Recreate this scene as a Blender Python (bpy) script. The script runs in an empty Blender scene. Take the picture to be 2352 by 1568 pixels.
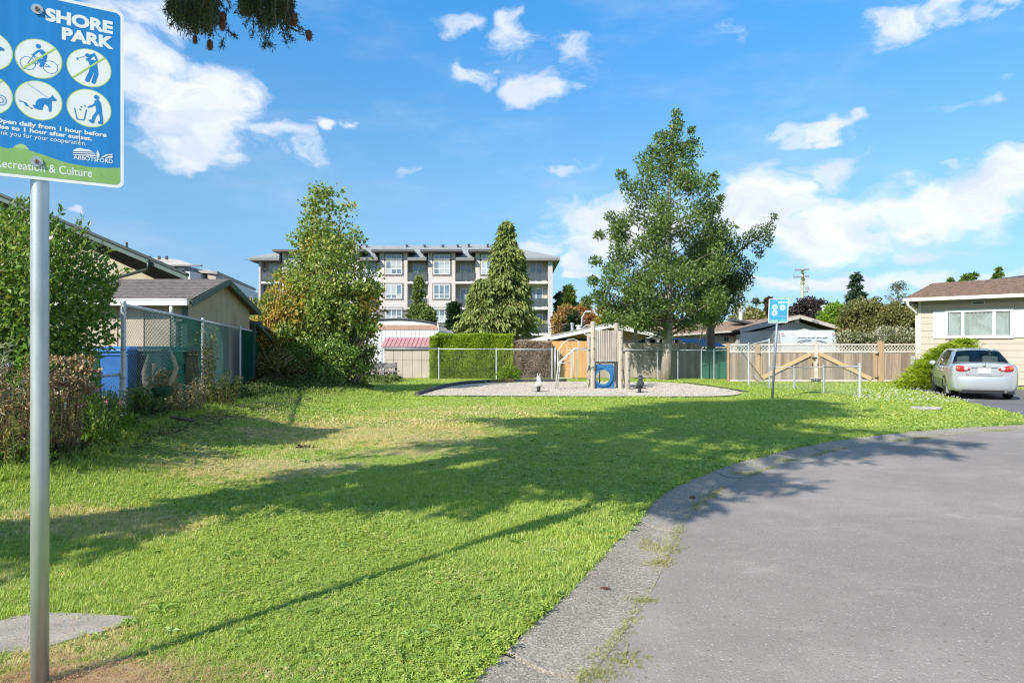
import bpy, math, random
import numpy as np
from mathutils import Vector, Matrix

S = bpy.context.scene
COL = S.collection
R = math.radians
rng = np.random.default_rng(7)
random.seed(7)

# ---------------------------------------------------------------- camera
EYE = 1.48           # camera height, metres
FPX = 1532.0         # focal length on a 2352 px wide frame
CX, HY = 1176.0, 800.0
cam_d = bpy.data.cameras.new('camera')
cam_d.sensor_width = 36.0
cam_d.lens = 36.0 * FPX / 2352.0
cam_d.shift_y = 16.0 / 2352.0
cam_d.clip_start = 0.05
cam_d.clip_end = 3000
cam = bpy.data.objects.new('camera', cam_d)
COL.objects.link(cam)
cam.location = (0, 0, EYE)
cam.rotation_euler = (R(90), 0, 0)
S.camera = cam

# ---------------------------------------------------------------- sun, sky, exposure
SUN_EL, SUN_AZ = 36.0, 40.0      # the light travels 40 degrees right of the view direction
sx, sy = math.sin(R(SUN_AZ)), math.cos(R(SUN_AZ))
sun_d = bpy.data.lights.new('sun', 'SUN')
sun_d.energy = 3.6
sun_d.angle = R(0.55)
sun_d.color = (1.0, 0.93, 0.82)
sun = bpy.data.objects.new('sun', sun_d)
COL.objects.link(sun)
sun.location = (-20, -25, 30)
sun.rotation_euler = Vector((sx * math.cos(R(SUN_EL)), sy * math.cos(R(SUN_EL)), -math.sin(R(SUN_EL)))).to_track_quat('-Z', 'Y').to_euler()

S.view_settings.view_transform = 'Standard'
S.view_settings.look = 'None'
S.view_settings.exposure = 1.08
S.view_settings.gamma = 1.0
S.view_settings.use_curve_mapping = False
S.render.engine = 'CYCLES'
S.cycles.use_denoising = True
S.cycles.max_bounces = 6
S.cycles.diffuse_bounces = 3
S.cycles.glossy_bounces = 3
S.cycles.transmission_bounces = 4
S.cycles.transparent_max_bounces = 8
S.cycles.sample_clamp_indirect = 6
S.cycles.filter_width = 1.2

world = bpy.data.worlds.new('World')
S.world = world
world.use_nodes = True
wt = world.node_tree
wt.nodes.clear()

class NT:
    """tiny helper for writing node trees"""
    def __init__(s, tree): s.t = tree
    def n(s, typ, **kw):
        nd = s.t.nodes.new(typ)
        for k, v in kw.items(): setattr(nd, k, v)
        return nd
    def l(s, a, b): s.t.links.new(a, b)
    def put(s, sock, v):
        if isinstance(v, bpy.types.NodeSocket): s.l(v, sock)
        elif v is not None: sock.default_value = v
    def math(s, op, a, b=None, c=None, clamp=False):
        nd = s.n('ShaderNodeMath', operation=op, use_clamp=clamp)
        s.put(nd.inputs[0], a); s.put(nd.inputs[1], b)
        if c is not None: s.put(nd.inputs[2], c)
        return nd.outputs[0]
    def vmath(s, op, a, b=None, sc=None):
        nd = s.n('ShaderNodeVectorMath', operation=op)
        s.put(nd.inputs[0], a)
        if b is not None: s.put(nd.inputs[1], b)
        if sc is not None: s.put(nd.inputs['Scale'], sc)
        return nd.outputs['Value'] if op in ('LENGTH', 'DOT_PRODUCT', 'DISTANCE') else nd.outputs[0]
    def noise(s, vec, scale, detail=3, rough=.5, dist=0):
        nd = s.n('ShaderNodeTexNoise')
        if vec is not None: s.l(vec, nd.inputs['Vector'])
        nd.inputs['Scale'].default_value = scale
        nd.inputs['Detail'].default_value = detail
        nd.inputs['Roughness'].default_value = rough
        nd.inputs['Distortion'].default_value = dist
        return nd.outputs['Fac']
    def mr(s, v, a, b, c=0., d=1., smooth=False):
        nd = s.n('ShaderNodeMapRange')
        if smooth: nd.interpolation_type = 'SMOOTHSTEP'
        s.put(nd.inputs[0], v)
        for i, x in zip((1, 2, 3, 4), (a, b, c, d)): s.put(nd.inputs[i], x)
        return nd.outputs[0]
    def mix(s, f, a, b, mode='MIX'):
        nd = s.n('ShaderNodeMix', data_type='RGBA', blend_type=mode)
        s.put(nd.inputs[0], f)
        s.put(nd.inputs[6], a if not isinstance(a, tuple) else (*a[:3], 1))
        s.put(nd.inputs[7], b if not isinstance(b, tuple) else (*b[:3], 1))
        return nd.outputs[2]
    def ramp(s, f, stops, mode='LINEAR'):
        nd = s.n('ShaderNodeValToRGB')
        nd.color_ramp.interpolation = mode
        el = nd.color_ramp.elements
        while len(el) < len(stops): el.new(0.5)
        for e, (p, c) in zip(el, stops):
            e.position = p; e.color = (*c[:3], 1)
        s.put(nd.inputs[0], f)
        return nd.outputs[0]

w = NT(wt)
sky = w.n('ShaderNodeTexSky', sky_type='NISHITA')
sky.sun_disc = False
sky.sun_elevation = R(SUN_EL)
sky.sun_rotation = math.atan2(-sx, -sy)
sky.altitude = 100
sky.air_density = 1.0
sky.dust_density = 0.6
sky.ozone_density = 2.0
tc = w.n('ShaderNodeTexCoord')
sep = w.n('ShaderNodeSeparateXYZ'); w.l(tc.outputs['Generated'], sep.inputs[0])
az = w.math('ARCTAN2', sep.outputs[0], sep.outputs[1])
el = w.math('ARCSINE', sep.outputs[2])
skyc = w.mix(1.0, sky.outputs[0], w.ramp(w.math('DIVIDE', el, .6, clamp=True), [(0, (.40, .58, .88)), (.12, (.43, .57, .77)), (.39, (.60, .85, .93)), (.785, (.38, 1.05, 1.36)), (1, (.40, 1.06, 1.36))]), 'MULTIPLY')
cmb = w.n('ShaderNodeCombineXYZ'); w.l(az, cmb.inputs[0]); w.l(el, cmb.inputs[1])
ae = cmb.outputs[0]
n1 = w.n('ShaderNodeTexNoise'); w.l(w.vmath('MULTIPLY', ae, (1, 1.7, 1)), n1.inputs['Vector'])
n1.inputs['Scale'].default_value = 10; n1.inputs['Detail'].default_value = 7
warp = w.vmath('MULTIPLY', w.vmath('SUBTRACT', n1.outputs['Color'], (.5, .5, .5)), (.19, .10, 0))
aew = w.vmath('ADD', ae, warp)
# cumulus banks: (azimuth, elevation) of each with its half widths, in picture units turned into angles
CL = [(430,235,210,130,1.1),(350,180,130,120,1.05),(500,290,150,80,1.0),(640,320,120,45,.85),(420,340,150,42,.9),(762,296,38,30,.9),(700,345,70,28,.7),
      (340,40,120,55,.9),(230,30,110,60,.8),
      (1190,75,80,66,.85),(1225,220,105,48,1.0),(1100,172,80,26,.85),(1320,130,64,52,.66),(1040,62,80,30,.66),
      (2080,50,140,55,.95),(2220,10,120,40,.9),(2060,105,80,18,.5),(1690,60,45,45,.6),
      (1860,302,115,26,.92),(1960,275,65,24,.88),(1900,400,105,66,.85),(1420,520,210,110,1.05),(1310,375,100,26,.78),
      (1740,480,220,110,1.15),(1870,530,300,88,1.15),(2150,480,290,84,1.15),(2320,420,200,80,1.1),(2020,570,270,34,.75),
      (1230,568,60,36,.9),(1320,590,70,42,.9),(2000,645,320,40,1.0),(2290,640,240,36,.9),(1310,627,60,16,.9),(1950,610,46,16,.8),(1780,660,150,30,.8),
      (2260,220,80,26,.62),(2150,385,46,22,.7),(160,470,30,16,.8),(930,380,34,18,.55),
      (-300,120,260,150,.9),(2900,300,300,120,.9),(3100,600,500,60,.9),(-700,560,500,50,.8)]
dens = None
for (px, py, rx, ry, a) in CL:
    A = math.atan2(px - CX, FPX)
    E = math.atan2((HY - py) * math.cos(A), FPX)
    k = math.cos(A)
    v = w.vmath('MULTIPLY', w.vmath('SUBTRACT', aew, (A, E, 0)), (FPX / (rx * k * k), FPX / (ry * k), 0))
    m = w.mr(w.vmath('LENGTH', v), 0.25, 1.25, a, 0.0, True)
    dens = m if dens is None else w.math('MAXIMUM', dens, m)
# clouds of the rest of the sky, behind and above the camera
gp = w.n('ShaderNodeCombineXYZ')
dz = w.math('ADD', w.math('MAXIMUM', sep.outputs[2], 0.0), 0.12)
w.l(w.math('DIVIDE', sep.outputs[0], dz), gp.inputs[0]); w.l(w.math('DIVIDE', sep.outputs[1], dz), gp.inputs[1])
back = w.mr(w.noise(gp.outputs[0], 0.9, 4), .44, .62, 0, .95, True)
outside = w.mr(w.math('ABSOLUTE', az), .72, .95, 0, 1, True)
high = w.mr(el, .60, .75, 0, 1, True)
dens = w.math('MAXIMUM', dens, w.math('MULTIPLY', back, w.math('MAXIMUM', outside, high)))
fine = w.noise(w.vmath('MULTIPLY', aew, (1, 1.8, 1)), 15, 9, .64)
cl = w.mr(w.math('ADD', dens, w.math('MULTIPLY', w.math('SUBTRACT', fine, .5), 2.0)), .22, 1.20, 0, 1, True)
cl = w.math('MULTIPLY', cl, w.mr(dens, .02, .22, 0, 1))
# faint veil and a pale band low down
veil = w.mr(w.noise(w.vmath('MULTIPLY', ae, (1, 3, 1)), 4, 5, .6), .45, .75, 0, .16, True)
cl = w.math('MAXIMUM', cl, veil)
low = w.noise(w.vmath('MULTIPLY', aew, (1, 1.8, 1)), 12, 4, .5)
ccol = w.mix(w.mr(w.math('ADD', w.math('MULTIPLY', low, .6), w.math('MULTIPLY', fine, .4)), .38, .60), (5.7, 5.8, 6.1), (4.1, 4.5, 5.3))
out = w.mix(cl, skyc, ccol)
bg = w.n('ShaderNodeBackground'); w.l(out, bg.inputs[0]); bg.inputs[1].default_value = 0.09
wo = w.n('ShaderNodeOutputWorld'); w.l(bg.outputs[0], wo.inputs[0])

# ---------------------------------------------------------------- terrain
def sstep(t):
    t = np.clip(t, 0, 1); return t * t * (3 - 2 * t)

def gz0(x, y):
    """the lawn rises to the neighbour's raised plot on the left"""
    x = np.asarray(x, float); y = np.asarray(y, float)
    return 0.42 * sstep((-x - 3.3) / 2.7) * sstep((28 - y) / 8)

def P(x, y, D):
    return Vector(((x - CX) / FPX * D, D, EYE - (y - HY) / FPX * D))
def XW(x, D): return (x - CX) / FPX * D
def ZW(y, D): return EYE - (y - HY) / FPX * D
def G(x, y):
    D = EYE * FPX / max(y - HY, 1)
    for _ in range(8):
        D = (EYE - float(gz0((x - CX) / FPX * D, D))) * FPX / max(y - HY, 1)
    return Vector(((x - CX) / FPX * D, D, float(gz0((x - CX) / FPX * D, D))))

# lawn edge and asphalt edge of the cul-de-sac
LE_PX = [(1087,1557),(1189,1460),(1306,1358),(1360,1300),(1403,1246),(1462,1205),(1481,1180),(1488,1158),(1540,1121),(1633,1082),(1684,1064),(1754,1047),(1793,1036),(1904,1014),(2007,1000),(2124,988),(2241,980),(2352,975)]
AE_PX = [(1333,1568),(1403,1503),(1446,1436),(1493,1370),(1528,1296),(1551,1230),(1590,1175),(1629,1140),(1704,1097),(1758,1078),(1831,1057),(1919,1033),(2007,1018),(2124,1005),(2270,991),(2352,985)]
LE = [(-3.6,-5.5),(-2.2,-2.0),(-1.3,.4),(-.62,1.95)] + [tuple(G(*p)[:2]) for p in LE_PX] + [(13.2,14.2),(18,15),(24,13.5)]
AE = [(-3.1,-5.6),(-1.7,-2.1),(-.85,.3),(-.12,1.9)] + [((px - CX) * (EYE + .036) / (py - HY), FPX * (EYE + .036) / (py - HY)) for px, py in AE_PX] + [(13.2,13.7),(18,14.4),(24,12.9)]
def smooth_poly(pts, n):
    pts = np.array(pts)
    d = np.r_[0, np.cumsum(np.hypot(*np.diff(pts, axis=0).T))]
    t = np.linspace(0, d[-1], n)
    x, y = np.interp(t, d, pts[:, 0]), np.interp(t, d, pts[:, 1])
    for _ in range(3):
        x[1:-1] = (x[:-2] + 2 * x[1:-1] + x[2:]) / 4; y[1:-1] = (y[:-2] + 2 * y[1:-1] + y[2:]) / 4
    return np.c_[x, y]
LE = smooth_poly(LE, 160)
AE = smooth_poly(AE, 160)
ROADPOLY = np.r_[LE, [(40, -8)]]
DRIVE = np.array([(10.55,13.1),(11.2,14.6),(11.8,16.3),(12.35,17.8),(13.3,20.2),(13.9,22),(14.6,25.2),(18.2,24.0),(17.2,21),(15.6,17),(14.6,13.6)])

def inside(poly, x, y):
    r = np.zeros(np.shape(x), bool)
    n = len(poly)
    for i in range(n):
        x0, y0 = poly[i]; x1, y1 = poly[(i + 1) % n]
        c = ((y0 > y) != (y1 > y))
        with np.errstate(divide='ignore', invalid='ignore'):
            r ^= c & (x < (x1 - x0) * (y - y0) / (y1 - y0 + 1e-12) + x0)
    return r
def dist_poly(poly, x, y, closed=False):
    d = np.full(np.shape(x), 1e9)
    n = len(poly)
    for i in range(n if closed else n - 1):
        a = poly[i]; b = poly[(i + 1) % n]
        ab = b - a; L = ab @ ab + 1e-12
        t = np.clip(((x - a[0]) * ab[0] + (y - a[1]) * ab[1]) / L, 0, 1)
        d = np.minimum(d, np.hypot(x - a[0] - t * ab[0], y - a[1] - t * ab[1]))
    return d
def road_sd(x, y):
    d = dist_poly(LE, x, y)
    return np.where(inside(ROADPOLY, x, y), d, -d)
GRAVEL = np.array([G(*p)[:2] for p in [(952,910),(1010,893),(1060,884),(1140,879.5),(1300,878),(1500,878.5),(1570,882),(1640,891),(1712,903),(1690,911),(1600,913),(1450,912),(1250,912),(1100,911)]])

def gz(x, y):
    x = np.asarray(x, float); y = np.asarray(y, float)
    z = gz0(x, y)
    near = (y < 18) & (x > -6)
    sd = np.full(x.shape, -9.0)
    if near.any():
        sd = np.where(near, road_sd(x, y), -9)
    z = z - 0.16 * sstep(sd / 0.14)
    return z

# ---------------------------------------------------------------- mesh helpers
def root_of(o):
    while o.parent is not None: o = o.parent
    return o
def tag(o, label=None, cat=None, group=None, kind=None):
    if label: o['label'] = label
    if cat: o['category'] = cat
    if group: o['group'] = group
    if kind: o['kind'] = kind
    return o
def thing(name, label, cat, loc=(0, 0, 0), group=None, rotz=0):
    o = bpy.data.objects.new(name, None)
    o.empty_display_size = .2
    COL.objects.link(o); o.location = loc; o.rotation_euler = (0, 0, rotz)
    return tag(o, label, cat, group)
def new_mesh(name, V, F, mat=None, smooth=False):
    """F: a list of arrays, each (n, k), or one list of index tuples"""
    me = bpy.data.meshes.new(name)
    V = np.asarray(V, np.float32).reshape(-1, 3)
    if isinstance(F, np.ndarray): F = [F]
    if len(F) and isinstance(F[0], np.ndarray) and F[0].ndim == 2:
        tot = [np.full(len(f), f.shape[1], np.int32) for f in F]
        idx = np.concatenate([f.ravel() for f in F]).astype(np.int32)
        tot = np.concatenate(tot)
    else:
        tot = np.array([len(f) for f in F], np.int32)
        idx = np.array([i for f in F for i in f], np.int32)
    me.vertices.add(len(V)); me.vertices.foreach_set('co', V.ravel())
    me.loops.add(len(idx)); me.loops.foreach_set('vertex_index', idx)
    me.polygons.add(len(tot))
    st = np.r_[0, np.cumsum(tot)[:-1]].astype(np.int32) if len(tot) else np.zeros(0, np.int32)
    me.polygons.foreach_set('loop_start', st); me.polygons.foreach_set('loop_total', tot)
    me.polygons.foreach_set('use_smooth', np.full(len(tot), bool(smooth)))
    if mat: me.materials.append(mat)
    me.update(calc_edges=True)
    me.validate()
    return me
def link(name, me, parent=None, loc=(0, 0, 0), rotz=0):
    o = bpy.data.objects.new(name, me)
    COL.objects.link(o); o.location = loc
    if rotz: o.rotation_euler = (0, 0, rotz)
    if parent is not None: o.parent = parent
    return o
class MB:
    def __init__(s): s.V = []; s.F = []
    def add(s, vs, fs):
        b = len(s.V); s.V.extend([tuple(v) for v in vs]); s.F.extend([tuple(i + b for i in f) for f in fs]); return s
    def box(s, c, d, rz=0, M=None):
        x, y, z = d[0] / 2, d[1] / 2, d[2] / 2
        c = Vector(c); vs = []
        Rm = Matrix.Rotation(rz, 3, 'Z')
        for i in (-1, 1):
            for j in (-1, 1):
                for k in (-1, 1):
                    v = Vector((i * x, j * y, k * z))
                    vs.append(c + (M @ v if M else Rm @ v))
        return s.add(vs, [(0,1,3,2),(4,6,7,5),(0,4,5,1),(2,3,7,6),(0,2,6,4),(1,5,7,3)])
    def b2(s, a, b):
        """box from corner a to corner b"""
        a = Vector(a); b = Vector(b)
        return s.box((a + b) / 2, [abs(t) for t in (b - a)])
    def bar(s, p, q, wd, ht, up=(0, 0, 1)):
        """bar of width wd (sideways) and height ht (along up) from p to q"""
        p = Vector(p); q = Vector(q); d = (q - p); L = d.length; d.normalize()
        up = Vector(up); sd = d.cross(up)
        if sd.length < 1e-4: sd = Vector((1, 0, 0))
        sd.normalize(); u = sd.cross(d).normalized()
        vs = []
        for e in (p, q):
            for i, j in ((-1,-1),(1,-1),(1,1),(-1,1)):
                vs.append(e + sd * wd / 2 * i + u * ht / 2 * j)
        return s.add(vs, [(0,1,2,3),(7,6,5,4),(0,4,5,1),(1,5,6,2),(2,6,7,3),(3,7,4,0)])
    def tube(s, pts, r, n=8, cap=True):
        pts = [Vector(p) for p in pts]
        rs = r if isinstance(r, (list, tuple)) else [r] * len(pts)
        base = len(s.V)
        ref = None
        for i, p in enumerate(pts):
            d = (pts[min(i + 1, len(pts) - 1)] - pts[max(i - 1, 0)])
            if d.length < 1e-7: d = Vector((0, 0, 1))
            d.normalize()
            if ref is None:
                ref = Vector((0, 0, 1)) if abs(d.z) < .9 else Vector((1, 0, 0))
            a = d.cross(ref)
            if a.length < 1e-4: a = d.cross(Vector((0, 1, 0)))
            a.normalize(); b = d.cross(a).normalized()
            ref = a.cross(d)
            for k in range(n):
                t = 2 * math.pi * k / n
                s.V.append(tuple(p + a * math.cos(t) * rs[i] + b * math.sin(t) * rs[i]))
        for i in range(len(pts) - 1):
            for k in range(n):
                k2 = (k + 1) % n
                s.F.append((base + i * n + k, base + i * n + k2, base + (i + 1) * n + k2, base + (i + 1) * n + k))
        if cap:
            s.F.append(tuple(base + k for k in range(n))[::-1])
            s.F.append(tuple(base + (len(pts) - 1) * n + k for k in range(n)))
        return s
    def prism(s, pts, depth):
        """pts: planar polygon in 3D; depth: extrusion vector"""
        pts = [Vector(p) for p in pts]; dv = Vector(depth); n = len(pts)
        s.add(pts + [p + dv for p in pts], [tuple(range(n))[::-1], tuple(range(n, 2 * n))] + [(i, (i + 1) % n, n + (i + 1) % n, n + i) for i in range(n)])
        return s
    def lathe(s, prof, c=(0, 0, 0), n=16, axis='Z'):
        b = len(s.V); c = Vector(c)
        for (r, h) in prof:
            for k in range(n):
                t = 2 * math.pi * k / n
                if axis == 'Z': v = Vector((r * math.cos(t), r * math.sin(t), h))
                elif axis == 'Y': v = Vector((r * math.cos(t), h, r * math.sin(t)))
                else: v = Vector((h, r * math.cos(t), r * math.sin(t)))
                s.V.append(tuple(c + v))
        for i in range(len(prof) - 1):
            for k in range(n):
                k2 = (k + 1) % n
                s.F.append((b + i * n + k, b + i * n + k2, b + (i + 1) * n + k2, b + (i + 1) * n + k))
        s.F.append(tuple(b + k for k in range(n))[::-1]); s.F.append(tuple(b + (len(prof) - 1) * n + k for k in range(n)))
        return s
    def build(s, name, mat, parent=None, label=None, smooth=False, kind=None, local=False, bevel=0):
        V = np.array(s.V, float)
        if parent is not None and not local: V = V - np.array(root_of(parent).location)
        me = new_mesh(name, V, s.F, mat, smooth)
        o = link(name, me, parent)
        if bevel:
            m = o.modifiers.new('bevel', 'BEVEL'); m.width = bevel; m.segments = 2; m.limit_method = 'ANGLE'
        if label: o['label'] = label
        if kind: o['kind'] = kind
        return o
def solid(name, mb, mat, label, cat, group=None, smooth=False, kind=None, bevel=0):
    """a thing that is one mesh; its origin is moved to its base centre"""
    V = np.array(mb.V, float)
    c = (V.min(0) + V.max(0)) / 2; c[2] = V[:, 2].min()
    o = link(name, new_mesh(name, V - c, mb.F, mat, smooth), None, c)
    if bevel:
        m = o.modifiers.new('bevel', 'BEVEL'); m.width = bevel; m.segments = 2; m.limit_method = 'ANGLE'
    return tag(o, label, cat, group, kind)
def mesh_part(name, V, F, mat, parent=None, smooth=False, kind=None, label=None):
    V = np.asarray(V, float).reshape(-1, 3)
    if parent is not None: V = V - np.array(root_of(parent).location)
    o = link(name, new_mesh(name, V, F, mat, smooth), parent)
    if kind: o['kind'] = kind
    if label: o['label'] = label
    return o
def pieces(name, me, parent, locs, rotz=0, scales=None, tilt=None):
    """alike pieces that share one mesh; locs in world space"""
    r = root_of(parent).location; out = []
    for i, l in enumerate(locs):
        o = bpy.data.objects.new(name, me); COL.objects.link(o); o.parent = parent
        o.location = Vector(l) - r
        if rotz: o.rotation_euler = (0, 0, rotz)
        if tilt is not None: o.rotation_euler = (tilt[i][0], tilt[i][1], rotz)
        if scales is not None: o.scale = scales[i]
        out.append(o)
    return out

# ---------------------------------------------------------------- materials
MC = {}
def base_mat(name):
    m = bpy.data.materials.new(name); m.use_nodes = True
    m.node_tree.nodes.clear()
    t = NT(m.node_tree)
    o = t.n('ShaderNodeOutputMaterial')
    return m, t, o
def M(name, col, rough=.7, var=.18, scale=6., bump=0., bscale=40., metal=0., spec=.4, stretch=(1, 1, 1), rnd=0., col2=None, grime=None, coat=0., alpha=None):
    if name in MC: return MC[name]
    m, t, o = base_mat(name)
    tcn = t.n('ShaderNodeTexCoord')
    vec = t.vmath('MULTIPLY', tcn.outputs['Object'], stretch)
    if rnd:
        oi = t.n('ShaderNodeObjectInfo')
        vec = t.vmath('ADD', vec, t.vmath('SCALE', (7.3, 3.1, 5.7), None, t.math('MULTIPLY', oi.outputs['Random'], 9.)))
    nz = t.noise(vec, scale, 5, .6)
    a = tuple(c * (1 - var) for c in col); b = tuple(min(1, c * (1 + var)) for c in col) if col2 is None else col2
    c = t.mix(t.mr(nz, .3, .7), a, b)
    if grime:
        g = t.noise(vec, scale * .35, 5, .65)
        c = t.mix(t.mr(g, .48, .72, 0, .8, True), c, grime)
    if rnd:
        k = t.mr(oi.outputs['Random'], 0, 1, 1 - rnd, 1 + rnd)
        c = t.vmath('SCALE', c, None, k)
    p = t.n('ShaderNodeBsdfPrincipled')
    t.l(c, p.inputs['Base Color'])
    p.inputs['Roughness'].default_value = rough
    p.inputs['Metallic'].default_value = metal
    p.inputs['Specular IOR Level'].default_value = spec
    if coat: p.inputs['Coat Weight'].default_value = coat; p.inputs['Coat Roughness'].default_value = .06
    if bump:
        bn = t.n('ShaderNodeBump'); bn.inputs['Strength'].default_value = bump; bn.inputs['Distance'].default_value = .01
        t.l(t.noise(vec, bscale, 4, .6), bn.inputs['Height']); t.l(bn.outputs[0], p.inputs['Normal'])
    t.l(p.outputs[0], o.inputs[0])
    MC[name] = m
    return m
def LEAF(name, cols, trans=.35, rough=.45, spec=.35, inst=False):
    """leaves: every leaf its own tone, some light through them"""
    if name in MC: return MC[name]
    m, t, o = base_mat(name)
    if inst: rv = t.n('ShaderNodeObjectInfo').outputs['Random']
    else: rv = t.n('ShaderNodeNewGeometry').outputs['Random Per Island']
    tcn = t.n('ShaderNodeNewGeometry')
    nz = t.noise(tcn.outputs['Position'], 1.1, 3)
    f = t.math('ADD', t.math('MULTIPLY', rv, .62), t.mr(nz, .3, .7, 0, .38))
    n = len(cols)
    c = t.ramp(f, [(i / (n - 1), cc) for i, cc in enumerate(cols)])
    p = t.n('ShaderNodeBsdfPrincipled'); t.l(c, p.inputs['Base Color'])
    p.inputs['Roughness'].default_value = rough; p.inputs['Specular IOR Level'].default_value = spec
    tr = t.n('ShaderNodeBsdfTranslucent'); t.l(t.mix(1., c, (1.25, 1.3, .6), 'MULTIPLY'), tr.inputs[0])
    mx = t.n('ShaderNodeMixShader'); mx.inputs[0].default_value = trans
    t.l(p.outputs[0], mx.inputs[1]); t.l(tr.outputs[0], mx.inputs[2]); t.l(mx.outputs[0], o.inputs[0])
    MC[name] = m
    return m
def WOOD(name, col, var=.3, rnd=.18, rough=.8, grime=None, axis=2, gr=1.):
    """boards with grain along one axis and a tone of their own"""
    if name in MC: return MC[name]
    m, t, o = base_mat(name)
    tcn = t.n('ShaderNodeTexCoord'); oi = t.n('ShaderNodeObjectInfo')
    st = [26 * gr, 26 * gr, 26 * gr]; st[axis] = 1.1
    off = t.vmath('SCALE', (17.3, 13.1, 5.7), None, oi.outputs['Random'])
    v0 = t.vmath('ADD', tcn.outputs['Object'], off)
    grain = t.noise(t.vmath('MULTIPLY', v0, tuple(st)), 1., 5, .65, .6)
    blot = t.noise(t.vmath('MULTIPLY', v0, (1, 1, .6)), 2.4, 4, .6)
    c = t.mix(t.mr(grain, .3, .7), tuple(x * (1 - var) for x in col), tuple(x * (1 + var * .7) for x in col))
    if grime: c = t.mix(t.mr(blot, .46, .7, 0, .75, True), c, grime)
    c = t.vmath('SCALE', c, None, t.mr(oi.outputs['Random'], 0, 1, 1 - rnd, 1 + rnd))
    p = t.n('ShaderNodeBsdfPrincipled'); t.l(c, p.inputs['Base Color'])
    p.inputs['Roughness'].default_value = rough; p.inputs['Specular IOR Level'].default_value = .25
    bn = t.n('ShaderNodeBump'); bn.inputs['Strength'].default_value = .5; bn.inputs['Distance'].default_value = .004
    t.l(grain, bn.inputs['Height']); t.l(bn.outputs[0], p.inputs['Normal'])
    t.l(p.outputs[0], o.inputs[0])
    MC[name] = m
    return m
def GLASS(name, tint=(.35, .42, .5), rough=.04, curtain=None):
    """window glass: a dark room behind a reflecting pane"""
    if name in MC: return MC[name]
    m, t, o = base_mat(name)
    tcn = t.n('ShaderNodeTexCoord')
    c = t.mix(t.mr(t.noise(tcn.outputs['Object'], 1.3, 2), .35, .65), tint, tuple(min(1, x * 1.5) for x in tint))
    p = t.n('ShaderNodeBsdfPrincipled'); t.l(c, p.inputs['Base Color'])
    p.inputs['Roughness'].default_value = rough; p.inputs['Specular IOR Level'].default_value = 1.0
    t.l(p.outputs[0], o.inputs[0]); MC[name] = m
    return m

white = M('white_paint', (.66, .66, .64), .55, .05, 3, grime=(.57, .56, .52))
galv = M('galvanised_steel', (.58, .61, .65), .42, .16, 25, .25, 120, metal=.3)
galv_old = M('galvanised_steel_old', (.36, .39, .42), .55, .2, 14, .2, 90, metal=.4)
wire = M('fence_wire', (.42, .44, .45), .5, .1, 5, metal=.4)
wire_b = M('fence_wire_back', (.22, .23, .235), .6, .1, 5, metal=.2)
wire_dark = M('fence_wire_dark', (.14, .15, .15), .6, .1, 5, metal=.2)
darkm = M('dark_paint', (.035, .045, .04), .5, .2, 8)
bark = M('bark', (.16, .125, .095), .9, .35, 9, .9, 30, stretch=(1, 1, .3))
bark_l = M('bark_pale', (.27, .235, .19), .9, .3, 9, .8, 30, stretch=(1, 1, .35))
twigm = M('twig_wood', (.36, .27, .16), .85, .25, 12)
# ================================================================ GROUND
BED = np.array([tuple(G(*p)[:2]) for p in [(-260,1135),(0,1116),(112,1101),(253,1050),(292,1014),(351,979),(439,952),(492,940),(560,925),(640,915),(760,908),(850,898)]]
               + [(-5.6, 26.5), (-9, 30.5), (-16, 31), (-14, 6)])
SLAB_PX = [(-130,1440),(0,1428),(60,1412),(128,1408),(240,1414),(318,1420),(262,1446),(180,1466),(95,1492),(0,1502),(-150,1500)]
SLAB = np.array([G(*p)[:2] for p in SLAB_PX])

def dryness(t, pos):
    """0 lush .. 1 straw, from world position"""
    d = None
    for (px, py, rx, ry, a) in [(-2.3,12.0,3.4,3.8,.88),(-3.1,8.2,1.8,1.4,.8),(-1.0,15.6,3.6,2.4,.68),(-3.4,5.6,1.1,.7,.95),(-3.6,4.0,.55,.7,.9),(-1.9,2.95,.55,.32,1.),(-2.2,3.4,.4,.5,.8),(-1.0,3.0,.3,.2,.45),(3.2,24.,4.,4.,.3),(-1.5,9.5,1.5,.9,.6),(-4.6,9.8,.9,.8,.5)]:
        v = t.vmath('MULTIPLY', t.vmath('SUBTRACT', pos, (px, py, 0)), (1 / rx, 1 / ry, 0))
        m = t.mr(t.vmath('LENGTH', v), .25, 1.15, a, 0, True)
        d = m if d is None else t.math('MAXIMUM', d, m)
    n = t.noise(pos, 1.6, 5, .65)
    n2 = t.noise(pos, 7., 3, .6)
    d = t.math('ADD', d, t.mr(n, .3, .75, -.35, .42))
    return t.math('ADD', d, t.mr(n2, .3, .7, -.2, .2), clamp=True)

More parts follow.
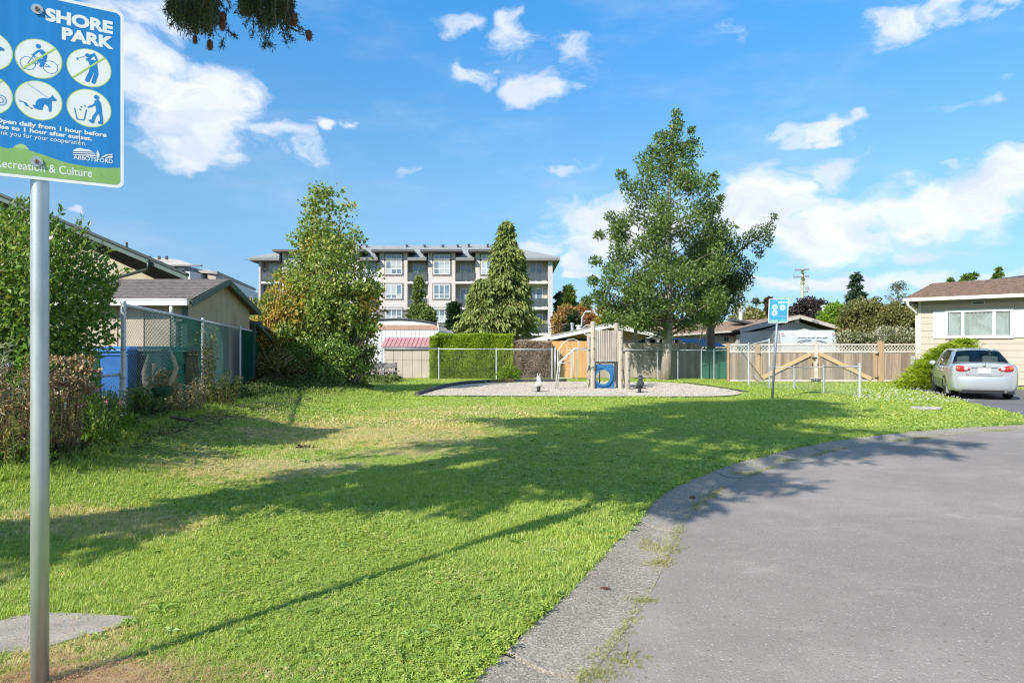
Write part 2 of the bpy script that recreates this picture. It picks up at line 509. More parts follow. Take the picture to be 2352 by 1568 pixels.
def lawn_material(inst):
    m, t, o = base_mat('lawn_blades' if inst else 'lawn_ground')
    pos = t.n('ShaderNodeNewGeometry').outputs['Position']
    d = dryness(t, pos)
    tone = t.noise(pos, .55, 4, .6)
    if inst:
        rv = t.n('ShaderNodeObjectInfo').outputs['Random']
        isl = t.n('ShaderNodeNewGeometry').outputs['Random Per Island']
        f = t.math('ADD', t.math('MULTIPLY', rv, .45), t.math('MULTIPLY', isl, .55))
        g = t.ramp(f, [(0, (.17, .28, .045)), (.35, (.275, .41, .07)), (.7, (.39, .50, .11)), (.93, (.52, .56, .18)), (1, (.62, .54, .28))])
        s = t.ramp(f, [(0, (.38, .33, .15)), (.4, (.55, .47, .25)), (1, (.70, .60, .38))])
        k = t.mr(t.math('ADD', d, t.math('MULTIPLY', t.math('SUBTRACT', rv, .5), .8)), .30, .85, 0, .85, True)
        c = t.mix(k, g, s)
        c = t.mix(t.mr(tone, .35, .7, 0, .5), c, t.mix(1., c, (1.35, 1.12, .8), 'MULTIPLY'))
        p = t.n('ShaderNodeBsdfPrincipled'); t.l(c, p.inputs['Base Color'])
        p.inputs['Roughness'].default_value = .42; p.inputs['Specular IOR Level'].default_value = .5
        tr = t.n('ShaderNodeBsdfTranslucent'); t.l(t.mix(1., c, (1.2, 1.3, .5), 'MULTIPLY'), tr.inputs[0])
        mx = t.n('ShaderNodeMixShader'); mx.inputs[0].default_value = .38
        t.l(p.outputs[0], mx.inputs[1]); t.l(tr.outputs[0], mx.inputs[2]); t.l(mx.outputs[0], o.inputs[0])
    else:
        f1 = t.noise(pos, 38, 4, .7)
        g = t.mix(t.mr(f1, .3, .7), (.12, .19, .035), (.28, .36, .08))
        s = t.mix(t.mr(f1, .3, .7), (.32, .26, .14), (.56, .47, .28))
        c = t.mix(t.mr(d, .25, .85, 0, .9, True), g, s)
        c = t.mix(t.mr(tone, .35, .7, 0, .4), c, t.mix(1., c, (1.3, 1.1, .8), 'MULTIPLY'))
        # bare earth below the planting on the left
        sp = t.n('ShaderNodeSeparateXYZ'); t.l(pos, sp.inputs[0])
        bed = t.math('MULTIPLY', t.mr(t.math('ADD', sp.outputs[0], t.math('MULTIPLY', t.math('SUBTRACT', t.noise(pos, 2.2, 3), .5), .8)), -4.9, -4.6, 1, 0), t.mr(sp.outputs[1], 6.3, 6.8))
        earth = t.mix(t.mr(f1, .3, .7), (.035, .027, .018), (.10, .078, .05))
        c = t.mix(bed, c, earth)
        p = t.n('ShaderNodeBsdfPrincipled'); t.l(c, p.inputs['Base Color']); p.inputs['Roughness'].default_value = .95
        p.inputs['Specular IOR Level'].default_value = .1
        b = t.n('ShaderNodeBump'); b.inputs['Strength'].default_value = .8; b.inputs['Distance'].default_value = .03
        t.l(f1, b.inputs['Height']); t.l(b.outputs[0], p.inputs['Normal']); t.l(p.outputs[0], o.inputs[0])
    return m
lawn_g = lawn_material(False)

def grid_axis(lo, hi, fine_lo, fine_hi, step):
    a = list(np.arange(fine_lo, fine_hi + 1e-6, step))
    s, x = step, fine_hi
    while x < hi: s *= 1.35; x += s; a.append(min(x, hi))
    s, x = step, fine_lo; b = []
    while x > lo: s *= 1.35; x -= s; b.append(max(x, lo))
    return np.array(b[::-1] + a)
gx = grid_axis(-1500, 1500, -9, 16, .11); gy = grid_axis(-400, 2500, -1, 17, .11)
XX, YY = np.meshgrid(gx, gy)
ZZ = gz(XX, YY) + (.006 * np.sin(XX * 2.3 + np.cos(YY * 1.7)) * np.sin(YY * 2.9) * (np.abs(XX) < 30) * (YY < 40))
nx, ny = len(gx), len(gy)
ii = np.arange(nx * ny).reshape(ny, nx)
F = np.stack([ii[:-1, :-1], ii[:-1, 1:], ii[1:, 1:], ii[1:, :-1]], -1).reshape(-1, 4)
tag(link('ground', new_mesh('ground', np.stack([XX, YY, ZZ], -1).reshape(-1, 3), F, lawn_g, True)), 'sunlit park lawn of patchy green and straw coloured grass', kind='structure')

# ---- asphalt
def asphalt(name, c0, c1, light):
    m, t, o = base_mat(name)
    pos = t.n('ShaderNodeNewGeometry').outputs['Position']
    big = t.noise(pos, .35, 5, .6)
    mid = t.noise(pos, 2.1, 5, .65)
    fine = t.noise(pos, 150, 2, .6)
    c = t.mix(t.mr(big, .42, .58), c0, c1)
    c = t.mix(t.mr(mid, .35, .7, 0, .6), c, tuple(x * .78 for x in c0))
    vo = t.n('ShaderNodeTexVoronoi'); t.l(pos, vo.inputs['Vector']); vo.inputs['Scale'].default_value = 72
    sep_ = t.n('ShaderNodeSeparateColor'); t.l(vo.outputs['Color'], sep_.inputs[0])
    st = t.mr(sep_.outputs[0], .86, .95, 0, 1)
    c = t.mix(t.math('MULTIPLY', st, t.mr(vo.outputs['Distance'], .2, .5, .85, 0)), c, light)
    dk = t.mr(sep_.outputs[1], .80, .92, 0, .6)
    c = t.mix(t.math('MULTIPLY', dk, t.mr(vo.outputs['Distance'], .2, .5, .9, 0)), c, tuple(x * .35 for x in c0))
    c = t.mix(t.mr(fine, .25, .75, 0, .5), c, tuple(x * .62 for x in c1))
    # thin hairline cracks and stains
    cr = t.n('ShaderNodeTexVoronoi', feature='DISTANCE_TO_EDGE'); cr.inputs['Scale'].default_value = .42
    wv = t.vmath('ADD', pos, t.vmath('SCALE', t.vmath('SUBTRACT', t.n('ShaderNodeTexNoise').outputs['Color'], (.5, .5, .5)), None, .1))
    t.l(wv, cr.inputs['Vector'])
    sn = t.mr(t.noise(pos, .9, 5, .7), .60, .72, 0, .35, True)
    c = t.mix(sn, c, tuple(x * .6 for x in c0)); c = t.mix(t.mr(t.noise(t.vmath('MULTIPLY', pos, (1, 2.2, 1)), 1.4, 7, .72), .55, .74, 0, .45, True), c, tuple(x * 1.45 for x in c1))
    p = t.n('ShaderNodeBsdfPrincipled'); t.l(c, p.inputs['Base Color']); p.inputs['Roughness'].default_value = .88
    p.inputs['Specular IOR Level'].default_value = .3
    b = t.n('ShaderNodeBump'); b.inputs['Strength'].default_value = .55; b.inputs['Distance'].default_value = .006
    t.l(t.math('ADD', t.noise(pos, 90, 3, .7), t.math('MULTIPLY', vo.outputs['Distance'], -.6)), b.inputs['Height'])
    t.l(b.outputs[0], p.inputs['Normal']); t.l(p.outputs[0], o.inputs[0])
    return m
road_m = asphalt('asphalt', (.255, .226, .203), (.318, .282, .255), (.54, .50, .46))
drive_m = asphalt('asphalt_dark', (.14, .135, .14), (.18, .17, .172), (.38, .37, .36))
def sheet(name, poly, zfun, mat, label=None, step=.4):
    """flat sheet with the outline poly, cut into a fan around its edge"""
    import mathutils.geometry as mg
    pts = [Vector((p[0], p[1], 0)) for p in poly]
    tris = mg.tessellate_polygon([pts])
    V = [(p[0], p[1], zfun(p[0], p[1])) for p in poly]
    F = []
    for a, b, c in tris:
        n = (pts[b] - pts[a]).cross(pts[c] - pts[a]).z
        F.append((a, b, c) if n > 0 else (a, c, b))
    o = link(name, new_mesh(name, V, F, mat)); o['kind'] = 'structure'
    if label: o['label'] = label
    return o
sheet('road', np.r_[AE, [(60, 8), (60, -40), (2, -40)]], lambda x, y: -.036, road_m, 'worn grey asphalt of the turning circle')
sheet('driveway', DRIVE, lambda x, y: .010, drive_m, 'dark asphalt driveway under the silver car')
# ragged lip between asphalt and driveway
conc = M('gutter_concrete', (.245, .232, .212), .92, .22, 1.6, .7, 110, grime=(.16, .148, .13))
def speckle(name, col, dark, light, scale=120):
    m, t, o = base_mat(name)
    pos = t.n('ShaderNodeNewGeometry').outputs['Position']
    vo = t.n('ShaderNodeTexVoronoi'); t.l(pos, vo.inputs['Vector']); vo.inputs['Scale'].default_value = scale
    sp = t.n('ShaderNodeSeparateColor'); t.l(vo.outputs['Color'], sp.inputs[0])
    c = t.mix(t.mr(t.noise(pos, 1.3, 5, .65), .35, .68), col, tuple(x * .72 for x in col))
    c = t.mix(t.mr(sp.outputs[0], .45, .9, 0, .75), c, light)
    c = t.mix(t.mr(sp.outputs[1], .6, .95, 0, .75), c, dark)
    c = t.mix(t.mr(t.noise(pos, 4., 5, .7), .58, .75, 0, .4, True), c, tuple(x * .55 for x in col))
    p = t.n('ShaderNodeBsdfPrincipled'); t.l(c, p.inputs['Base Color']); p.inputs['Roughness'].default_value = .92
    p.inputs['Specular IOR Level'].default_value = .25
    b = t.n('ShaderNodeBump'); b.inputs['Strength'].default_value = .7; b.inputs['Distance'].default_value = .006
    t.l(t.math('ADD', sp.outputs[0], t.noise(pos, 60, 3)), b.inputs['Height']); t.l(b.outputs[0], p.inputs['Normal'])
    t.l(p.outputs[0], o.inputs[0]); return m
kerb_m = speckle('kerb_concrete', (.31, .275, .225), (.13, .115, .095), (.46, .42, .36))
# ---- rolled kerb and gutter, one casting after another
kerb = tag(thing('kerb', None, None, (0, 0, 0)), 'weathered rolled concrete kerb and gutter round the turning circle', kind='structure')
prof = [(-.02, -.09), (-.015, -.012), (.04, .006), (.16, .0), (.34, -.022), (.52, -.040), (.66, -.043), (.84, -.038), (1.0, -.034), (1.02, -.12)]
# match points of the two edges along arc
def at_t(c, t):
    d = np.r_[0, np.cumsum(np.hypot(*np.diff(c, axis=0).T))]; d /= d[-1]
    return np.c_[np.interp(t, d, c[:, 0]), np.interp(t, d, c[:, 1])]
cutl = [0, .12, .245, .315, .385, .462, .56, .66, .77, .88, 1.0]
for a, b in zip(cutl[:-1], cutl[1:]):
    tt = np.linspace(a + .0006, b - .0006, 26)
    L = at_t(LE, tt)
    # nearest asphalt point for each lawn point
    A2 = at_t(AE, np.linspace(0, 1, 1500))
    idx = [int(np.argmin((A2[:, 0] - p[0]) ** 2 + (A2[:, 1] - p[1]) ** 2)) for p in L]
    Rr = A2[idx]
    V = []
    for p, q in zip(L, Rr):
        for (u, z) in prof:
            e = p + (q - p) * u
            V.append((e[0], e[1], z + .002 * math.sin(e[0] * 9 + e[1] * 7)))
    k = len(prof); F = []
    for i in range(len(tt) - 1):
        for j in range(k - 1):
            F.append((i * k + j, (i + 1) * k + j, (i + 1) * k + j + 1, i * k + j + 1))
    F.append(tuple(range(k))[::-1]); F.append(tuple((len(tt) - 1) * k + j for j in range(k)))
    mesh_part('kerb_section', V, F, kerb_m, kerb, smooth=False)

# ---- playground gravel, raised a little, with its rubber edging
gravel_m = speckle('gravel_stone', (.53, .455, .37), (.22, .19, .16), (.70, .62, .52), 28)
gp_ = smooth_poly(np.r_[GRAVEL, GRAVEL[:1]], 70)[:-1]
sheet('playground_gravel', gp_, lambda x, y: .035, gravel_m, 'pale gravel bed of the playground')
mb = MB()
ed = smooth_poly(np.array([G(*p)[:2] for p in [(958,909.5),(1000,897),(1030,889),(1062,883.5),(1110,880),(1160,878.6),(1300,877.4)]]), 40)
mb.tube([(p[0], p[1], .05) for p in ed], .10, 8)
solid('gravel_edging', mb, M('black_rubber', (.045, .045, .045), .7, .2, 6), 'black rubber edging along the left side of the gravel', 'edging', smooth=True)
mb = MB()
mb.tube([(p[0], p[1], .03) for p in smooth_poly(np.array([G(*p)[:2] for p in [(1570,880),(1640,889.5),(1718,902)]]), 20)], .035, 6)
solid('gravel_edging', mb, M('black_rubber', (.045, .045, .045), .7, .2, 6), 'dark edging along the right side of the gravel near the blue sign', 'edging', smooth=True)
# loose stones
n = 5200
u = rng.uniform(0, 1, (n * 3, 2)); bb0 = gp_.min(0); bb1 = gp_.max(0)
q = bb0 + u * (bb1 - bb0); q = q[inside(gp_, q[:, 0], q[:, 1])][:n]
oct_v = np.array([(1,0,0),(0,1,0),(-1,0,0),(0,-1,0),(0,0,.7),(0,0,-.7)], float)
oct_f = np.array([(0,1,4),(1,2,4),(2,3,4),(3,0,4),(1,0,5),(2,1,5),(3,2,5),(0,3,5)])
def scatter_mesh(base_v, base_f, pos, scl, ang, squash=None):
    n = len(pos); c, s = np.cos(ang), np.sin(ang)
    V = base_v[None] * np.asarray(scl).reshape(n, 1, -1)
    X = V[..., 0] * c[:, None] - V[..., 1] * s[:, None]; Y = V[..., 0] * s[:, None] + V[..., 1] * c[:, None]
    V = np.stack([X, Y, V[..., 2]], -1) + pos[:, None, :]
    Fx = base_f[None] + (np.arange(n) * len(base_v))[:, None, None]
    return V.reshape(-1, 3), Fx.reshape(-1, base_f.shape[1])
V, F = scatter_mesh(oct_v, oct_f, np.c_[q, np.full(len(q), .04)], rng.uniform(.015, .045, (len(q), 1)) * np.array([1, .8, .6]) , rng.uniform(0, 6.28, len(q)))
tag(mesh_part('gravel', V, F, gravel_m), 'loose pale stones lying on the playground bed', kind='stuff')

# ---- concrete slab by the signpost
mb = MB(); mb.prism([(p[0], p[1], -.03) for p in SLAB[::-1]][::-1], (0, 0, .040))
slab_o = solid('concrete_slab', mb, M('slab_concrete', (.32, .29, .245), .9, .25, 3, .6, 70, grime=(.20, .17, .13)), 'flat grey concrete slab set in the grass beside the signpost', 'slab')
# stone slab near the driveway
mb = MB()
c0 = G(2128, 941)
prof_ = []
V = [c0 + Vector((.34 * math.cos(a) * (1 + .15 * math.sin(3 * a + 1)), .24 * math.sin(a) * (1 + .2 * math.cos(2 * a)), 0)) for a in np.linspace(0, 2 * math.pi, 18)[:-1]]
mb.prism(V, (0, 0, .075))
solid('flat_stone', mb, M('flat_stone_grey', (.33, .32, .31), .9, .25, 4, .8, 30), 'flat grey stone sunk in the lawn near the driveway', 'stone', bevel=.03)

# ---------------------------------------------------------------- instanced ground cover
def gn_scatter(name, variants, pts, rot, scl, idx, mat, label, kind='stuff'):
    """one object: its mesh holds the tuft shapes and the points they are set on"""
    Vs, Fs, kd = [], [], []
    b = 0
    for i, (v, f) in enumerate(variants):
        v = np.asarray(v, float); Vs.append(v); Fs += [tuple(x + b for x in g) for g in f]; kd += [i] * len(v); b += len(v)
    nv = b
    Vs.append(pts); kd += [-1] * len(pts)
    V = np.concatenate(Vs)
    me = new_mesh(name, V, Fs, mat)
    a = me.attributes.new('kd', 'INT', 'POINT'); a.data.foreach_set('value', np.array(kd, np.int32))
    r = np.zeros((len(V), 3), np.float32); r[nv:] = rot
    a = me.attributes.new('rot', 'FLOAT_VECTOR', 'POINT'); a.data.foreach_set('vector', r.ravel())
    s = np.ones((len(V), 3), np.float32); s[nv:] = scl
    a = me.attributes.new('scl', 'FLOAT_VECTOR', 'POINT'); a.data.foreach_set('vector', s.ravel())
    k = np.zeros(len(V), np.int32); k[nv:] = idx
    a = me.attributes.new('pick', 'INT', 'POINT'); a.data.foreach_set('value', k)
    o = link(name, me); tag(o, label, kind=kind)
    ng = bpy.data.node_groups.new(name + '_scatter', 'GeometryNodeTree')
    ng.interface.new_socket('Geometry', in_out='INPUT', socket_type='NodeSocketGeometry')
    ng.interface.new_socket('Geometry', in_out='OUTPUT', socket_type='NodeSocketGeometry')
    N, Lk = ng.nodes, ng.links
    gi, go = N.new('NodeGroupInput'), N.new('NodeGroupOutput')
    def attr(nm, ty):
        x = N.new('GeometryNodeInputNamedAttribute'); x.data_type = ty; x.inputs[0].default_value = nm
        return [q for q in x.outputs if q.enabled][0]
    kda = attr('kd', 'INT')
    cmpn = N.new('FunctionNodeCompare'); cmpn.data_type = 'INT'; cmpn.operation = 'LESS_THAN'
    ins = [q for q in cmpn.inputs if q.enabled]
    Lk.new(kda, ins[0]); ins[1].default_value = 0
    sg = N.new('GeometryNodeSeparateGeometry'); sg.domain = 'POINT'
    Lk.new(gi.outputs[0], sg.inputs[0]); Lk.new(cmpn.outputs[0], sg.inputs[1])
    sp = N.new('GeometryNodeSplitToInstances'); sp.domain = 'POINT'
    Lk.new(sg.outputs[1], sp.inputs[0]); Lk.new(kda, sp.inputs['Group ID'])
    ip = N.new('GeometryNodeInstanceOnPoints')
    Lk.new(sg.outputs[0], ip.inputs['Points']); Lk.new(sp.outputs[0], ip.inputs['Instance'])
    ip.inputs['Pick Instance'].default_value = True
    Lk.new(attr('pick', 'INT'), ip.inputs['Instance Index'])
    Lk.new(attr('rot', 'FLOAT_VECTOR'), ip.inputs['Rotation'])
    Lk.new(attr('scl', 'FLOAT_VECTOR'), ip.inputs['Scale'])
    Lk.new(ip.outputs[0], go.inputs[0])
    md = o.modifiers.new('scatter', 'NODES'); md.node_group = ng
    return o
def tuft(n, h, wd, spread, lean=.5):
    V, F = [], []
    for _ in range(n):
        a, r = random.uniform(0, 6.28), spread * math.sqrt(random.random())
        x, y = r * math.cos(a), r * math.sin(a)
        d = random.uniform(0, 6.28); hh = h * random.uniform(.55, 1.1); ln = lean * hh * random.uniform(.2, 1.1)
        dx, dy = math.cos(d), math.sin(d); px, py = -dy, dx
        w_ = wd * random.uniform(.7, 1.2); b = len(V)
        V += [(x - px * w_, y - py * w_, -.004), (x + px * w_, y + py * w_, -.004),
              (x + dx * ln * .35 + px * w_ * .8, y + dy * ln * .35 + py * w_ * .8, hh * .6), (x + dx * ln * .35 - px * w_ * .8, y + dy * ln * .35 - py * w_ * .8, hh * .6),
              (x + dx * ln, y + dy * ln, hh)]
        F += [(b, b + 1, b + 2, b + 3), (b + 3, b + 2, b + 4)]
    return V, F
def clover(n, spread, h, s=.011):
    V, F = [], []
    for _ in range(n):
        a, r = random.uniform(0, 6.28), spread * math.sqrt(random.random())
        x, y, z = r * math.cos(a), r * math.sin(a), h * random.uniform(.5, 1.1)
        t0 = random.uniform(0, 2)
        tx, ty = random.uniform(-.35, .35), random.uniform(-.35, .35)
        for k in range(3):
            t = t0 + k * 2.094; c, s_ = math.cos(t), math.sin(t); L = s * random.uniform(.8, 1.3); b = len(V)
            for (u, v, w_) in ((0, 0, 0), (L * .8, -L * .55, .1 * L), (L * 1.35, -L * .1, .25 * L), (L * .8, L * .55, .1 * L)):
                X, Y = u * c - v * s_, u * s_ + v * c
                V.append((x + X, y + Y, z + w_ + X * tx + Y * ty))
            F.append((b, b + 1, b + 2, b + 3))
    return V, F
blades = lawn_material(True)
variants = [tuft(13, .028, .0017, .024, 1.3), tuft(11, .036, .0018, .022, 1.2), tuft(16, .021, .0018, .028, 1.5), tuft(6, .060, .0015, .012, .8), clover(9, .032, .026, .0075), clover(11, .036, .020, .0065),
            tuft(16, .036, .0060, .055, 1.2)]
def hashnoise(x, y, s, seed=0):
    r = np.random.default_rng(seed); acc = np.zeros(len(x))
    for _ in range(6):
        a = r.uniform(0, 6.28); f = s * r.uniform(.6, 1.7); acc += np.sin((x * np.cos(a) + y * np.sin(a)) * f + r.uniform(0, 6.28))
    return acc / 3
PT, RO, SC, IX = [], [], [], []
def lawn_ok(x, y):
    ok = (road_sd(x, y) < .012) if np.min(y) < 18 else np.ones(len(x), bool)
    ok &= ~inside(gp_, x, y) & ~inside(DRIVE, x, y) & ~inside(BED, x, y)
    jit = rng.normal(0, .03, (2, len(x)))
    ok &= ~inside(SLAB, x + jit[0], y + jit[1])
    return ok
for (d0, d1, sp_, sc0) in [(2.0, 5.0, .0225, 1.0), (5.0, 8.0, .034, 1.15), (8.0, 12.5, .055, 1.45), (12.5, 20., .085, 1.6), (20., 33.5, .135, 1.9)]:
    xs = np.arange(-.80 * d1 - 1.5, .80 * d1 + 1.5, sp_); ys = np.arange(d0, d1, sp_)
    X, Y = np.meshgrid(xs, ys); X = X.ravel(); Y = Y.ravel()
    X = X + rng.uniform(-.6, .6, len(X)) * sp_; Y = Y + rng.uniform(-.6, .6, len(Y)) * sp_
    k = (np.abs(X) < .80 * Y + 1.2) ; X, Y = X[k], Y[k]
    k = lawn_ok(X, Y); X, Y = X[k], Y[k]
    cv = hashnoise(X, Y, 2.2, 3); lush = hashnoise(X, Y, 1.3, 5)
    if d0 < 6:
        # needle litter keeps the grass thin beside the slab
        thin = np.exp(-(((X + 2.0) / .6) ** 2 + ((Y - 2.95) / .26) ** 2)) + .7 * np.exp(-(((X + 3.7) / .6) ** 2 + ((Y - 4.0) / .6) ** 2))
        k = rng.uniform(0, 1, len(X)) > thin * .8; X, Y, cv, lush = X[k], Y[k], cv[k], lush[k]
    n = len(X); r = rng.uniform(0, 1, n)
    pick = np.where(r < .38, 0, np.where(r < .62, 1, np.where(r < .975, 2, 3)))
    isc = (cv + rng.normal(0, .35, n) > .12) & (rng.uniform(0, 1, n) < .48)
    if d0 < 12: pick = np.where(isc, np.where(rng.uniform(0, 1, n) < .5, 4, 5), pick)
    if d0 >= 12: pick = np.where(rng.uniform(0, 1, n) < .8, 6, 0)
    ked = np.exp(-np.abs(road_sd(X, Y)) / .25) if d0 < 12 else 0
    s = sc0 * rng.uniform(.7, 1.25, n) * (1 + .22 * lush) * (1 + .35 * ked)
    wide = np.where(pick == 6, 1.0, 1.0)
    hs = s * rng.uniform(.75, 1.2, n)
    if d0 >= 8: hs = hs * .72
    if d0 >= 12: hs = hs * .70
    PT.append(np.c_[X, Y, gz(X, Y) - .001]); RO.append(np.c_[rng.normal(0, .12, n), rng.normal(0, .12, n), rng.uniform(0, 6.28, n)])
    SC.append(np.c_[s * wide, s * wide, hs]); IX.append(pick)
PT = np.concatenate(PT); RO = np.concatenate(RO); SC = np.concatenate(SC); IX = np.concatenate(IX)
print('grass tufts', len(PT))
gn_scatter('lawn_grass', variants, PT, RO, SC, IX, blades, 'short mown grass and clover covering the park lawn')

# broad leaved weeds and fallen leaves on the lawn
def rosette(n, L, w_):
    V, F = [], []
    for k in range(n):
        a = 6.283 * k / n + random.uniform(-.3, .3); c, s_ = math.cos(a), math.sin(a); l = L * random.uniform(.7, 1.15); b = len(V)
        for u, v, z in ((0, 0, 0), (.5, -w_, .30), (1, 0, .16), (.5, w_, .30)):
            V.append((l * (u * c - v * s_), l * (u * s_ + v * c), l * z + .004))
        F += [(b, b + 1, b + 2), (b, b + 2, b + 3)]
    return V, F
wq = []
while len(wq) < 520:
    x, y = rng.uniform(-3.6, 6), rng.uniform(2.6, 13)
    if rng.random() < .5: p_ = LE[rng.integers(30, 120)]; x, y = p_[0] - abs(rng.normal(.25, .25)), p_[1] + rng.normal(0, .2)
    if y < 2.3 or abs(x) > .8 * y + 1: continue
    if lawn_ok(np.array([x]), np.array([y]))[0]: wq.append((x, y, float(gz0(x, y)) + .006))
wq = np.array(wq); n = len(wq)
gn_scatter('lawn_weeds', [rosette(7, .07, .16), rosette(9, .055, .22), rosette(6, .09, .12)], wq, np.c_[rng.normal(0, .15, (n, 2)), rng.uniform(0, 6.28, n)], rng.uniform(.5, 1.15, (n, 1)) * np.ones(3), rng.integers(0, 3, n),
           LEAF('weed_leaf', [(.13, .23, .05), (.22, .36, .08), (.33, .46, .14)], .35, inst=True), 'broad leaved weeds scattered through the lawn')
q = np.c_[rng.uniform(-6, 8, 420), rng.uniform(2.7, 16, 420)]; q = q[lawn_ok(q[:, 0], q[:, 1])]
V, F = scatter_mesh(np.array([(-1, 0, 0), (0, -.5, .25), (1, 0, .1), (0, .5, .3)], float), np.array([(0, 1, 2, 3)]), np.c_[q, gz0(q[:, 0], q[:, 1]) + .032], rng.uniform(.012, .026, (len(q), 1)) * np.ones(3), rng.uniform(0, 6.28, len(q)))
tag(mesh_part('fallen_leaves', V, F, LEAF('fallen', [(.25, .13, .05), (.42, .27, .10), (.5, .4, .2)], .2)), 'small fallen brown leaves scattered on the lawn', kind='stuff')

# weeds in the joint between gutter and asphalt
wm = LEAF('weed_blades', [(.16, .21, .05), (.28, .31, .10), (.42, .38, .18), (.52, .43, .26)], .3, inst=True)
A2 = at_t(AE, np.linspace(0.2, .97, 2600))
seg = hashnoise(A2[:, 0], A2[:, 1], 3.2, 11) + .5 * hashnoise(A2[:, 0], A2[:, 1], 9, 12)
wp = []
for p, s_ in zip(A2, seg):
    for _ in range(4 if s_ > .55 else (2 if s_ > 0 else (1 if rng.random() < .3 else 0))):
        wp.append((p[0] + rng.normal(-.01, .022 + .035 * max(0, s_)), p[1] + rng.normal(0, .02 + .03 * max(0, s_)), -.038))
for (px, py, r_, n_) in [(1462,1236,.10,420),(1530,1250,.07,160),(1480,1365,.045,90),(1425,1495,.07,170),(1375,1530,.05,140),(1517,1280,.06,150),(1800,1050,.10,200),(2290,983,.15,200),(2060,992,.2,120),(1700,1080,.08,120)]:
    c = G(px, py)
    for _ in range(int(n_ * .8)): wp.append((c.x + rng.normal(0, r_), c.y + rng.normal(0, r_ * .8), -.040))
wp = np.array(wp); n = len(wp)
gn_scatter('gutter_weeds', [tuft(8, .035, .0016, .018, .9), tuft(6, .05, .0015, .012, .9), clover(6, .02, .02, .006)], wp, np.c_[rng.normal(0, .2, n), rng.normal(0, .2, n), rng.uniform(0, 6.28, n)],
           rng.uniform(.3, .8, (n, 1)) * np.ones(3), rng.integers(0, 3, n), wm, 'dry weeds growing in the joint of the gutter')
# clover and dandelion heads on the far right of the lawn
def heads(name, mat, region, n, s, label):
    q = []
    while len(q) < n:
        px, py = rng.uniform(region[0], region[2]), rng.uniform(region[1], region[3])
        g = G(px, py)
        if not inside(DRIVE, np.array([g.x]), np.array([g.y]))[0] and road_sd(np.array([g.x]), np.array([g.y]))[0] < -.05: q.append((g.x, g.y, g.z + rng.uniform(.06, .12)))
    q = np.array(q); V, F = scatter_mesh(oct_v, oct_f, q, rng.uniform(s * .7, s * 1.2, (n, 1)) * np.array([1, 1, 1.0]), rng.uniform(0, 6, n))
    tag(mesh_part(name, V, F, mat), label, kind='stuff')
heads('clover_flowers', M('clover_white', (.62, .62, .55), .8), (1960, 896, 2290, 928), 420, .017, 'small white clover heads in the grass before the driveway')
heads('dandelion_flowers', M('dandelion_yellow', (.75, .58, .03), .8), (1900, 885, 2250, 945), 60, .02, 'small yellow dandelion heads in the grass before the driveway')
# fallen needles round the slab, twigs and leaves
q = np.r_[rng.normal((-1.95, 2.95), (.34, .13), (4600, 2)), rng.normal((-1.3, 2.98), (.3, .12), (500, 2)), rng.normal((-3.6, 4.3), (.5, .5), (1600, 2)), rng.normal((-2.3, 3.35), (.45, .2), (420, 2))]
n = len(q)
lit_v = np.array([(-1, -.045, 0), (1, -.02, .06), (1, .02, .06), (-1, .045, 0)], float); lit_f = np.array([(0, 1, 2, 3)])
V, F = scatter_mesh(lit_v, lit_f, np.c_[q, rng.uniform(.012, .032, n)], rng.uniform(.008, .03, (n, 1)) * np.array([1, 1, 1]), rng.uniform(0, 6.28, n))
tag(mesh_part('needle_litter', V, F, LEAF('litter', [(.22, .09, .045), (.42, .20, .10), (.52, .31, .18), (.60, .46, .28)], .1)), 'reddish fallen needles and straw beside the signpost', kind='stuff')
# specks of grit and dry leaf on the road and gutter
q = []
while len(q) < 520:
    g = G(rng.uniform(1100, 2352), rng.uniform(1000, 1568))
    if road_sd(np.array([g.x]), np.array([g.y]))[0] > .04: q.append((g.x, g.y, -.030))
q = np.array(q); n = len(q)
V, F = scatter_mesh(lit_v * np.array([1, 6, 1]), lit_f, q, rng.uniform(.003, .010, (n, 1)) * np.array([1, 1, 1]), rng.uniform(0, 6.28, n))
tag(mesh_part('road_grit', V, F, LEAF('grit', [(.07, .05, .035), (.3, .24, .17), (.5, .47, .42)], .05)), 'scattered grit and leaf specks on the asphalt', kind='stuff')
def cone(px, py, s, label):
    g = G(px, py); mb = MB()
    z0 = -.040
    for r_ in range(6):
        for k in range(8):
            a = k * .785 + r_ * .39; rad = s * (.55 - abs(r_ - 2.2) * .09)
            c = Vector((g.x + (r_ - 2.5) * s * .28, g.y, z0 + s * .5))
            d = Vector((.25, math.cos(a), math.sin(a)))
            tpt = c + d * rad
            sdv = Vector((0, -math.sin(a), math.cos(a))) * s * .16
            mb.add([c + sdv, c - sdv, tpt - sdv * .6, tpt + sdv * .6], [(0, 1, 2, 3)])
    mb.tube([(g.x - s * .8, g.y, z0 + s * .5), (g.x + s * .8, g.y, z0 + s * .5)], s * .2, 6)
    solid('pine_cone', mb, M('cone_brown', (.15, .07, .04), .8, .3, 30), label, 'pine cone')
cone(1388, 1342, .036, 'reddish brown pine cone lying in the gutter nearest the lawn edge')
cone(1590, 1137, .040, 'dark pine cone lying in the shaded gutter at the bend')
mb = MB(); g = G(703, 1030)
for _ in range(26):
    p = g + Vector((rng.normal(0, .05), rng.normal(0, .03), .02)); d = Vector((rng.normal(0, .05), rng.normal(0, .05), abs(rng.normal(0, .03))))
    mb.tube([p, p + d], .008, 4)
solid('dirt_clod', mb, M('clod', (.06, .045, .03), .95), 'small dark clod of earth on the dry lawn', 'clod')
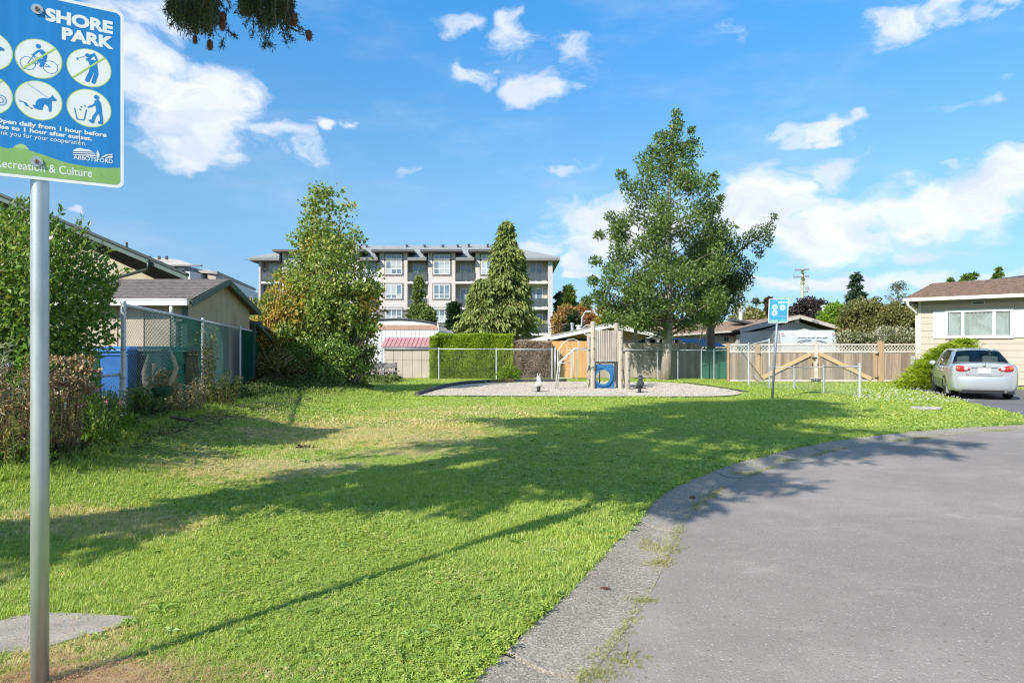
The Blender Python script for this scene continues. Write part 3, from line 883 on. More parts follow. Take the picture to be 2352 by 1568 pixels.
# ================================================================ PARK SIGN (near)
def text_geo(s, bold=0.0, size=1.0, space=1.0):
    cu = bpy.data.curves.new('txt', 'FONT'); cu.body = s; cu.size = size; cu.offset = bold; cu.space_character = space
    cu.resolution_u = 3
    ob = bpy.data.objects.new('txt', cu); COL.objects.link(ob)
    dg = bpy.context.evaluated_depsgraph_get(); dg.update()
    me = bpy.data.meshes.new_from_object(ob.evaluated_get(dg))
    V = np.array([v.co[:] for v in me.vertices]); F = [tuple(p.vertices) for p in me.polygons]
    bpy.data.objects.remove(ob); bpy.data.curves.remove(cu); bpy.data.meshes.remove(me)
    return V, F

POLE = Vector((XW(91.5, 2.91), 2.91, 0))
e_u = Vector((.862, .507, 0)).normalized(); e_n = Vector((e_u.y, -e_u.x, 0)); e_v = Vector((0, 0, 1))
S0 = POLE + e_n * .0375
def ray_plane(px, py, o, n):
    d = Vector(((px - CX) / FPX, 1, -(py - HY) / FPX)); c = Vector((0, 0, EYE))
    return c + d * ((o - c).dot(n) / d.dot(n))
KS = 500 / 1307 / 3072 * 2352
def sg(cx, cy):
    """crop coordinates of the sign close-up -> (u, v) on the sign's own plane"""
    p = ray_plane(cx * KS, cy * KS, S0, e_n)
    return ((p - S0).dot(e_u), p.z)
def sp3(u, v, h=0.0): return S0 + e_u * u + e_v * v + e_n * h
sign = thing('park_sign', 'blue and green park rules sign bolted to the thick grey steel pole in front', 'sign', (POLE.x, POLE.y, 0))
mb = MB(); mb.tube([(POLE.x, POLE.y, -.1), (POLE.x, POLE.y, 1.0), (POLE.x, POLE.y, 2.2), (POLE.x, POLE.y, 3.4)], .0345, 40)
mb.build('pole', M('zinc_pole', (.50, .525, .55), .36, .14, 5, .12, 220, metal=.65, stretch=(3, 3, .8), grime=(.36, .365, .37)), sign, smooth=True)
def rrect(u0, v0, u1, v1, r, n=8):
    P_ = []
    for (cx, cy, a0) in ((u1 - r, v1 - r, 0), (u0 + r, v1 - r, 90), (u0 + r, v0 + r, 180), (u1 - r, v0 + r, 270)):
        for i in range(n + 1):
            a = R(a0 + 90 * i / n); P_.append((cx + r * math.cos(a), cy + r * math.sin(a)))
    return P_
ub, vb = sg(965, 1470)[0], sg(800, 1462)[1]
ut, vt = sg(960, 120)[0], sg(880, 80)[1]
u1s = (ub + ut) / 2 + .004; v0s = vb; v1s = vt + .004; u0s = -u1s
print('sign', u0s, u1s, v0s, v1s)
def plate(mb, poly, h, th):
    mb.prism([sp3(u, v, h - th) for u, v in poly], e_n * th)
def flat(mb, poly, h):
    b = len(mb.V); mb.V += [tuple(sp3(u, v, h * .4)) for u, v in poly]; mb.F.append(tuple(range(b, b + len(poly))))
sign_white = M('sign_white', (.74, .76, .77), .35, .04, 4, grime=(.62, .63, .62))
sign_blue = M('sign_blue', (.020, .205, .52), .30, .10, 3, spec=.5, stretch=(14, 14, .5))
sign_green = M('sign_green', (.235, .42, .13), .32, .08, 3, stretch=(14, 14, .5))
sign_ring = M('sign_ring_green', (.40, .56, .16), .35, .05)
sign_lt = M('sign_hill_green', (.36, .56, .22), .35, .05)
mb = MB(); plate(mb, rrect(u0s, v0s, u1s, v1s, .030), .0, .004); mb.build('panel', sign_white, sign)
bw = .0135
mb = MB(); flat(mb, rrect(u0s + bw, v0s + bw, u1s - bw, v1s - bw, .020), .0006); mb.build('blue_face', sign_blue, sign)
# green landscape band along the bottom
top = [(-.30, sg(0, 1150)[1] - .004)] + [sg(*p) for p in [(-300,1140),(0,1150),(60,1165),(100,1160),(200,1168),(260,1190),(350,1218),(450,1255),(560,1285),(700,1310),(820,1318),(953,1318)]]
top = [(max(u, u0s + bw), v) for u, v in top]
lo = [p for p in rrect(u0s + bw, v0s + bw, u1s - bw, v1s - bw, .020) if p[1] < min(v for _, v in top) - .0]
top = sorted(set(top)); top[-1] = (u1s - bw, top[-1][1])
lo = sorted([p for p in lo if p[0] <= 0], key=lambda p: -p[1]) + sorted([p for p in lo if p[0] > 0], key=lambda p: p[1])
mb = MB(); flat(mb, lo + top[::-1], .0010); mb.build('green_band', sign_green, sign)
mb = MB(); flat(mb, [sg(*p) for p in [(95,1168),(120,1140),(160,1127),(200,1140),(228,1172),(160,1180)]], .0008); mb.build('hill_emblem', sign_lt, sign)
CNT = [0]
def hh(): CNT[0] += 1; return .00002 * CNT[0]
def disc(mb, c, r, h, n=28): flat(mb, [(c[0] + r * math.cos(2 * math.pi * i / n), c[1] + r * math.sin(2 * math.pi * i / n)) for i in range(n)], h)
def stroke(mb, pts, wd, h0):
    pts = [sg(*p) for p in pts]
    for a, b in zip(pts[:-1], pts[1:]):
        dx, dy = b[0] - a[0], b[1] - a[1]; L = math.hypot(dx, dy) or 1e-6; px, py = -dy / L * wd / 2, dx / L * wd / 2
        flat(mb, [(a[0] - px, a[1] - py), (b[0] - px, b[1] - py), (b[0] + px, b[1] + py), (a[0] + px, a[1] + py)], h0 + hh())
    for p in pts: disc(mb, p, wd / 2, h0 + hh(), 10)
def ringp(mb, c, r, wd, h0, n=30):
    b = len(mb.V); h = h0 + hh()
    for i in range(n):
        a = 2 * math.pi * i / n
        for rr in (r - wd / 2, r + wd / 2): mb.V.append(tuple(sp3(c[0] + rr * math.cos(a), c[1] + rr * math.sin(a), h * .4)))
    for i in range(n):
        j = (i + 1) % n; mb.F.append((b + 2 * i, b + 2 * j, b + 2 * j + 1, b + 2 * i + 1))
def poly(mb, pts, h0): flat(mb, [sg(*p) for p in pts], h0 + hh())
crad = (sg(305, 463 - 152)[1] - sg(305, 463 + 152)[1]) / 2 * .97
cents = [(305,463),(700,535),(305,790),(700,850),(-95,395),(-95,740)]
cuv = [sg(*c) for c in cents]
for c in cuv:
    mb = MB(); disc(mb, c, crad + .0035, .0012, 40); rg = mb.build('roundel', sign_ring, sign)
    mb = MB(); disc(mb, c, crad, .0014, 40); mb.build('roundel_face', sign_white, rg)
pic = []
# bicycle
mb = MB(); H0 = .0016
ringp(mb, sg(218, 497), .0270, .0030, H0); ringp(mb, sg(396, 529), .0265, .0030, H0)
stroke(mb, [(218,497),(262,440),(300,500),(218,497)], .0034, H0); stroke(mb, [(262,440),(330,470),(345,520),(396,529),(345,495)], .0034, H0)
stroke(mb, [(250,430),(262,440)], .004, H0)
disc(mb, sg(301,365), .0098, H0 + hh())
stroke(mb, [(262,432),(300,400),(335,410)], .0085, H0)
poly(mb, [(290,395),(330,388),(368,420),(372,450),(360,485),(330,480),(335,440),(310,415)], H0)
stroke(mb, [(352,475),(300,475),(330,505),(318,522)], .0100, H0); stroke(mb, [(345,480),(335,510)], .0105, H0)
pic.append(mb)
# golfer
mb = MB()
disc(mb, sg(686,436), .0088, H0 + hh())
stroke(mb, [(610,458),(672,440)], .0022, H0); poly(mb, [(596,455),(606,450),(618,468),(606,473)], H0)
stroke(mb, [(680,470),(715,450),(738,425),(752,455),(762,480)], .0085, H0); stroke(mb, [(700,438),(738,428)], .007, H0)
poly(mb, [(668,455),(720,470),(765,478),(762,520),(706,520),(690,480)], H0)
stroke(mb, [(728,520),(712,575),(685,630)], .0175, H0); stroke(mb, [(748,520),(755,580),(733,645)], .0165, H0)
pic.append(mb)
# dog being walked
mb = MB()
stroke(mb, [(215,655),(385,776)], .0020, H0)
poly(mb, [(380,772),(400,762),(410,745),(422,762),(446,785),(438,795),(412,793),(400,800)], H0)
poly(mb, [(280,800),(305,775),(345,770),(388,778),(405,800),(405,845),(400,878),(385,880),(378,840),(350,815),(335,845),(335,862),(290,860),(275,835)], H0)
poly(mb, [(252,820),(275,826),(300,858),(270,850)], H0)
poly(mb, [(175,795),(205,805),(235,842),(200,830)], H0); stroke(mb, [(142,778),(175,798),(150,795)], .0022, H0)
poly(mb, [(235,842),(262,852),(240,855)], H0)
pic.append(mb)
# litter bin
mb = MB()
disc(mb, sg(757,765), .0100, H0 + hh())
stroke(mb, [(585,850),(604,935),(658,942),(678,862)], .0040, H0)
stroke(mb, [(692,842),(735,825),(762,795)], .0068, H0)
poly(mb, [(738,790),(775,785),(792,815),(800,880),(755,880),(748,830)], H0)
stroke(mb, [(765,880),(738,915),(725,958),(708,948)], .0115, H0); stroke(mb, [(785,880),(795,930),(795,965),(778,962)], .0115, H0)
for p in [(637,838),(665,832),(628,860)]: disc(mb, sg(*p), .0036, H0 + hh(), 6)
pic.append(mb)
mb = MB(); poly(mb, [(-80,340),(-20,350),(10,372),(32,385),(30,398),(0,398),(-30,410),(-60,470),(-120,480)], H0); pic.append(mb)
mb = MB(); ringp(mb, sg(0, 785), .0210, .0026, H0); ringp(mb, sg(0, 785), .011, .0026, H0); poly(mb, [(-120,740),(-60,700),(-40,760),(-110,790)], H0); pic.append(mb)
for m_, nm in zip(pic, ('bicycle_symbol', 'golfer_symbol', 'dog_symbol', 'litter_symbol', 'animal_symbol', 'skate_symbol')):
    m_.build(nm, sign_blue, sign)
for p, q_ in (((165,545),(438,378)), ((572,608),(818,456)), ((-60,690),(22,628))):
    mb = MB(); a, b = sg(*p), sg(*q_); dx, dy = b[0] - a[0], b[1] - a[1]; L = math.hypot(dx, dy); wx, wy = -dy / L * .0034, dx / L * .0034
    flat(mb, [(a[0] - wx, a[1] - wy), (b[0] - wx, b[1] - wy), (b[0] + wx, b[1] + wy), (a[0] + wx, a[1] + wy)], .0030); mb.build('slash', sign_ring, sign)
def sign_text(s, right, cap_px, bold, name='lettering', left=None, h=.0020):
    """right: crop pixel of the baseline's right end; cap_px: cap height in crop pixels there; left: baseline's left end"""
    V, F = text_geo(s, bold)
    x0, x1 = V[:, 0].min(), V[:, 0].max()
    capV = text_geo('H', bold)[0]; ch = capV[:, 1].max() - capV[:, 1].min()
    ur, vr = sg(*right); cap = sg(right[0], right[1] - cap_px)[1] - vr
    ky = cap / ch; kx = ky
    if left is not None:
        ul, vl = sg(*left); kx = (ur - ul) / (x1 - x0); vr = (vl + vr) / 2
    pts = [sp3(ur + (x - x1) * kx, vr + y * ky, h * .4) for x, y, _ in V]
    keep = [tuple(f) for f in F]
    mb = MB(); mb.add(pts, keep)
    return mb.build(name, sign_white, sign)
sign_text('SHORE', (886,262), 98, .05, left=(354,160))
sign_text('PARK', (892,384), 96, .05, left=(485,306))
sign_text('Open daily from 1 hour before', (836,1070), 33, .036, left=(-38,962))
sign_text('sunrise to 1 hour after sunset.', (722,1108), 33, .036, left=(-140,984))
sign_text('Thank you for your cooperation.', (676,1150), 33, .0, left=(-88,1036))
sign_text('Parks, Recreation & Culture', (722,1394), 62, .004, left=(-290,1276))
sign_text('ABBOTSFORD', (884,1284), 33, .012, left=(576,1246))
mb = MB()
poly(mb, [(572,1180),(600,1166),(628,1160),(655,1170),(690,1172),(735,1192),(572,1188)], H0 + .0004)
poly(mb, [(572,1194),(740,1200),(748,1208),(572,1202)], H0 + .0004); poly(mb, [(572,1210),(748,1216),(755,1228),(572,1216)], H0 + .0004)
poly(mb, [(757,1232),(758,1195),(765,1176),(774,1195),(782,1214),(778,1234)], H0 + .0004)
poly(mb, [(790,1236),(830,1214),(882,1208),(882,1216),(840,1222),(806,1238)], H0 + .0004); poly(mb, [(822,1240),(850,1228),(882,1222),(882,1242)], H0 + .0004)
mb.build('city_emblem', sign_white, sign)
mb = MB(); poly(mb, [(622,1040),(626,1062),(629,1130),(624,1128),(620,1065)], H0 + .0012); mb.build('scratch', sign_white, sign)
for c in [(293,76), (290,1270)]:
    u, v = sg(*c); p = sp3(u, v, 0)
    def ringw(r, h0_, h1_, m, nm, par, n=24):
        mb = MB(); q_ = [p + (e_u * math.cos(2 * math.pi * i / n) + e_v * math.sin(2 * math.pi * i / n)) * r + e_n * h0_ for i in range(n)]
        mb.prism(q_, e_n * (h1_ - h0_)); return mb.build(nm, m, par)
    wsh = ringw(.0215, .0022, .0048, M('washer_steel', (.55, .54, .53), .38, .15, 60, metal=.7), 'washer', sign)
    ringw(.0085, .005, .012, M('rusty_bolt', (.16, .10, .07), .6, .4, 80, metal=.5), 'bolt', wsh, 6)
rs = np.random.default_rng(3)
mb = MB()
for _ in range(70):
    cx_, cy_ = 400 + rs.uniform(0, 460), 0
    cy_ = 1200 + (cx_ - 400) * .42 + rs.normal(0, 26)
    if cx_ > 930 or cy_ > 1430: continue
    u, v = sg(cx_, cy_); s_ = rs.uniform(.0005, .0016)
    flat(mb, [(u - s_, v), (u, v - s_ * .6), (u + s_ * 1.4, v), (u, v + s_ * .7)], .0034 + hh())
mb.build('dirt_specks', M('dirt_speck', (.10, .07, .05), .9), sign, kind='stuff')

# ================================================================ FOLIAGE TOOLS
def leaves(C, L, aspect=.5, dirs=None, spread=1.0, rg=rng, fold=.12, up=.0):
    """folded rhombic leaves at the points C; L their length"""
    n = len(C); L = np.broadcast_to(L, n) * rg.uniform(.7, 1.25, n)
    d = rg.normal(0, 1, (n, 3)) * spread
    if dirs is not None: d = d + dirs
    d[:, 2] += up
    d /= np.linalg.norm(d, axis=1)[:, None] + 1e-9
    r = rg.normal(0, 1, (n, 3)); s = np.cross(d, r); s /= np.linalg.norm(s, axis=1)[:, None] + 1e-9
    nn = np.cross(d, s)
    W = L * aspect * .5
    V = np.stack([C, C + d * (L * .45)[:, None] + s * W[:, None] + nn * (L * fold)[:, None], C + d * L[:, None], C + d * (L * .45)[:, None] - s * W[:, None] + nn * (L * fold)[:, None]], 1)
    b = (np.arange(n) * 4)[:, None]
    return V.reshape(-1, 3), np.concatenate([b + np.array([[0, 1, 2]]), b + np.array([[0, 2, 3]])], 1).reshape(-1, 3)
class LeafBag:
    def __init__(s): s.V = []; s.F = []; s.n = 0
    def add(s, V, F): s.V.append(V); s.F.append(F + s.n); s.n += len(V)
    def build(s, name, mat, parent, label=None, kind=None):
        return mesh_part(name, np.concatenate(s.V), np.concatenate(s.F), mat, parent, kind=kind, label=label)
def clump(bag, c, r, n, L, aspect=.5, rg=rng, up=.2, squash=.8, fold=.12):
    p = rg.normal(0, 1, (n, 3)); p /= np.linalg.norm(p, axis=1)[:, None]
    p *= (rg.uniform(0, 1, n) ** .45)[:, None] * r
    out = p.copy(); p[:, 2] *= squash
    bag.add(*leaves(np.array(c) + p, L, aspect, dirs=out / max(r, 1e-3) * .7, spread=.7, rg=rg, up=up, fold=fold))
def lerp_prof(prof, z):
    a = np.array(prof, float); o = np.argsort(a[:, 0]); a = a[o]
    return np.array([np.interp(z, a[:, 0], a[:, k]) for k in range(1, a.shape[1])])
def limb(mb, p, q, r0, r1, sag=.1, n=6, k=6):
    p = Vector(p); q = Vector(q); pts = []; rs_ = []
    jit = Vector(rng.normal(0, .04, 3)) * (q - p).length
    for i in range(n):
        t = i / (n - 1); m_ = p.lerp(q, t) + jit * math.sin(t * math.pi); m_.z -= sag * math.sin(t * math.pi) * (q - p).length * .5
        pts.append(m_); rs_.append(r0 + (r1 - r0) * t)
    mb.tube(pts, rs_, k)
def broad_tree(name, label, cat, base, h, prof, n_cl, cl_r, n_leaf, L, leaf_m, bark_m, r_tr, group=None, trunk_top=.85, bare=None, up=.15, rg=rng, lean=(0, 0), depthk=.9, aspect=.62, limbs=True, inner=.25):
    """prof: rows (height, reach to the left, reach to the right)"""
    base = Vector(base); t = thing(name, label, cat, base, group)
    tr = MB(); H = h * trunk_top
    pts = []; rs_ = []
    for i in range(11):
        f = i / 10; pts.append(base + Vector((lean[0] * f + .05 * math.sin(f * 7) * (h / 12), lean[1] * f + .04 * math.cos(f * 5), H * f - .1 * (i == 0)))); rs_.append(r_tr * (1.35 if i == 0 else 1) * (1 - f * .85))
    tr.tube(pts, rs_, 12)
    tr.build('trunk', bark_m, t, smooth=True)
    zlo, zhi = min(p[0] for p in prof), max(p[0] for p in prof)
    bag = LeafBag(); lm_ = MB(); k = 0
    while k < n_cl:
        z = rg.uniform(zlo, zhi); rl, rr = lerp_prof(prof, z)
        if rg.uniform() > ((rl + rr) / max(p[1] + p[2] for p in prof)) ** 1.2: continue
        a = rg.uniform(0, 2 * math.pi); rad = (rr if math.cos(a) > 0 else rl); f = inner + (1 - inner) * rg.uniform() ** .55
        rm = (rl + rr) / 2 * depthk
        f2 = rm + (rad - rm) * abs(math.cos(a))
        e = max(.1, f2 - cl_r * .55)
        off = Vector((math.cos(a) * e * f, math.sin(a) * e * f, 0))
        ft = min(1, z / h); ax = base + Vector((lean[0] * ft, lean[1] * ft, z))
        c = ax + off
        rr_ = cl_r * rg.uniform(.55, 1.15) * (0.65 if z > zhi - .15 * (zhi - zlo) else 1)
        clump(bag, c, rr_, int(n_leaf * (rr_ / cl_r) ** 2), L, aspect, rg, up)
        if limbs and rg.uniform() < .75:
            zz = max(zlo * .85, z - (.35 + .25 * rg.uniform()) * off.length)
            zz = min(zz, H * .97)
            limb(lm_, base + Vector((lean[0] * zz / h, lean[1] * zz / h, zz)), c, max(.012, r_tr * .14 * (1 - z / (h * 1.15))), .008 * h / 8, .06)
        k += 1
    if lm_.V: lm_.build('limbs', bark, t, smooth=True)
    bag.build('crown', leaf_m, t)
    return t
g_oak = LEAF('oak_leaf', [(.045, .082, .02), (.08, .14, .03), (.125, .195, .045), (.185, .255, .07), (.27, .31, .12)], .36, .38, .5)
g_bush = LEAF('shrub_leaf', [(.04, .09, .016), (.085, .17, .03), (.15, .26, .045), (.27, .38, .075), (.38, .27, .11)], .34, .33, .5)
g_pop = LEAF('poplar_leaf', [(.08, .14, .03), (.13, .21, .045), (.19, .27, .06), (.27, .33, .08), (.38, .39, .11), (.50, .38, .08)], .42)
g_yel = LEAF('autumn_leaf', [(.14, .15, .03), (.27, .24, .04), (.44, .34, .07), (.58, .38, .08), (.42, .22, .06)], .42)
g_dk = LEAF('dark_leaf', [(.012, .028, .010), (.025, .050, .015), (.045, .075, .022)], .2)
g_cedar = LEAF('cedar_spray', [(.075, .115, .03), (.16, .205, .05), (.26, .30, .08), (.36, .39, .13)], .30, .6)
g_hedge = LEAF('hedge_leaf', [(.14, .21, .015), (.25, .35, .025), (.38, .47, .04), (.48, .54, .07)], .38, .55)
g_lime = LEAF('lime_leaf', [(.10, .18, .02), (.18, .29, .03), (.27, .38, .05)], .42)
g_olive = LEAF('olive_leaf', [(.08, .09, .03), (.15, .16, .05), (.23, .22, .08), (.32, .26, .12)], .35)
g_brown = LEAF('dead_leaf', [(.15, .12, .06), (.28, .19, .11), (.40, .28, .17), (.46, .40, .22)], .25, .8)
g_orange = LEAF('orange_leaf', [(.13, .15, .04), (.25, .20, .06), (.40, .22, .08), (.46, .18, .09)], .4)
g_plum = LEAF('plum_leaf', [(.025, .020, .022), (.050, .038, .042), (.085, .065, .066)], .2)
g_spruce = LEAF('spruce_needle', [(.016, .032, .014), (.032, .055, .024), (.055, .085, .035), (.09, .11, .05)], .22, .55)
g_jun = LEAF('juniper_spray', [(.13, .19, .012), (.25, .33, .02), (.37, .45, .035), (.48, .52, .06)], .38, .6)
g_pale = LEAF('pale_leaf', [(.10, .13, .06), (.22, .25, .14), (.40, .42, .30), (.62, .62, .5)], .3)

# ================================================================ LEFT: SHRUBS, PLANTING
def shrub(name, label, cat, c, rad, n, L, mat, stems=10, group=None, aspect=.5, ragged=.22, shoots=0, up=.25, zmin=None, rg=rng, twig=None, stem_r=.018):
    """c: centre of the mass; rad: its three half sizes"""
    c = Vector(c); base = Vector((c.x, c.y, max(float(gz0(c.x, c.y)), 0) if zmin is None else zmin))
    t = thing(name, label, cat, base, group)
    bag = LeafBag()
    p = rg.normal(0, 1, (n, 3)); p /= np.linalg.norm(p, axis=1)[:, None]
    # bumpy shell
    k = 1 + ragged * (np.sin(p[:, 0] * 5.1 + 1) * np.cos(p[:, 1] * 4.3) + .6 * np.sin(p[:, 2] * 7 + p[:, 0] * 6)) 
    rr = (rg.uniform(0, 1, n) ** .28) * k
    C = np.array(c) + p * rr[:, None] * np.array(rad)
    C[:, 2] = np.maximum(C[:, 2], base.z + .03)
    bag.add(*leaves(C, L, aspect, dirs=p * .8, spread=.8, rg=rg, up=up))
    st = MB()
    for i in range(stems):
        a = rg.uniform(0, 6.28); e = Vector((math.cos(a) * rad[0] * rg.uniform(.2, .8), math.sin(a) * rad[1] * rg.uniform(.2, .8), rad[2] * rg.uniform(-.2, .8)))
        limb(st, base + Vector((rg.normal(0, .08), rg.normal(0, .08), -.05)), c + e, stem_r, stem_r * .3, -.1)
    for i in range(shoots):
        a = rg.uniform(0, 2 * math.pi); b = rg.uniform(.1, 1.2)
        d = Vector((math.cos(a) * math.cos(b), math.sin(a) * math.cos(b), math.sin(b)))
        s0 = c + Vector((d.x * rad[0], d.y * rad[1], d.z * rad[2])) * .9
        ln = rg.uniform(.12, .42) * (sum(rad) / 3) ; s1 = s0 + (d + Vector((0, 0, .5))).normalized() * ln
        st.tube([s0, s1], stem_r * .22, 4)
        m_ = 14; tt = rg.uniform(0, 1, m_)[:, None]
        bag.add(*leaves(np.array(s0) + (np.array(s1) - np.array(s0)) * tt, L * .9, aspect, dirs=np.array(d)[None] * .6, spread=.7, rg=rg, up=.3))
    if stems or shoots: st.build('stems', twig or bark, t, smooth=True)
    bag.build('foliage', mat, t)
    return t
# the big broad-leaved shrub at the left edge
cb = P(60, 665, 8.3)
big = shrub('evergreen_shrub', 'tall glossy green shrub behind the near signpost, by the beige house', 'shrub', (cb.x - .30, 8.5, 2.06), (1.07, 1.10, 1.10), 15500, .085, g_bush, 14, shoots=70, ragged=.12, aspect=.48)
shrub('evergreen_shrub', 'green shrub at the left edge of the photo beside the taller glossy shrub', 'shrub', (-7.6, 8.6, 1.9), (1.1, 1.1, 1.15), 5500, .085, g_bush, 10, shoots=20, aspect=.48)
def stems_plant(name, label, cat, c, h, r, n, mat, stem_mat, L=.05, nl=9, group=None, heads=None, aspect=.3, lean=.4, rg=rng):
    """a clump of upright leafy stems"""
    c = Vector(c); c.z = float(gz0(c.x, c.y)); t = thing(name, label, cat, c, group)
    st = MB(); bag = LeafBag(); hd = LeafBag()
    for i in range(n):
        a = rg.uniform(0, 6.28); q = rg.uniform(0, 1) ** .5 * r
        b0 = c + Vector((q * math.cos(a) * .6, q * math.sin(a) * .6, 0)); hgt = h * rg.uniform(.6, 1.08)
        tp = b0 + Vector((math.cos(a) * lean * q + rg.normal(0, .05 * h), math.sin(a) * lean * q + rg.normal(0, .05 * h), hgt))
        st.tube([b0, b0.lerp(tp, .5) + Vector((rg.normal(0, .015), 0, 0)), tp], [.004, .003, .002], 4, False)
        tt = rg.uniform(.12, 1, nl)[:, None]; pp = np.array(b0) + (np.array(tp) - np.array(b0)) * tt
        bag.add(*leaves(pp, L, aspect, dirs=np.array([[0, 0, .4]]), spread=.8, rg=rg))
        if heads is not None and rg.uniform() < heads[1]:
            hd.add(*leaves(np.array(tp)[None] + rg.normal(0, .012, (heads[2], 3)), heads[3], .6, spread=1, rg=rg))
    st.build('stalks', stem_mat, t); bag.build('foliage', mat, t)
    if heads is not None and hd.n: hd.build('flowers', heads[0], t, kind='stuff')
    return t
stalk_b = M('stalk_brown', (.22, .14, .08), .9); stalk_g = M('stalk_green', (.12, .17, .05), .8)
fl_purple = M('petal_purple', (.38, .34, .62), .7); fl_pink = M('petal_pink', (.62, .25, .30), .7)
fl_dry = LEAF('dry_head', [(.24, .15, .09), (.38, .26, .16), (.52, .40, .26)], .1, .9)

stems_plant('dry_perennial', 'dried brown flower clump left of the near pole, below the pale leafy plant', 'plant', G(20, 1085), .98, .42, 95, g_brown, stalk_b, .06, 13, heads=(fl_purple, .07, 9, .022))
stems_plant('dry_perennial', 'dried brown seed heads right of the near pole, in front of the green bin', 'plant', G(138, 1058), .98, .30, 75, g_brown, stalk_b, .055, 11, heads=(fl_dry, .95, 26, .05))
stems_plant('leafy_perennial', 'bright green leafy stems left of the near pole, under the big shrub', 'plant', G(70, 1050), 1.22, .22, 26, LEAF('fresh_leaf', [(.07, .15, .02), (.13, .24, .035), (.2, .32, .05)], .4), stalk_g, .13, 12, aspect=.3)
stems_plant('leafy_perennial', 'bright green leafy stems right of the near pole, beside the dried seed heads', 'plant', G(190, 1020), 1.1, .2, 22, MC['fresh_leaf'], stalk_g, .12, 11, aspect=.3)
stems_plant('silver_perennial', 'pale silvery leafed plant at the left edge above the brown clump', 'plant', G(-30, 1060), 1.2, .24, 30, g_pale, stalk_g, .11, 12, aspect=.38)
stems_plant('yellow_perennial', 'thin yellow green stems in front of the dried clump by the near pole', 'plant', G(40, 1095), .55, .35, 70, LEAF('yellowgreen', [(.14, .17, .04), (.26, .27, .07), (.38, .34, .12)], .35), stalk_g, .10, 6, aspect=.1)
stems_plant('flowering_perennial', 'leafy plant with a few pink flowers right of the near pole', 'plant', G(215, 1035), .62, .3, 40, g_pop, stalk_g, .05, 9, heads=(fl_pink, .2, 14, .03))
stems_plant('flowering_perennial', 'low grey green tufted plant left of the first fence post', 'plant', G(238, 975), .5, .3, 60, LEAF('greygreen', [(.12, .15, .08), (.22, .25, .13), (.42, .43, .26)], .3), stalk_g, .06, 10, aspect=.18)
stems_plant('flowering_perennial', 'small purple and orange flowers at the foot of the first fence post', 'plant', G(262, 965), .38, .25, 36, g_bush, stalk_g, .04, 8, heads=(M('petal_orange', (.6, .3, .04), .7), .4, 8, .02))
shrub('leafy_plant', 'bright yellow green broad leaved plant on the bank beyond the near pole', 'plant', G(245, 1000) + Vector((0, 0, .14)), (.34, .22, .2), 260, .08, MC['fresh_leaf'], 0, aspect=.55, shoots=0)
shrub('leafy_plant', 'small rosette of fresh green leaves at the edge of the planting bed', 'plant', G(228, 1040) + Vector((0, 0, .08)), (.20, .16, .14), 150, .11, MC['fresh_leaf'], 0, aspect=.22, up=1.2)
shrub('leafy_plant', 'green plant at the bed edge below the brown clump left of the pole', 'plant', G(60, 1095) + Vector((0, 0, .08)), (.26, .2, .16), 220, .07, MC['fresh_leaf'], 0, aspect=.5)
# ivy and low growth over the bank
bag = LeafBag()
q = []
while len(q) < 12500:
    x, y = rng.uniform(-9.5, -3.4), rng.uniform(5.6, 23)
    q.append((x, y))
q = np.array(q)
k = inside(BED, q[:, 0], q[:, 1]) & (q[:, 0] > -9.4)
q = q[k]
hgt = .10 + .10 * hashnoise(q[:, 0], q[:, 1], 1.8, 21) + .06 * hashnoise(q[:, 0], q[:, 1], 5, 22)
edge = np.clip(dist_poly(BED, q[:, 0], q[:, 1], True) / .5, 0, 1)
rep = 5; Q = np.repeat(q, rep, 0) + rng.normal(0, .06, (len(q) * rep, 2)); Hh = np.repeat(np.clip(hgt, .02, .4) * edge, rep)
C = np.c_[Q, gz0(Q[:, 0], Q[:, 1]) + Hh * rng.uniform(.1, 1.2, len(Q)) + .01]
bag.add(*leaves(C, .065, .75, spread=.6, up=.7))
g_ivy = LEAF('ivy_leaf', [(.025, .050, .014), (.05, .09, .02), (.09, .14, .03), (.16, .19, .05), (.22, .15, .08)], .3)
tag(mesh_part('ground_cover', np.concatenate(bag.V), np.concatenate(bag.F), g_ivy), 'dark ivy and low weeds covering the bank along the fence', kind='stuff')
# long grass fringe at the bed edge
pts = []
for a, b in zip(BED[:11], BED[1:12]):
    for t_ in np.linspace(0, 1, 220): pts.append(a + (b - a) * t_ + rng.normal(0, .09, 2))
pts = np.array(pts); pts = pts[pts[:, 1] > 5]
n = len(pts)
gn_scatter('verge_grass', [tuft(9, .07, .0022, .03, .9), tuft(7, .10, .002, .02, .9)], np.c_[pts, gz0(pts[:, 0], pts[:, 1])], np.c_[rng.normal(0, .2, (n, 2)), rng.uniform(0, 6.28, n)], rng.uniform(.6, 1.3, (n, 1)) * np.ones(3), rng.integers(0, 2, n), blades, 'longer uncut grass along the edge of the planting bed')

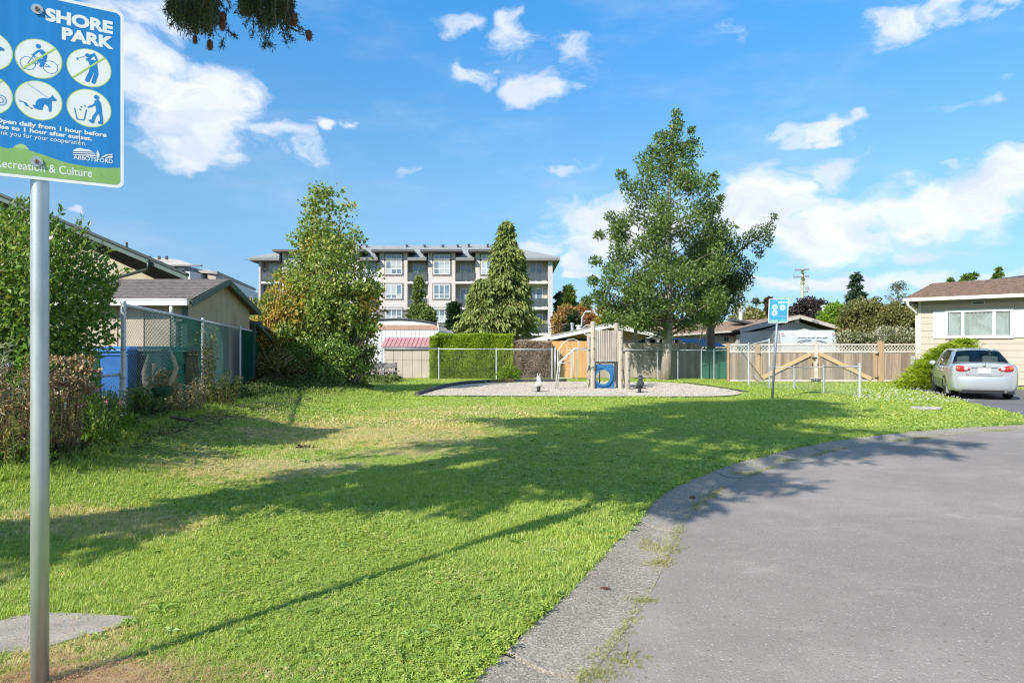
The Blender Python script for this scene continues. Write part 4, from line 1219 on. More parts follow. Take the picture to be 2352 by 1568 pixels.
# ================================================================ CHAIN LINK
def chain_mesh(A, B, z0a, z1a, z0b, z1b, pitch=.072, r=.0019):
    """diagonal wires between two posts; A, B are (x, y)"""
    A = Vector((*A, 0)); B = Vector((*B, 0)); L = (B - A).length; d = (B - A) / L; nrm = Vector((-d.y, d.x, 0))
    V, F = [], []
    H = max(z1a - z0a, z1b - z0b)
    def zlo(u): return z0a + (z0b - z0a) * u / L
    def zhi(u): return z1a + (z1b - z1a) * u / L
    for sgn in (1, -1):
        k = -H - .01
        while k < L:
            u0, u1 = max(0, k), min(L, k + H)
            if u1 - u0 > .01:
                if sgn > 0: pa, pb = (u0, (u0 - k) / H), (u1, (u1 - k) / H)
                else: pa, pb = (u0, 1 - (u0 - k) / H), (u1, 1 - (u1 - k) / H)
                p = A + d * pa[0]; q = A + d * pb[0]
                p.z = zlo(pa[0]) + (zhi(pa[0]) - zlo(pa[0])) * pa[1]; q.z = zlo(pb[0]) + (zhi(pb[0]) - zlo(pb[0])) * pb[1]
                off = nrm * (r * sgn); dv = (q - p).normalized(); s1 = dv.cross(nrm).normalized()
                b = len(V)
                for e in (p + off, q + off):
                    V += [tuple(e + s1 * r), tuple(e - s1 * r * .6 + nrm * r), tuple(e - s1 * r * .6 - nrm * r)]
                F += [(b, b + 1, b + 4, b + 3), (b + 1, b + 2, b + 5, b + 4), (b + 2, b, b + 3, b + 5)]
            k += pitch
    return np.array(V), F
def link_fence(name, label, posts, rail_r=.021, post_r=.03, m_=galv, wm_=wire, first_r=None, tail=None, top_ext=.0, pitch=.072, wr=.0017, group=None):
    """posts: list of (x, y, z0, z1)"""
    t = thing(name, label, 'fence', (posts[0][0], posts[0][1], posts[0][2]), group)
    for i, p in enumerate(posts):
        rr = first_r if (first_r and i in (0,)) else post_r
        mb = MB(); mb.lathe([(rr, p[2] - .15), (rr, p[3] + top_ext), (rr * 1.15, p[3] + top_ext + .002), (rr * 1.1, p[3] + top_ext + .03), (rr * .4, p[3] + top_ext + .055)], (p[0], p[1], 0), 14)
        mb.build('post', m_, t, smooth=False)
    for p, q in zip(posts[:-1], posts[1:]):
        mb = MB(); mb.tube([(p[0], p[1], p[3] - .02), (q[0], q[1], q[3] - .02)], rail_r, 10); mb.build('rail', m_, t, smooth=True)
        V, F = chain_mesh(p[:2], q[:2], p[2] + .03, p[3] + .01, q[2] + .03, q[3] + .01, pitch, wr)
        o = mesh_part('wire_mesh', V, F, wm_, t, kind='stuff')
    return t
def fp(x, D, yt, yb): return (XW(x, D), D, ZW(yb, D), ZW(yt, D))
fA = (XW(283.5, 10.1), 10.1); fB = (-7.95, 21.5)
def along(D):
    t_ = (D - 10.1) / (21.5 - 10.1); return fA[0] + (fB[0] - fA[0]) * t_
def zt(D): return 2.16 + (1.97 - 2.16) * (D - 10.1) / 11.4
posts = []
for D in (10.1, 14.35, 17.9, 21.5):
    posts.append((along(D), D, float(gz0(along(D), D)) - .02, zt(D)))
link_fence('chain_link_fence', 'tall galvanised chain link fence with green slats running back along the bins and shed', posts, .026, .028, galv, wire, first_r=.037)
fence_l = bpy.data.objects['chain_link_fence']
for z in (1.45, 1.02, .82):
  mb = MB(); mb.lathe([(.039, z), (.042, z + .006), (.042, z + .022), (.039, z + .03)], (fA[0], fA[1], 0), 14)
  mb.build('clamp_band', galv_old, fence_l)
# green privacy slats woven into parts of it
slat_g = M('privacy_green', (.025, .20, .145), .55, .25, 3)
V, F = chain_mesh((along(12.2) , 12.2), (along(14.2), 14.2), .5, 2.1, .5, 2.05, .072, .0042)
mesh_part('green_mesh', V + np.array([.012, 0, 0]), F, slat_g, fence_l, kind='stuff')
V, F = chain_mesh((along(10.9), 10.9), (along(16.6), 16.6), .48, 2.1, .42, 2.02, .072, .0026)
mesh_part('green_mesh', V + np.array([.016, 0, 0]), F, slat_g, fence_l, kind='stuff')
V, F = chain_mesh((along(17.95) , 17.95), (along(21.4), 21.4), .35, 2.0, .3, 1.95, .06, .006)
mesh_part('green_mesh', V + np.array([.012, 0, 0]), F, slat_g, fence_l, kind='stuff')
mb = MB()
for D0, D1 in ((17.95, 19.6),):
    a, b = Vector((along(D0) - .05, D0, .35)), Vector((along(D1) - .05, D1, .35))
    mb.add([a, b, b + Vector((0, 0, 1.55)), a + Vector((0, 0, 1.6))], [(0, 1, 2, 3)])
mb.build('green_screen', M('screen_dark_green', (.010, .06, .05), .8, .3, 2), fence_l)
# low gate wing to the left of the first post
lp = [fp(283.5, 10.12, 855, 961), (XW(150, 9.9), 9.9, .40, ZW(866, 9.9))]
lp[0] = (fA[0] - .05, 10.12, .42, ZW(857, 10.1))
link_fence('low_chain_link_fence', 'low chain link fence left of the tall corner post', lp, .021, .02, galv, wire)

# ================================================================ BINS
def bin_(label, x, D, w_, h_, z0, col, lid, rz=0.1, group='wheeled bins behind the chain link fence', name='wheeled_bin'):
    t = thing(name, label, 'wheeled bin', (XW(x, D), D, z0), group, rz)
    m_ = M('bin_' + col[0], col[1], .45, .12, 3); ml = M('bin_lid_' + lid[0], lid[1], .4, .12, 3)
    a, b = w_ / 2 * .80, w_ / 2 * .96; d0, d1 = w_ * .42, w_ * .56; hb = h_ * .90
    mb = MB()
    pr = [(.06, a, d0), (.5 * hb, (a + b) / 2, (d0 + d1) / 2), (hb - .06, b, d1), (hb - .06, b + .02, d1 + .02), (hb, b + .02, d1 + .02)]
    V = []; 
    for z, u, v in pr: V += [(-u, -v, z), (u, -v, z), (u, v, z), (-u, v, z)]
    F = [(0, 3, 2, 1), (16, 17, 18, 19)]
    for i in range(4):
        for k in range(4): F.append((i * 4 + k, i * 4 + (k + 1) % 4, i * 4 + 4 + (k + 1) % 4, i * 4 + 4 + k))
    mb.add(V, F); mb.build('body', m_, t, local=True, bevel=.015)
    mb = MB(); u, v = b + .03, d1 + .03
    V = [(-u, -v - .02, hb + .004), (u, -v - .02, hb + .004), (u, v, hb + .004), (-u, v, hb + .004), (-u, -v - .02, hb + .05), (u, -v - .02, hb + .05), (u, v, hb + .06), (-u, v, hb + .06),
         (-u * .8, -v * .6, h_), (u * .8, -v * .6, h_), (u * .8, v * .7, h_), (-u * .8, v * .7, h_)]
    mb.add(V, [(0, 3, 2, 1), (8, 9, 10, 11)] + [(i, (i + 1) % 4, 4 + (i + 1) % 4, 4 + i) for i in range(4)] + [(4 + i, 4 + (i + 1) % 4, 8 + (i + 1) % 4, 8 + i) for i in range(4)])
    mb.build('lid', ml, t, local=True, bevel=.01)
    for s_ in (-1, 1):
        mb = MB(); mb.lathe([(.14, s_ * (a + .02)), (.14, s_ * (a + .08))], (0, d0 + .03, .14), 14, 'X'); mb.build('wheel', darkm, t, local=True)
    mb = MB(); mb.tube([(-b * .8, d1 + .07, hb - .01), (b * .8, d1 + .07, hb - .01)], .016, 6); mb.build('handle', m_, t, local=True)
    return t
zb = .40
GN_ = ('green', (.018, .07, .045)); BL_ = ('blue', (.032, .13, .37)); DK_ = ('dark_green', (.014, .04, .036))
bin_('dark green wheeled bin at the left behind the low fence, left of the blue bin', 214, 12.7, .60, 1.10, zb, GN_, GN_)
bin_('bright blue wheeled bin behind the tall corner post', 283, 12.8, .74, 1.12, zb, BL_, BL_, -.05)
bin_('dark green wheeled bin directly right of the blue bin', 352, 13.0, .60, 1.12, zb, DK_, DK_)
bin_('dark green wheeled bin farthest right, against the shed corner', 408, 13.3, .58, 1.10, zb, DK_, DK_)

# ================================================================ SHED (left)
beige = M('beige_panel', (.44, .37, .29), .8, .08, 2.2, .15, 60, grime=(.42, .36, .29))
beige_w = WOOD('beige_weathered', (.44, .36, .26), .28, .0, .85, (.30, .24, .17), 2, .8)
shing = M('grey_shingle', (.145, .122, .115), .9, .32, 9, .6, 40, grime=(.09, .08, .078))
trim_g = M('trim_dark_green', (.075, .115, .10), .5, .12, 5)
x1s, y0s_, y1s_ = -7.55, 15.45, 19.1
xl = -12.4
shed = thing('shed', 'beige shed with grey shingle roof and white gutter behind the bins', 'shed', ((xl + x1s) / 2, y0s_, .38))
eave = 2.62; ridge_z = 3.27; ymid = (y0s_ + y1s_) / 2
mb = MB(); mb.b2((xl, y0s_ + .02, .2), (x1s - .05, y0s_ + .10, eave - .02)); mb.build('wall', beige, shed)
pw = []
for x in np.arange(xl + .2, x1s - .1, .61): pw.append((x, y0s_ + .008, 1.4))
me = new_mesh('batten', *(lambda b: (b.V, b.F))(MB().box((0, 0, 0), (.012, .016, 2.3))), mat=M('panel_seam', (.34, .28, .22), .8)); pieces('seam', me, shed, pw)
# gable wall
mb = MB(); mb.prism([(x1s - .05, y0s_ + .02, .2), (x1s - .05, y1s_, .2), (x1s - .05, y1s_, eave), (x1s - .05, ymid, ridge_z - .10), (x1s - .05, y0s_ + .02, eave)], (.08, 0, 0)); mb.build('gable_wall', beige_w, shed)
# roof in courses of shingles
import itertools
def shingle_slope(parent, e0, e1, r0, r1, mat, rows, th=.018, name='shingle_course'):
    """overlapping courses between the eave edge e0-e1 and the ridge edge r0-r1"""
    e0, e1, r0, r1 = map(Vector, (e0, e1, r0, r1))
    nrm = (e1 - e0).cross(r0 - e0).normalized()
    if nrm.z < 0: nrm = -nrm
    for i in range(rows):
        f0, f1 = i / rows, (i + 1.12) / rows
        a, b = e0.lerp(r0, f0), e1.lerp(r1, f0); c, d = e1.lerp(r1, min(1, f1)), e0.lerp(r0, min(1, f1))
        mb = MB(); mb.add([a, b, c, d, a + nrm * th, b + nrm * th, c + nrm * th * .25, d + nrm * th * .25], [(0, 3, 2, 1), (4, 5, 6, 7), (0, 1, 5, 4), (1, 2, 6, 5), (2, 3, 7, 6), (3, 0, 4, 7)])
        mb.build(name, mat, parent)
ov = .22
slope = (ridge_z - eave) / (ymid - y0s_)
ez = eave - .18 * slope
shingle_slope(shed, (xl, y0s_ - .18, ez + .05), (x1s + ov, y0s_ - .18, ez + .05), (xl, ymid, ridge_z), (x1s + ov, ymid, ridge_z), shing, 13)
mb = MB()
mb.prism([(xl, y0s_ - .17, ez - .06), (xl, ymid, ridge_z - .09), (xl, y1s_ + .3, ez - .1), (xl, y1s_ + .3, ez - .03), (xl, ymid, ridge_z - .01), (xl, y0s_ - .17, ez + .04)], (x1s + ov - .02 - xl, 0, 0))
mb.build('roof_deck', M('roof_wood', (.16, .12, .09), .9), shed)
for (ya, za, yb, zb_) in ((y0s_ - .18, ez, ymid, ridge_z - .03), (ymid, ridge_z - .03, y1s_ + .32, ez - .02)):
    mb = MB(); mb.bar((x1s + ov + .012, ya, za - .045), (x1s + ov + .012, yb, zb_ - .045), .028, .15); mb.build('barge_board', trim_g, shed)
mb = MB(); mb.b2((xl, y0s_ - .30, ez - .10), (x1s + ov - .05, y0s_ - .185, ez + .035)); mb.b2((xl, y0s_ - .315, ez + .02), (x1s + ov - .05, y0s_ - .301, ez + .05)); mb.build('gutter', white, shed, bevel=.01)
mb = MB(); xx = x1s - .22
mb.tube([(xx, y0s_ - .24, ez - .10), (xx, y0s_ - .24, ez - .24), (xx - .02, y0s_ - .06, ez - .42), (xx, y0s_ - .04, ez - .6), (xx, y0s_ - .04, .5)], .042, 8); mb.build('downspout', white, shed, smooth=True)
mb = MB(); mb.b2((x1s - .09, y0s_ - .012, .2), (x1s + .045, y0s_ + .018, eave)); mb.build('corner_board', trim_g, shed)
# lean-to behind it with bracket
lt = thing('lean_to', 'small dark lean-to roof with green posts at the back of the shed', 'lean-to', (x1s - .3, y1s_ + 1.2, .3))
mb = MB(); mb.bar((x1s - .35, y1s_ + .35, 2.28), (x1s - .05, y1s_ + 1.5, 1.98), .7, .06); mb.build('roof', M('lean_roof', (.24, .19, .15), .9, .3, 8), lt)
mb = MB(); mb.bar((x1s, y1s_ + .2, 2.22), (x1s + .28, y1s_ + .25, 2.22), .06, .09); mb.build('beam', trim_g, lt)
mb = MB(); mb.bar((x1s + .18, y1s_ + .2, 2.2), (x1s + .30, y1s_ + 1.1, 1.72), .06, .08); mb.build('brace', trim_g, lt)
mb = MB(); mb.b2((x1s - .02, y1s_ + .3, .2), (x1s + .06, y1s_ + .38, 2.2)); mb.build('post', trim_g, lt)
mb = MB(); mb.b2((x1s - .9, y1s_ + 1.8, .2), (x1s - .1, y1s_ + 1.85, 1.95)); mb.build('back_wall', beige, lt)

# ================================================================ HOUSE FAR LEFT
hD = 21.0
hl = thing('beige_house', 'beige house with dark green sloping roof edge behind the shed and the tall shrub', 'house', (XW(150, hD), hD, .3))
pa, pb_ = P(-120, 402, hD), P(432, 637, hD)
mb = MB(); b0, b1 = P(-120, 425, hD), P(405, 640, hD)
mb.prism([(b0.x, hD + .65, .2), (b1.x + .3, hD + .65, .2), (b1.x + .3, hD + .65, 3.1), (b0.x, hD + .65, b0.z)], (0, .1, 0)); mb.build('wall', M('yellow_beige', (.40, .36, .25), .8, .06, 2), hl)
mb = MB(); mb.bar(pa, pb_, .03, .20); mb.build('fascia', trim_g, hl)
mb = MB(); mb.bar(pa + Vector((0, -.02, .09)), pb_ + Vector((0, -.02, .09)), .12, .07); mb.build('gutter', M('gutter_dark', (.03, .04, .038), .4), hl, bevel=.01)
mb = MB(); mb.add([pa + Vector((0, .02, -.10)), pb_ + Vector((0, .02, -.10)), pb_ + Vector((0, .7, -.14)), pa + Vector((0, .7, -.14))], [(0, 1, 2, 3)]); mb.build('soffit', M('soffit_grey', (.34, .32, .27), .8), hl)
mb = MB()
mb.add([pa + Vector((0, -.02, .14)), pb_ + Vector((0, -.02, .14)), pb_ + Vector((-6, 9, 0)), pa + Vector((-6, 9, 0))], [(0, 1, 2, 3)]); mb.build('roof', shing, hl)
mb = MB(); a = P(341, 598, hD - .1); mb.tube([a, a + Vector((0, 0, -.28)), P(325, 622, hD + .2), P(268, 638, hD + .55), P(262, 700, hD + .6)], .055, 8); mb.build('downspout', M('gutter_dark', (.03, .04, .038), .4), hl, smooth=True)
mb = MB(); a = P(291, 585, hD + 1.5); mb.tube([a, a + Vector((0, 0, .42))], .035, 8); mb.build('vent_pipe', darkm, hl)

# ================================================================ stump, driftwood and plants at the fence foot
mb = MB()
g = G(352, 935)
bl = M('driftwood', (.11, .09, .075), .9, .35, 14, .8, 40)
mb.tube([g + Vector((-.1, .1, -.1)), g + Vector((-.12, .1, .35)), g + Vector((-.2, .1, .62)), g + Vector((-.14, .1, .95))], [.13, .11, .06, .02], 9)
mb.tube([g + Vector((-.08, .1, .4)), g + Vector((.08, .05, .62)), g + Vector((.2, .05, .70))], [.07, .05, .03], 8)
mb.tube([g + Vector((-.02, .1, .5)), g + Vector((.02, .0, .78))], [.06, .04], 8)
solid('tree_stump', mb, bl, 'gnarled weathered stump just right of the tall corner post', 'stump', smooth=True)
mb = MB(); g = P(385, 850, 10.6)
mb.tube([P(388, 885, 10.4), P(397, 868, 10.5), P(405, 845, 10.5), P(398, 822, 10.5), P(392, 805, 10.55)], [.03, .038, .035, .03, .015], 8)
solid('curved_branch', mb, M('pale_driftwood', (.42, .34, .24), .85, .2, 14, .5, 40), 'pale curved branch hung on the chain link fence', 'branch', smooth=True)
t = thing('potted_plant', 'dark hanging planter with dead plants on the fence beside the pale curved branch', 'planter', P(375, 885, 10.6))
mb = MB(); c = P(375, 893, 10.6); mb.lathe([(.10, c.z - .12), (.17, c.z), (.17, c.z + .03)], (c.x, c.y, 0), 14); mb.build('pot', M('pot_green', (.03, .12, .08), .6, .3, 8), t)
bag = LeafBag(); clump(bag, c + Vector((0, 0, .1)), .24, 260, .07); bag.build('foliage', g_brown, t)
for i, (px, py, hh_, rr_, nn_, lb) in enumerate([(470, 925, 1.45, .30, 34, 'thin leafy sapling growing through the fence beside the shed corner'), (425, 945, .55, .45, 50, 'dry tangle of stems at the foot of the fence below the green slats'),
                                  (505, 932, .6, .4, 40, 'low dark plant with reddish heads at the fence foot'), (330, 955, .5, .3, 40, 'leafy weeds in front of the stump at the tall corner post')]):
    m_ = [LEAF('sapling_leaf', [(.05, .08, .02), (.11, .15, .04), (.26, .28, .10)], .35), LEAF('drygrass', [(.16, .14, .07), (.3, .26, .14), (.42, .38, .24)], .2), g_ivy, g_bush][i]
    stems_plant('fence_plant', lb, 'plant', G(px, py), hh_, rr_, nn_, m_, stalk_b, .07, 16, aspect=.4)
mb = MB(); g = G(470, 962)
mb.tube([P(392, 958, 10.0), P(420, 962, 10.0), P(446, 966, 10.0)], [.02, .03, .02], 6)
solid('fallen_branch', mb, bl, 'grey fallen branch lying on the bank at the lawn edge', 'branch', smooth=True)
# ================================================================ BACK CHAIN LINK FENCE
fb = 31.3
pf = []
for x in (835, 878, 1008, 1140, 1268):
    pf.append(fp(x, fb, 799 + (x - 835) * .006, 873.5))
link_fence('chain_link_fence', 'galvanised chain link fence across the back in front of the green hedge', pf, .022, .026, galv, wire_b, pitch=.10, wr=.0009)
pf = [fp(x, fb, yt, 873.5) for x, yt in ((1324, 802), (1400, 802), (1510, 803), (1557, 803), (1611, 803), (1640, 804), (1676, 803))]
link_fence('chain_link_fence', 'chain link fence across the back right of the metal gate, before the wooden fences', pf, .022, .026, galv_old, wire_b, pitch=.10, wr=.0009)
# small metal gate
t = thing('metal_gate', 'narrow chain link gate before the new orange cedar boards', 'gate', (XW(1296, fb), fb, 0))
for x in (1275, 1317):
    mb = MB(); mb.tube([(XW(x, fb), fb, -.05), (XW(x, fb), fb, ZW(798, fb))], .026, 10); mb.build('post', galv, t, smooth=True)
mb = MB(); a, b = XW(1281, fb), XW(1312, fb)
mb.tube([(a, fb, .10), (a, fb, 1.42), (b, fb, 1.42), (b, fb, .10), (a, fb, .10)], .018, 8); mb.tube([(a, fb, .8), (b, fb, .8)], .014, 8); mb.build('frame', galv, t, smooth=True)
V, F = chain_mesh((a, fb), (b, fb), .1, 1.42, .1, 1.42, .10, .0012); mesh_part('wire_mesh', V, F, wire_b, t, kind='stuff')
# fence that comes forward from the corner to the second sign, with a diagonal brace
corner = fp(1679, 31.0, 796, 873)
pf = [corner, fp(1719.5, 27.0, 790, 884), fp(1767, 24.6, 780, 892)]
ff = link_fence('chain_link_fence', 'thin chain link fence running forward from the back corner to the small blue sign', pf, .02, .024, galv, M('wire_greenish', (.28, .34, .31), .6), first_r=.05, pitch=.085, wr=.0011)
mb = MB(); mb.tube([(corner[0] + .1, corner[1] - .15, 1.45), (XW(1745, 29.0), 29.0, .02)], .02, 6); mb.build('brace', galv_old, ff, smooth=True)
pf = [fp(1767, 24.6, 842, 892), fp(1824, 24.2, 842, 893.5), fp(1892, 21.9, 841, 903.7), fp(1975, 19.9, 840, 913)]
lf = link_fence('low_chain_link_fence', 'low galvanised chain link fence running right from the small blue sign', pf, .021, .026, galv_old, wire, pitch=.075, wr=.0014)
mb = MB(); e = pf[-1]; mb.lathe([(.042, -.15), (.042, 1.0), (.046, 1.003), (.044, 1.03), (.015, 1.055)], (e[0], e[1], 0), 16); mb.build('end_post', M('galv_light', (.46, .48, .50), .45, .1, 9, metal=.3), lf)

# ================================================================ SECOND SIGN
sD = 19.7; sx0, sb = XW(1773, sD), 0
s2 = thing('safety_sign', 'small blue safety sign on a leaning dark steel post by the low fence', 'sign', (sx0, sD, 0))
tp = P(1788, 690, sD)
mb = MB(); mb.tube([(sx0, sD, -.1), (tp.x, sD, tp.z)], .036, 14); mb.build('pole', M('post_dark_steel', (.20, .235, .28), .5, .15, 9, metal=.4), s2, smooth=True)
c = P(1787.7, 713.5, sD - .05); axu = Vector((.985, -.17, 0)).normalized(); nrm = Vector((-.17, -.985, 0)).normalized(); axv = Vector((.03, 0, 1)).normalized()
def q2(u, v, h=0): return c + axu * u + axv * v + nrm * h
def pl2(pts, h0, h1, nm, m_):
    mb = MB(); mb.prism([q2(u, v, h0) for u, v in pts], nrm * (h1 - h0)); return mb.build(nm, m_, s2)
W2, H2 = .275, .355
pl2(rrect(-W2, -H2, W2, H2, .03, 4), .0, .006, 'panel', sign_white)
pl2(rrect(-W2 + .02, -H2 + .02, W2 - .02, H2 - .02, .02, 4), .007, .0085, 'blue_face', M('sign_blue_faded', (.045, .26, .56), .35, .1, 3))
pl2([(-W2 + .022, -H2 + .022), (W2 - .022, -H2 + .022), (W2 - .022, -H2 + .06), (.05, -H2 + .075), (-.08, -H2 + .10), (-W2 + .022, -H2 + .085)], .0095, .011, 'green_band', M('sign_green_faded', (.16, .40, .32), .4, .1, 3))
for (u, v) in ((-.10, .105), (.115, .095), (-.105, -.065)):
    pp = [(u + .082 * math.cos(k * math.pi / 10), v + .082 * math.sin(k * math.pi / 10)) for k in range(20)]
    rg_ = pl2(pp, .0095, .011, 'roundel', M('roundel_pale', (.52, .66, .62), .5))
    pl2([(u - .02, v - .045), (u + .025, v - .045), (u + .02, v + .01), (u + .005, v + .05), (u - .015, v + .045)], .012, .013, 'person_symbol', M('symbol_grey_blue', (.20, .36, .48), .5))
def text2(s, u, v, hgt, m_, bold=.02, right=True, parent=s2, fn=q2, h=.012, wscale=1.0, name='lettering'):
    V, F = text_geo(s, bold); ch = text_geo('H')[0][:, 1].max(); k = hgt / ch
    x1_ = V[:, 0].max() if right else 0
    mb = MB(); mb.add([fn(u + (x - x1_) * k * wscale, v + y * k, h) for x, y, _ in V], F); return mb.build(name, m_, parent)
lt_ = M('letter_pale', (.62, .74, .80), .5)
text2('PLAYGROUND', .24, .285, .035, M('letter_faint', (.22, .45, .66), .5)); text2('SAFETY', .245, .215, .052, lt_, .04)
text2('Please supervise children at play', .24, -.175, .020, lt_, 0.01); text2('Recreation', .0, -.315, .024, lt_, .0); text2('ABBOTSFORD', .245, -.27, .018, lt_, 0)
for v in (.325, -.30):
    pp = [(.01 + .014 * math.cos(k * 1.047), v + .014 * math.sin(k * 1.047)) for k in range(6)]; pl2(pp, .012, .02, 'bolt', darkm)

# ================================================================ PLAYGROUND
log = WOOD('log_wood', (.385, .34, .275), .26, .12, .8, (.30, .27, .22), 2, .5)
log2 = WOOD('log_wood_grey', (.36, .33, .285), .25, .16, .85, (.26, .23, .19), 2, .6)
tw = thing('play_tower', 'log play tower with slatted wall and a blue crawl hole panel', 'play tower', (XW(1395, 24.2), 24.2, .04))
def post(px, D, ytop, r=.095, parent=tw, nm='post', m_=log, zb_=-.05):
    x = XW(px, D); zt_ = ZW(ytop, D)
    mb = MB(); mb.lathe([(r * 1.03, zb_), (r, .6), (r * .97, zt_ - .015), (r * .8, zt_)], (x, D, 0), 14)
    o = mb.build(nm, m_, parent, smooth=False)
    return o
kx = lambda c: (1700 + c * .1722) / 1.306
ky = lambda c: (940 + c * .1722) / 1.306
pp_ = [post(kx(388), 24.9, ky(345), .082), post(kx(457), 24.1, ky(140), .088), post(kx(868), 25.0, ky(165), .088), post(kx(940), 24.0, ky(305), .092), post(kx(1058), 23.6, ky(665), .095)]
# bolts in the posts
bm = M('bolt_black', (.03, .03, .03), .5)
for (cx_, D, r_, ys) in [(457, 24.1, .088, (430, 612, 795, 975)), (940, 24.0, .092, (425, 610, 800, 985, 1155)), (1058, 23.6, .095, (790, 980, 1170)), (388, 24.9, .082, (430, 970, 1150))]:
    for y_ in ys:
        mb = MB(); mb.lathe([(.020, 0), (.020, .02)], (XW(kx(cx_ + 12), D), D - r_ - .018, ZW(ky(y_), D)), 8, 'Y'); mb.build('bolt', bm, tw)
# palisade
n_s = 13; D = 24.05
x_a, x_b = kx(497), kx(905); zt_, zb_ = ZW(ky(292), D), ZW(ky(838), D)
wsl = (XW(x_b, D) - XW(x_a, D)) / n_s
for i in range(n_s):
    xx = XW(x_a, D) + wsl * (i + .5); dz_ = rng.uniform(-.015, .03); r = wsl * .47
    mb = MB(); mb.lathe([(r, zb_ + rng.uniform(-.01, .01)), (r, zt_ + dz_ - .02), (r * .75, zt_ + dz_)], (xx, D + rng.uniform(-.008, .008), 0), 9)
    mb.build('palisade_log', log2, tw)
for z_ in (zb_ + .15, zt_ - .2):
    mb = MB(); mb.bar((XW(x_a, D), D + .10, z_), (XW(x_b, D), D + .10, z_), .09, .07); mb.build('rail', log2, tw)
mb = MB(); mb.b2((XW(kx(497), D), 24.12, ZW(ky(878), D)), (XW(kx(830), D), 24.22, ZW(ky(836), D))); mb.build('beam', log2, tw)
# the deck
for i in range(9):
    mb = MB(); y_ = 24.2 + i * .12; mb.b2((XW(kx(480), 24.1), y_, ZW(ky(862), 24.1)), (XW(kx(920), 24.1), y_ + .11, ZW(ky(850), 24.1) + .02)); mb.build('deck_plank', log2, tw)
# blue panel with round hole
blue_p = M('play_blue', (.025, .125, .29), .38, .08, 3)
bx0, bx1, bz0, bz1 = XW(kx(490), 24.15), XW(kx(825), 24.15), .02, ZW(ky(888), 24.15)
cxh, czh, rh = XW(kx(633), 24.15), ZW(ky(1106), 24.15), (XW(kx(758), 24.15) - XW(kx(508), 24.15)) / 2
def hole_panel(y0_, y1_, ro_fn, rin, mat_, nm):
    n = 48; V, F = [], []
    for k in range(n):
        a = 2 * math.pi * k / n; c_, s_ = math.cos(a), math.sin(a)
        xo, zo = ro_fn(c_, s_)
        for yy in (y0_, y1_): V += [(xo, yy, zo), (cxh + rin * c_, yy, czh + rin * s_)]
    for k in range(n):
        j = (k + 1) % n; a, b = 4 * k, 4 * j
        F += [(a, a + 1, b + 1, b), (a + 2, b + 2, b + 3, a + 3), (a, b, b + 2, a + 2), (a + 1, a + 3, b + 3, b + 1)]
    return mesh_part(nm, V, F, mat_, tw)
def rect_ray(c_, s_):
    ks = []
    if c_ > 1e-6: ks.append((bx1 - cxh) / c_)
    if c_ < -1e-6: ks.append((bx0 - cxh) / c_)
    if s_ > 1e-6: ks.append((bz1 - czh) / s_)
    if s_ < -1e-6: ks.append((bz0 - czh) / s_)
    k_ = min(ks); return cxh + c_ * k_, czh + s_ * k_
bp = hole_panel(24.14, 24.19, rect_ray, rh, blue_p, 'crawl_panel')
r1 = rh * 1.32
hole_panel(24.085, 24.138, lambda c_, s_: (cxh + r1 * c_, czh + r1 * s_), rh * 1.0, blue_p, 'hole_rim')
mb = MB(); mb.b2((XW(kx(832), 24.6), 24.5, 0), (XW(kx(905), 24.6), 24.62, ZW(ky(850), 24.6))); mb.build('back_panel', log2, tw)
mb = MB(); x_ = XW(kx(578), 24.6); mb.tube([(x_, 24.7, 0), (x_, 24.7, 1.1)], .022, 8); mb.build('fire_pole', darkm, tw, smooth=True)
mb = MB(); mb.tube([(XW(kx(975), 25), 25, .9), (XW(kx(1015), 25.2), 25.2, .05)], .016, 6); mb.build('support_rod', darkm, tw)
# horizontal log rails between the tower and the left post / right stub, with chain
for (a, b, zy, r_) in ((388, 457, 640, .03), (388, 457, 925, .03), (940, 1058, 672, .035)):
    mb = MB(); z_ = ZW(ky(zy), 24.5); mb.tube([(XW(kx(a), 24.6), 24.6, z_), (XW(kx(b), 24.3), 24.1, z_)], r_, 8); mb.build('rail', darkm if r_ == .03 else log2, tw, smooth=True)
# steel grab loop at the top left and the arched climbing ladder
steel = M('painted_steel', (.50, .49, .46), .5, .15, 9, metal=.3)
mb = MB(); mb.tube([P(kx(425), ky(212), 24.1), P(kx(340), ky(205), 24.2), P(kx(290), ky(240), 24.3), P(kx(270), ky(290), 24.3), P(kx(300), ky(350), 24.3), P(kx(360), ky(385), 24.3), P(kx(425), ky(380), 24.1)], .018, 8); mb.build('grab_loop', steel, tw, smooth=True)
mb = MB()
A0 = lambda cx_, cy_, D: P((1600 + cx_ * .2976) / 1.306, (880 + cy_ * .2976) / 1.306, D)
t = thing('climbing_ladder', 'bent steel climbing ladder leaning against the left side of the play tower', 'ladder', (XW(1276, 23.6), 23.6, .03))
for k, (dx, D) in enumerate(((0, 23.3), (22, 24.1))):
    pts_ = [A0(222 + dx, 955, D), A0(232 + dx, 860, D), A0(255 + dx * .7, 700, D), A0(262 + dx * .7, 690, D), A0(330 + dx * .6, 630, D), A0(400 + dx * .6, 570, D), A0(425 + dx * .6, 556, D), A0(545, 553, D)]
    mb = MB(); mb.tube(pts_, .022, 8); mb.build('side_rail', steel, t, smooth=True)
pl_ = [(225, 920), (230, 865), (238, 800), (248, 740), (285, 670), (340, 622), (395, 575)]
for cx_, cy_ in pl_:
    mb = MB(); mb.tube([A0(cx_ + 3, cy_, 23.3), A0(cx_ + 22, cy_, 24.1)], .015, 6); mb.build('rung', steel, t, smooth=True)
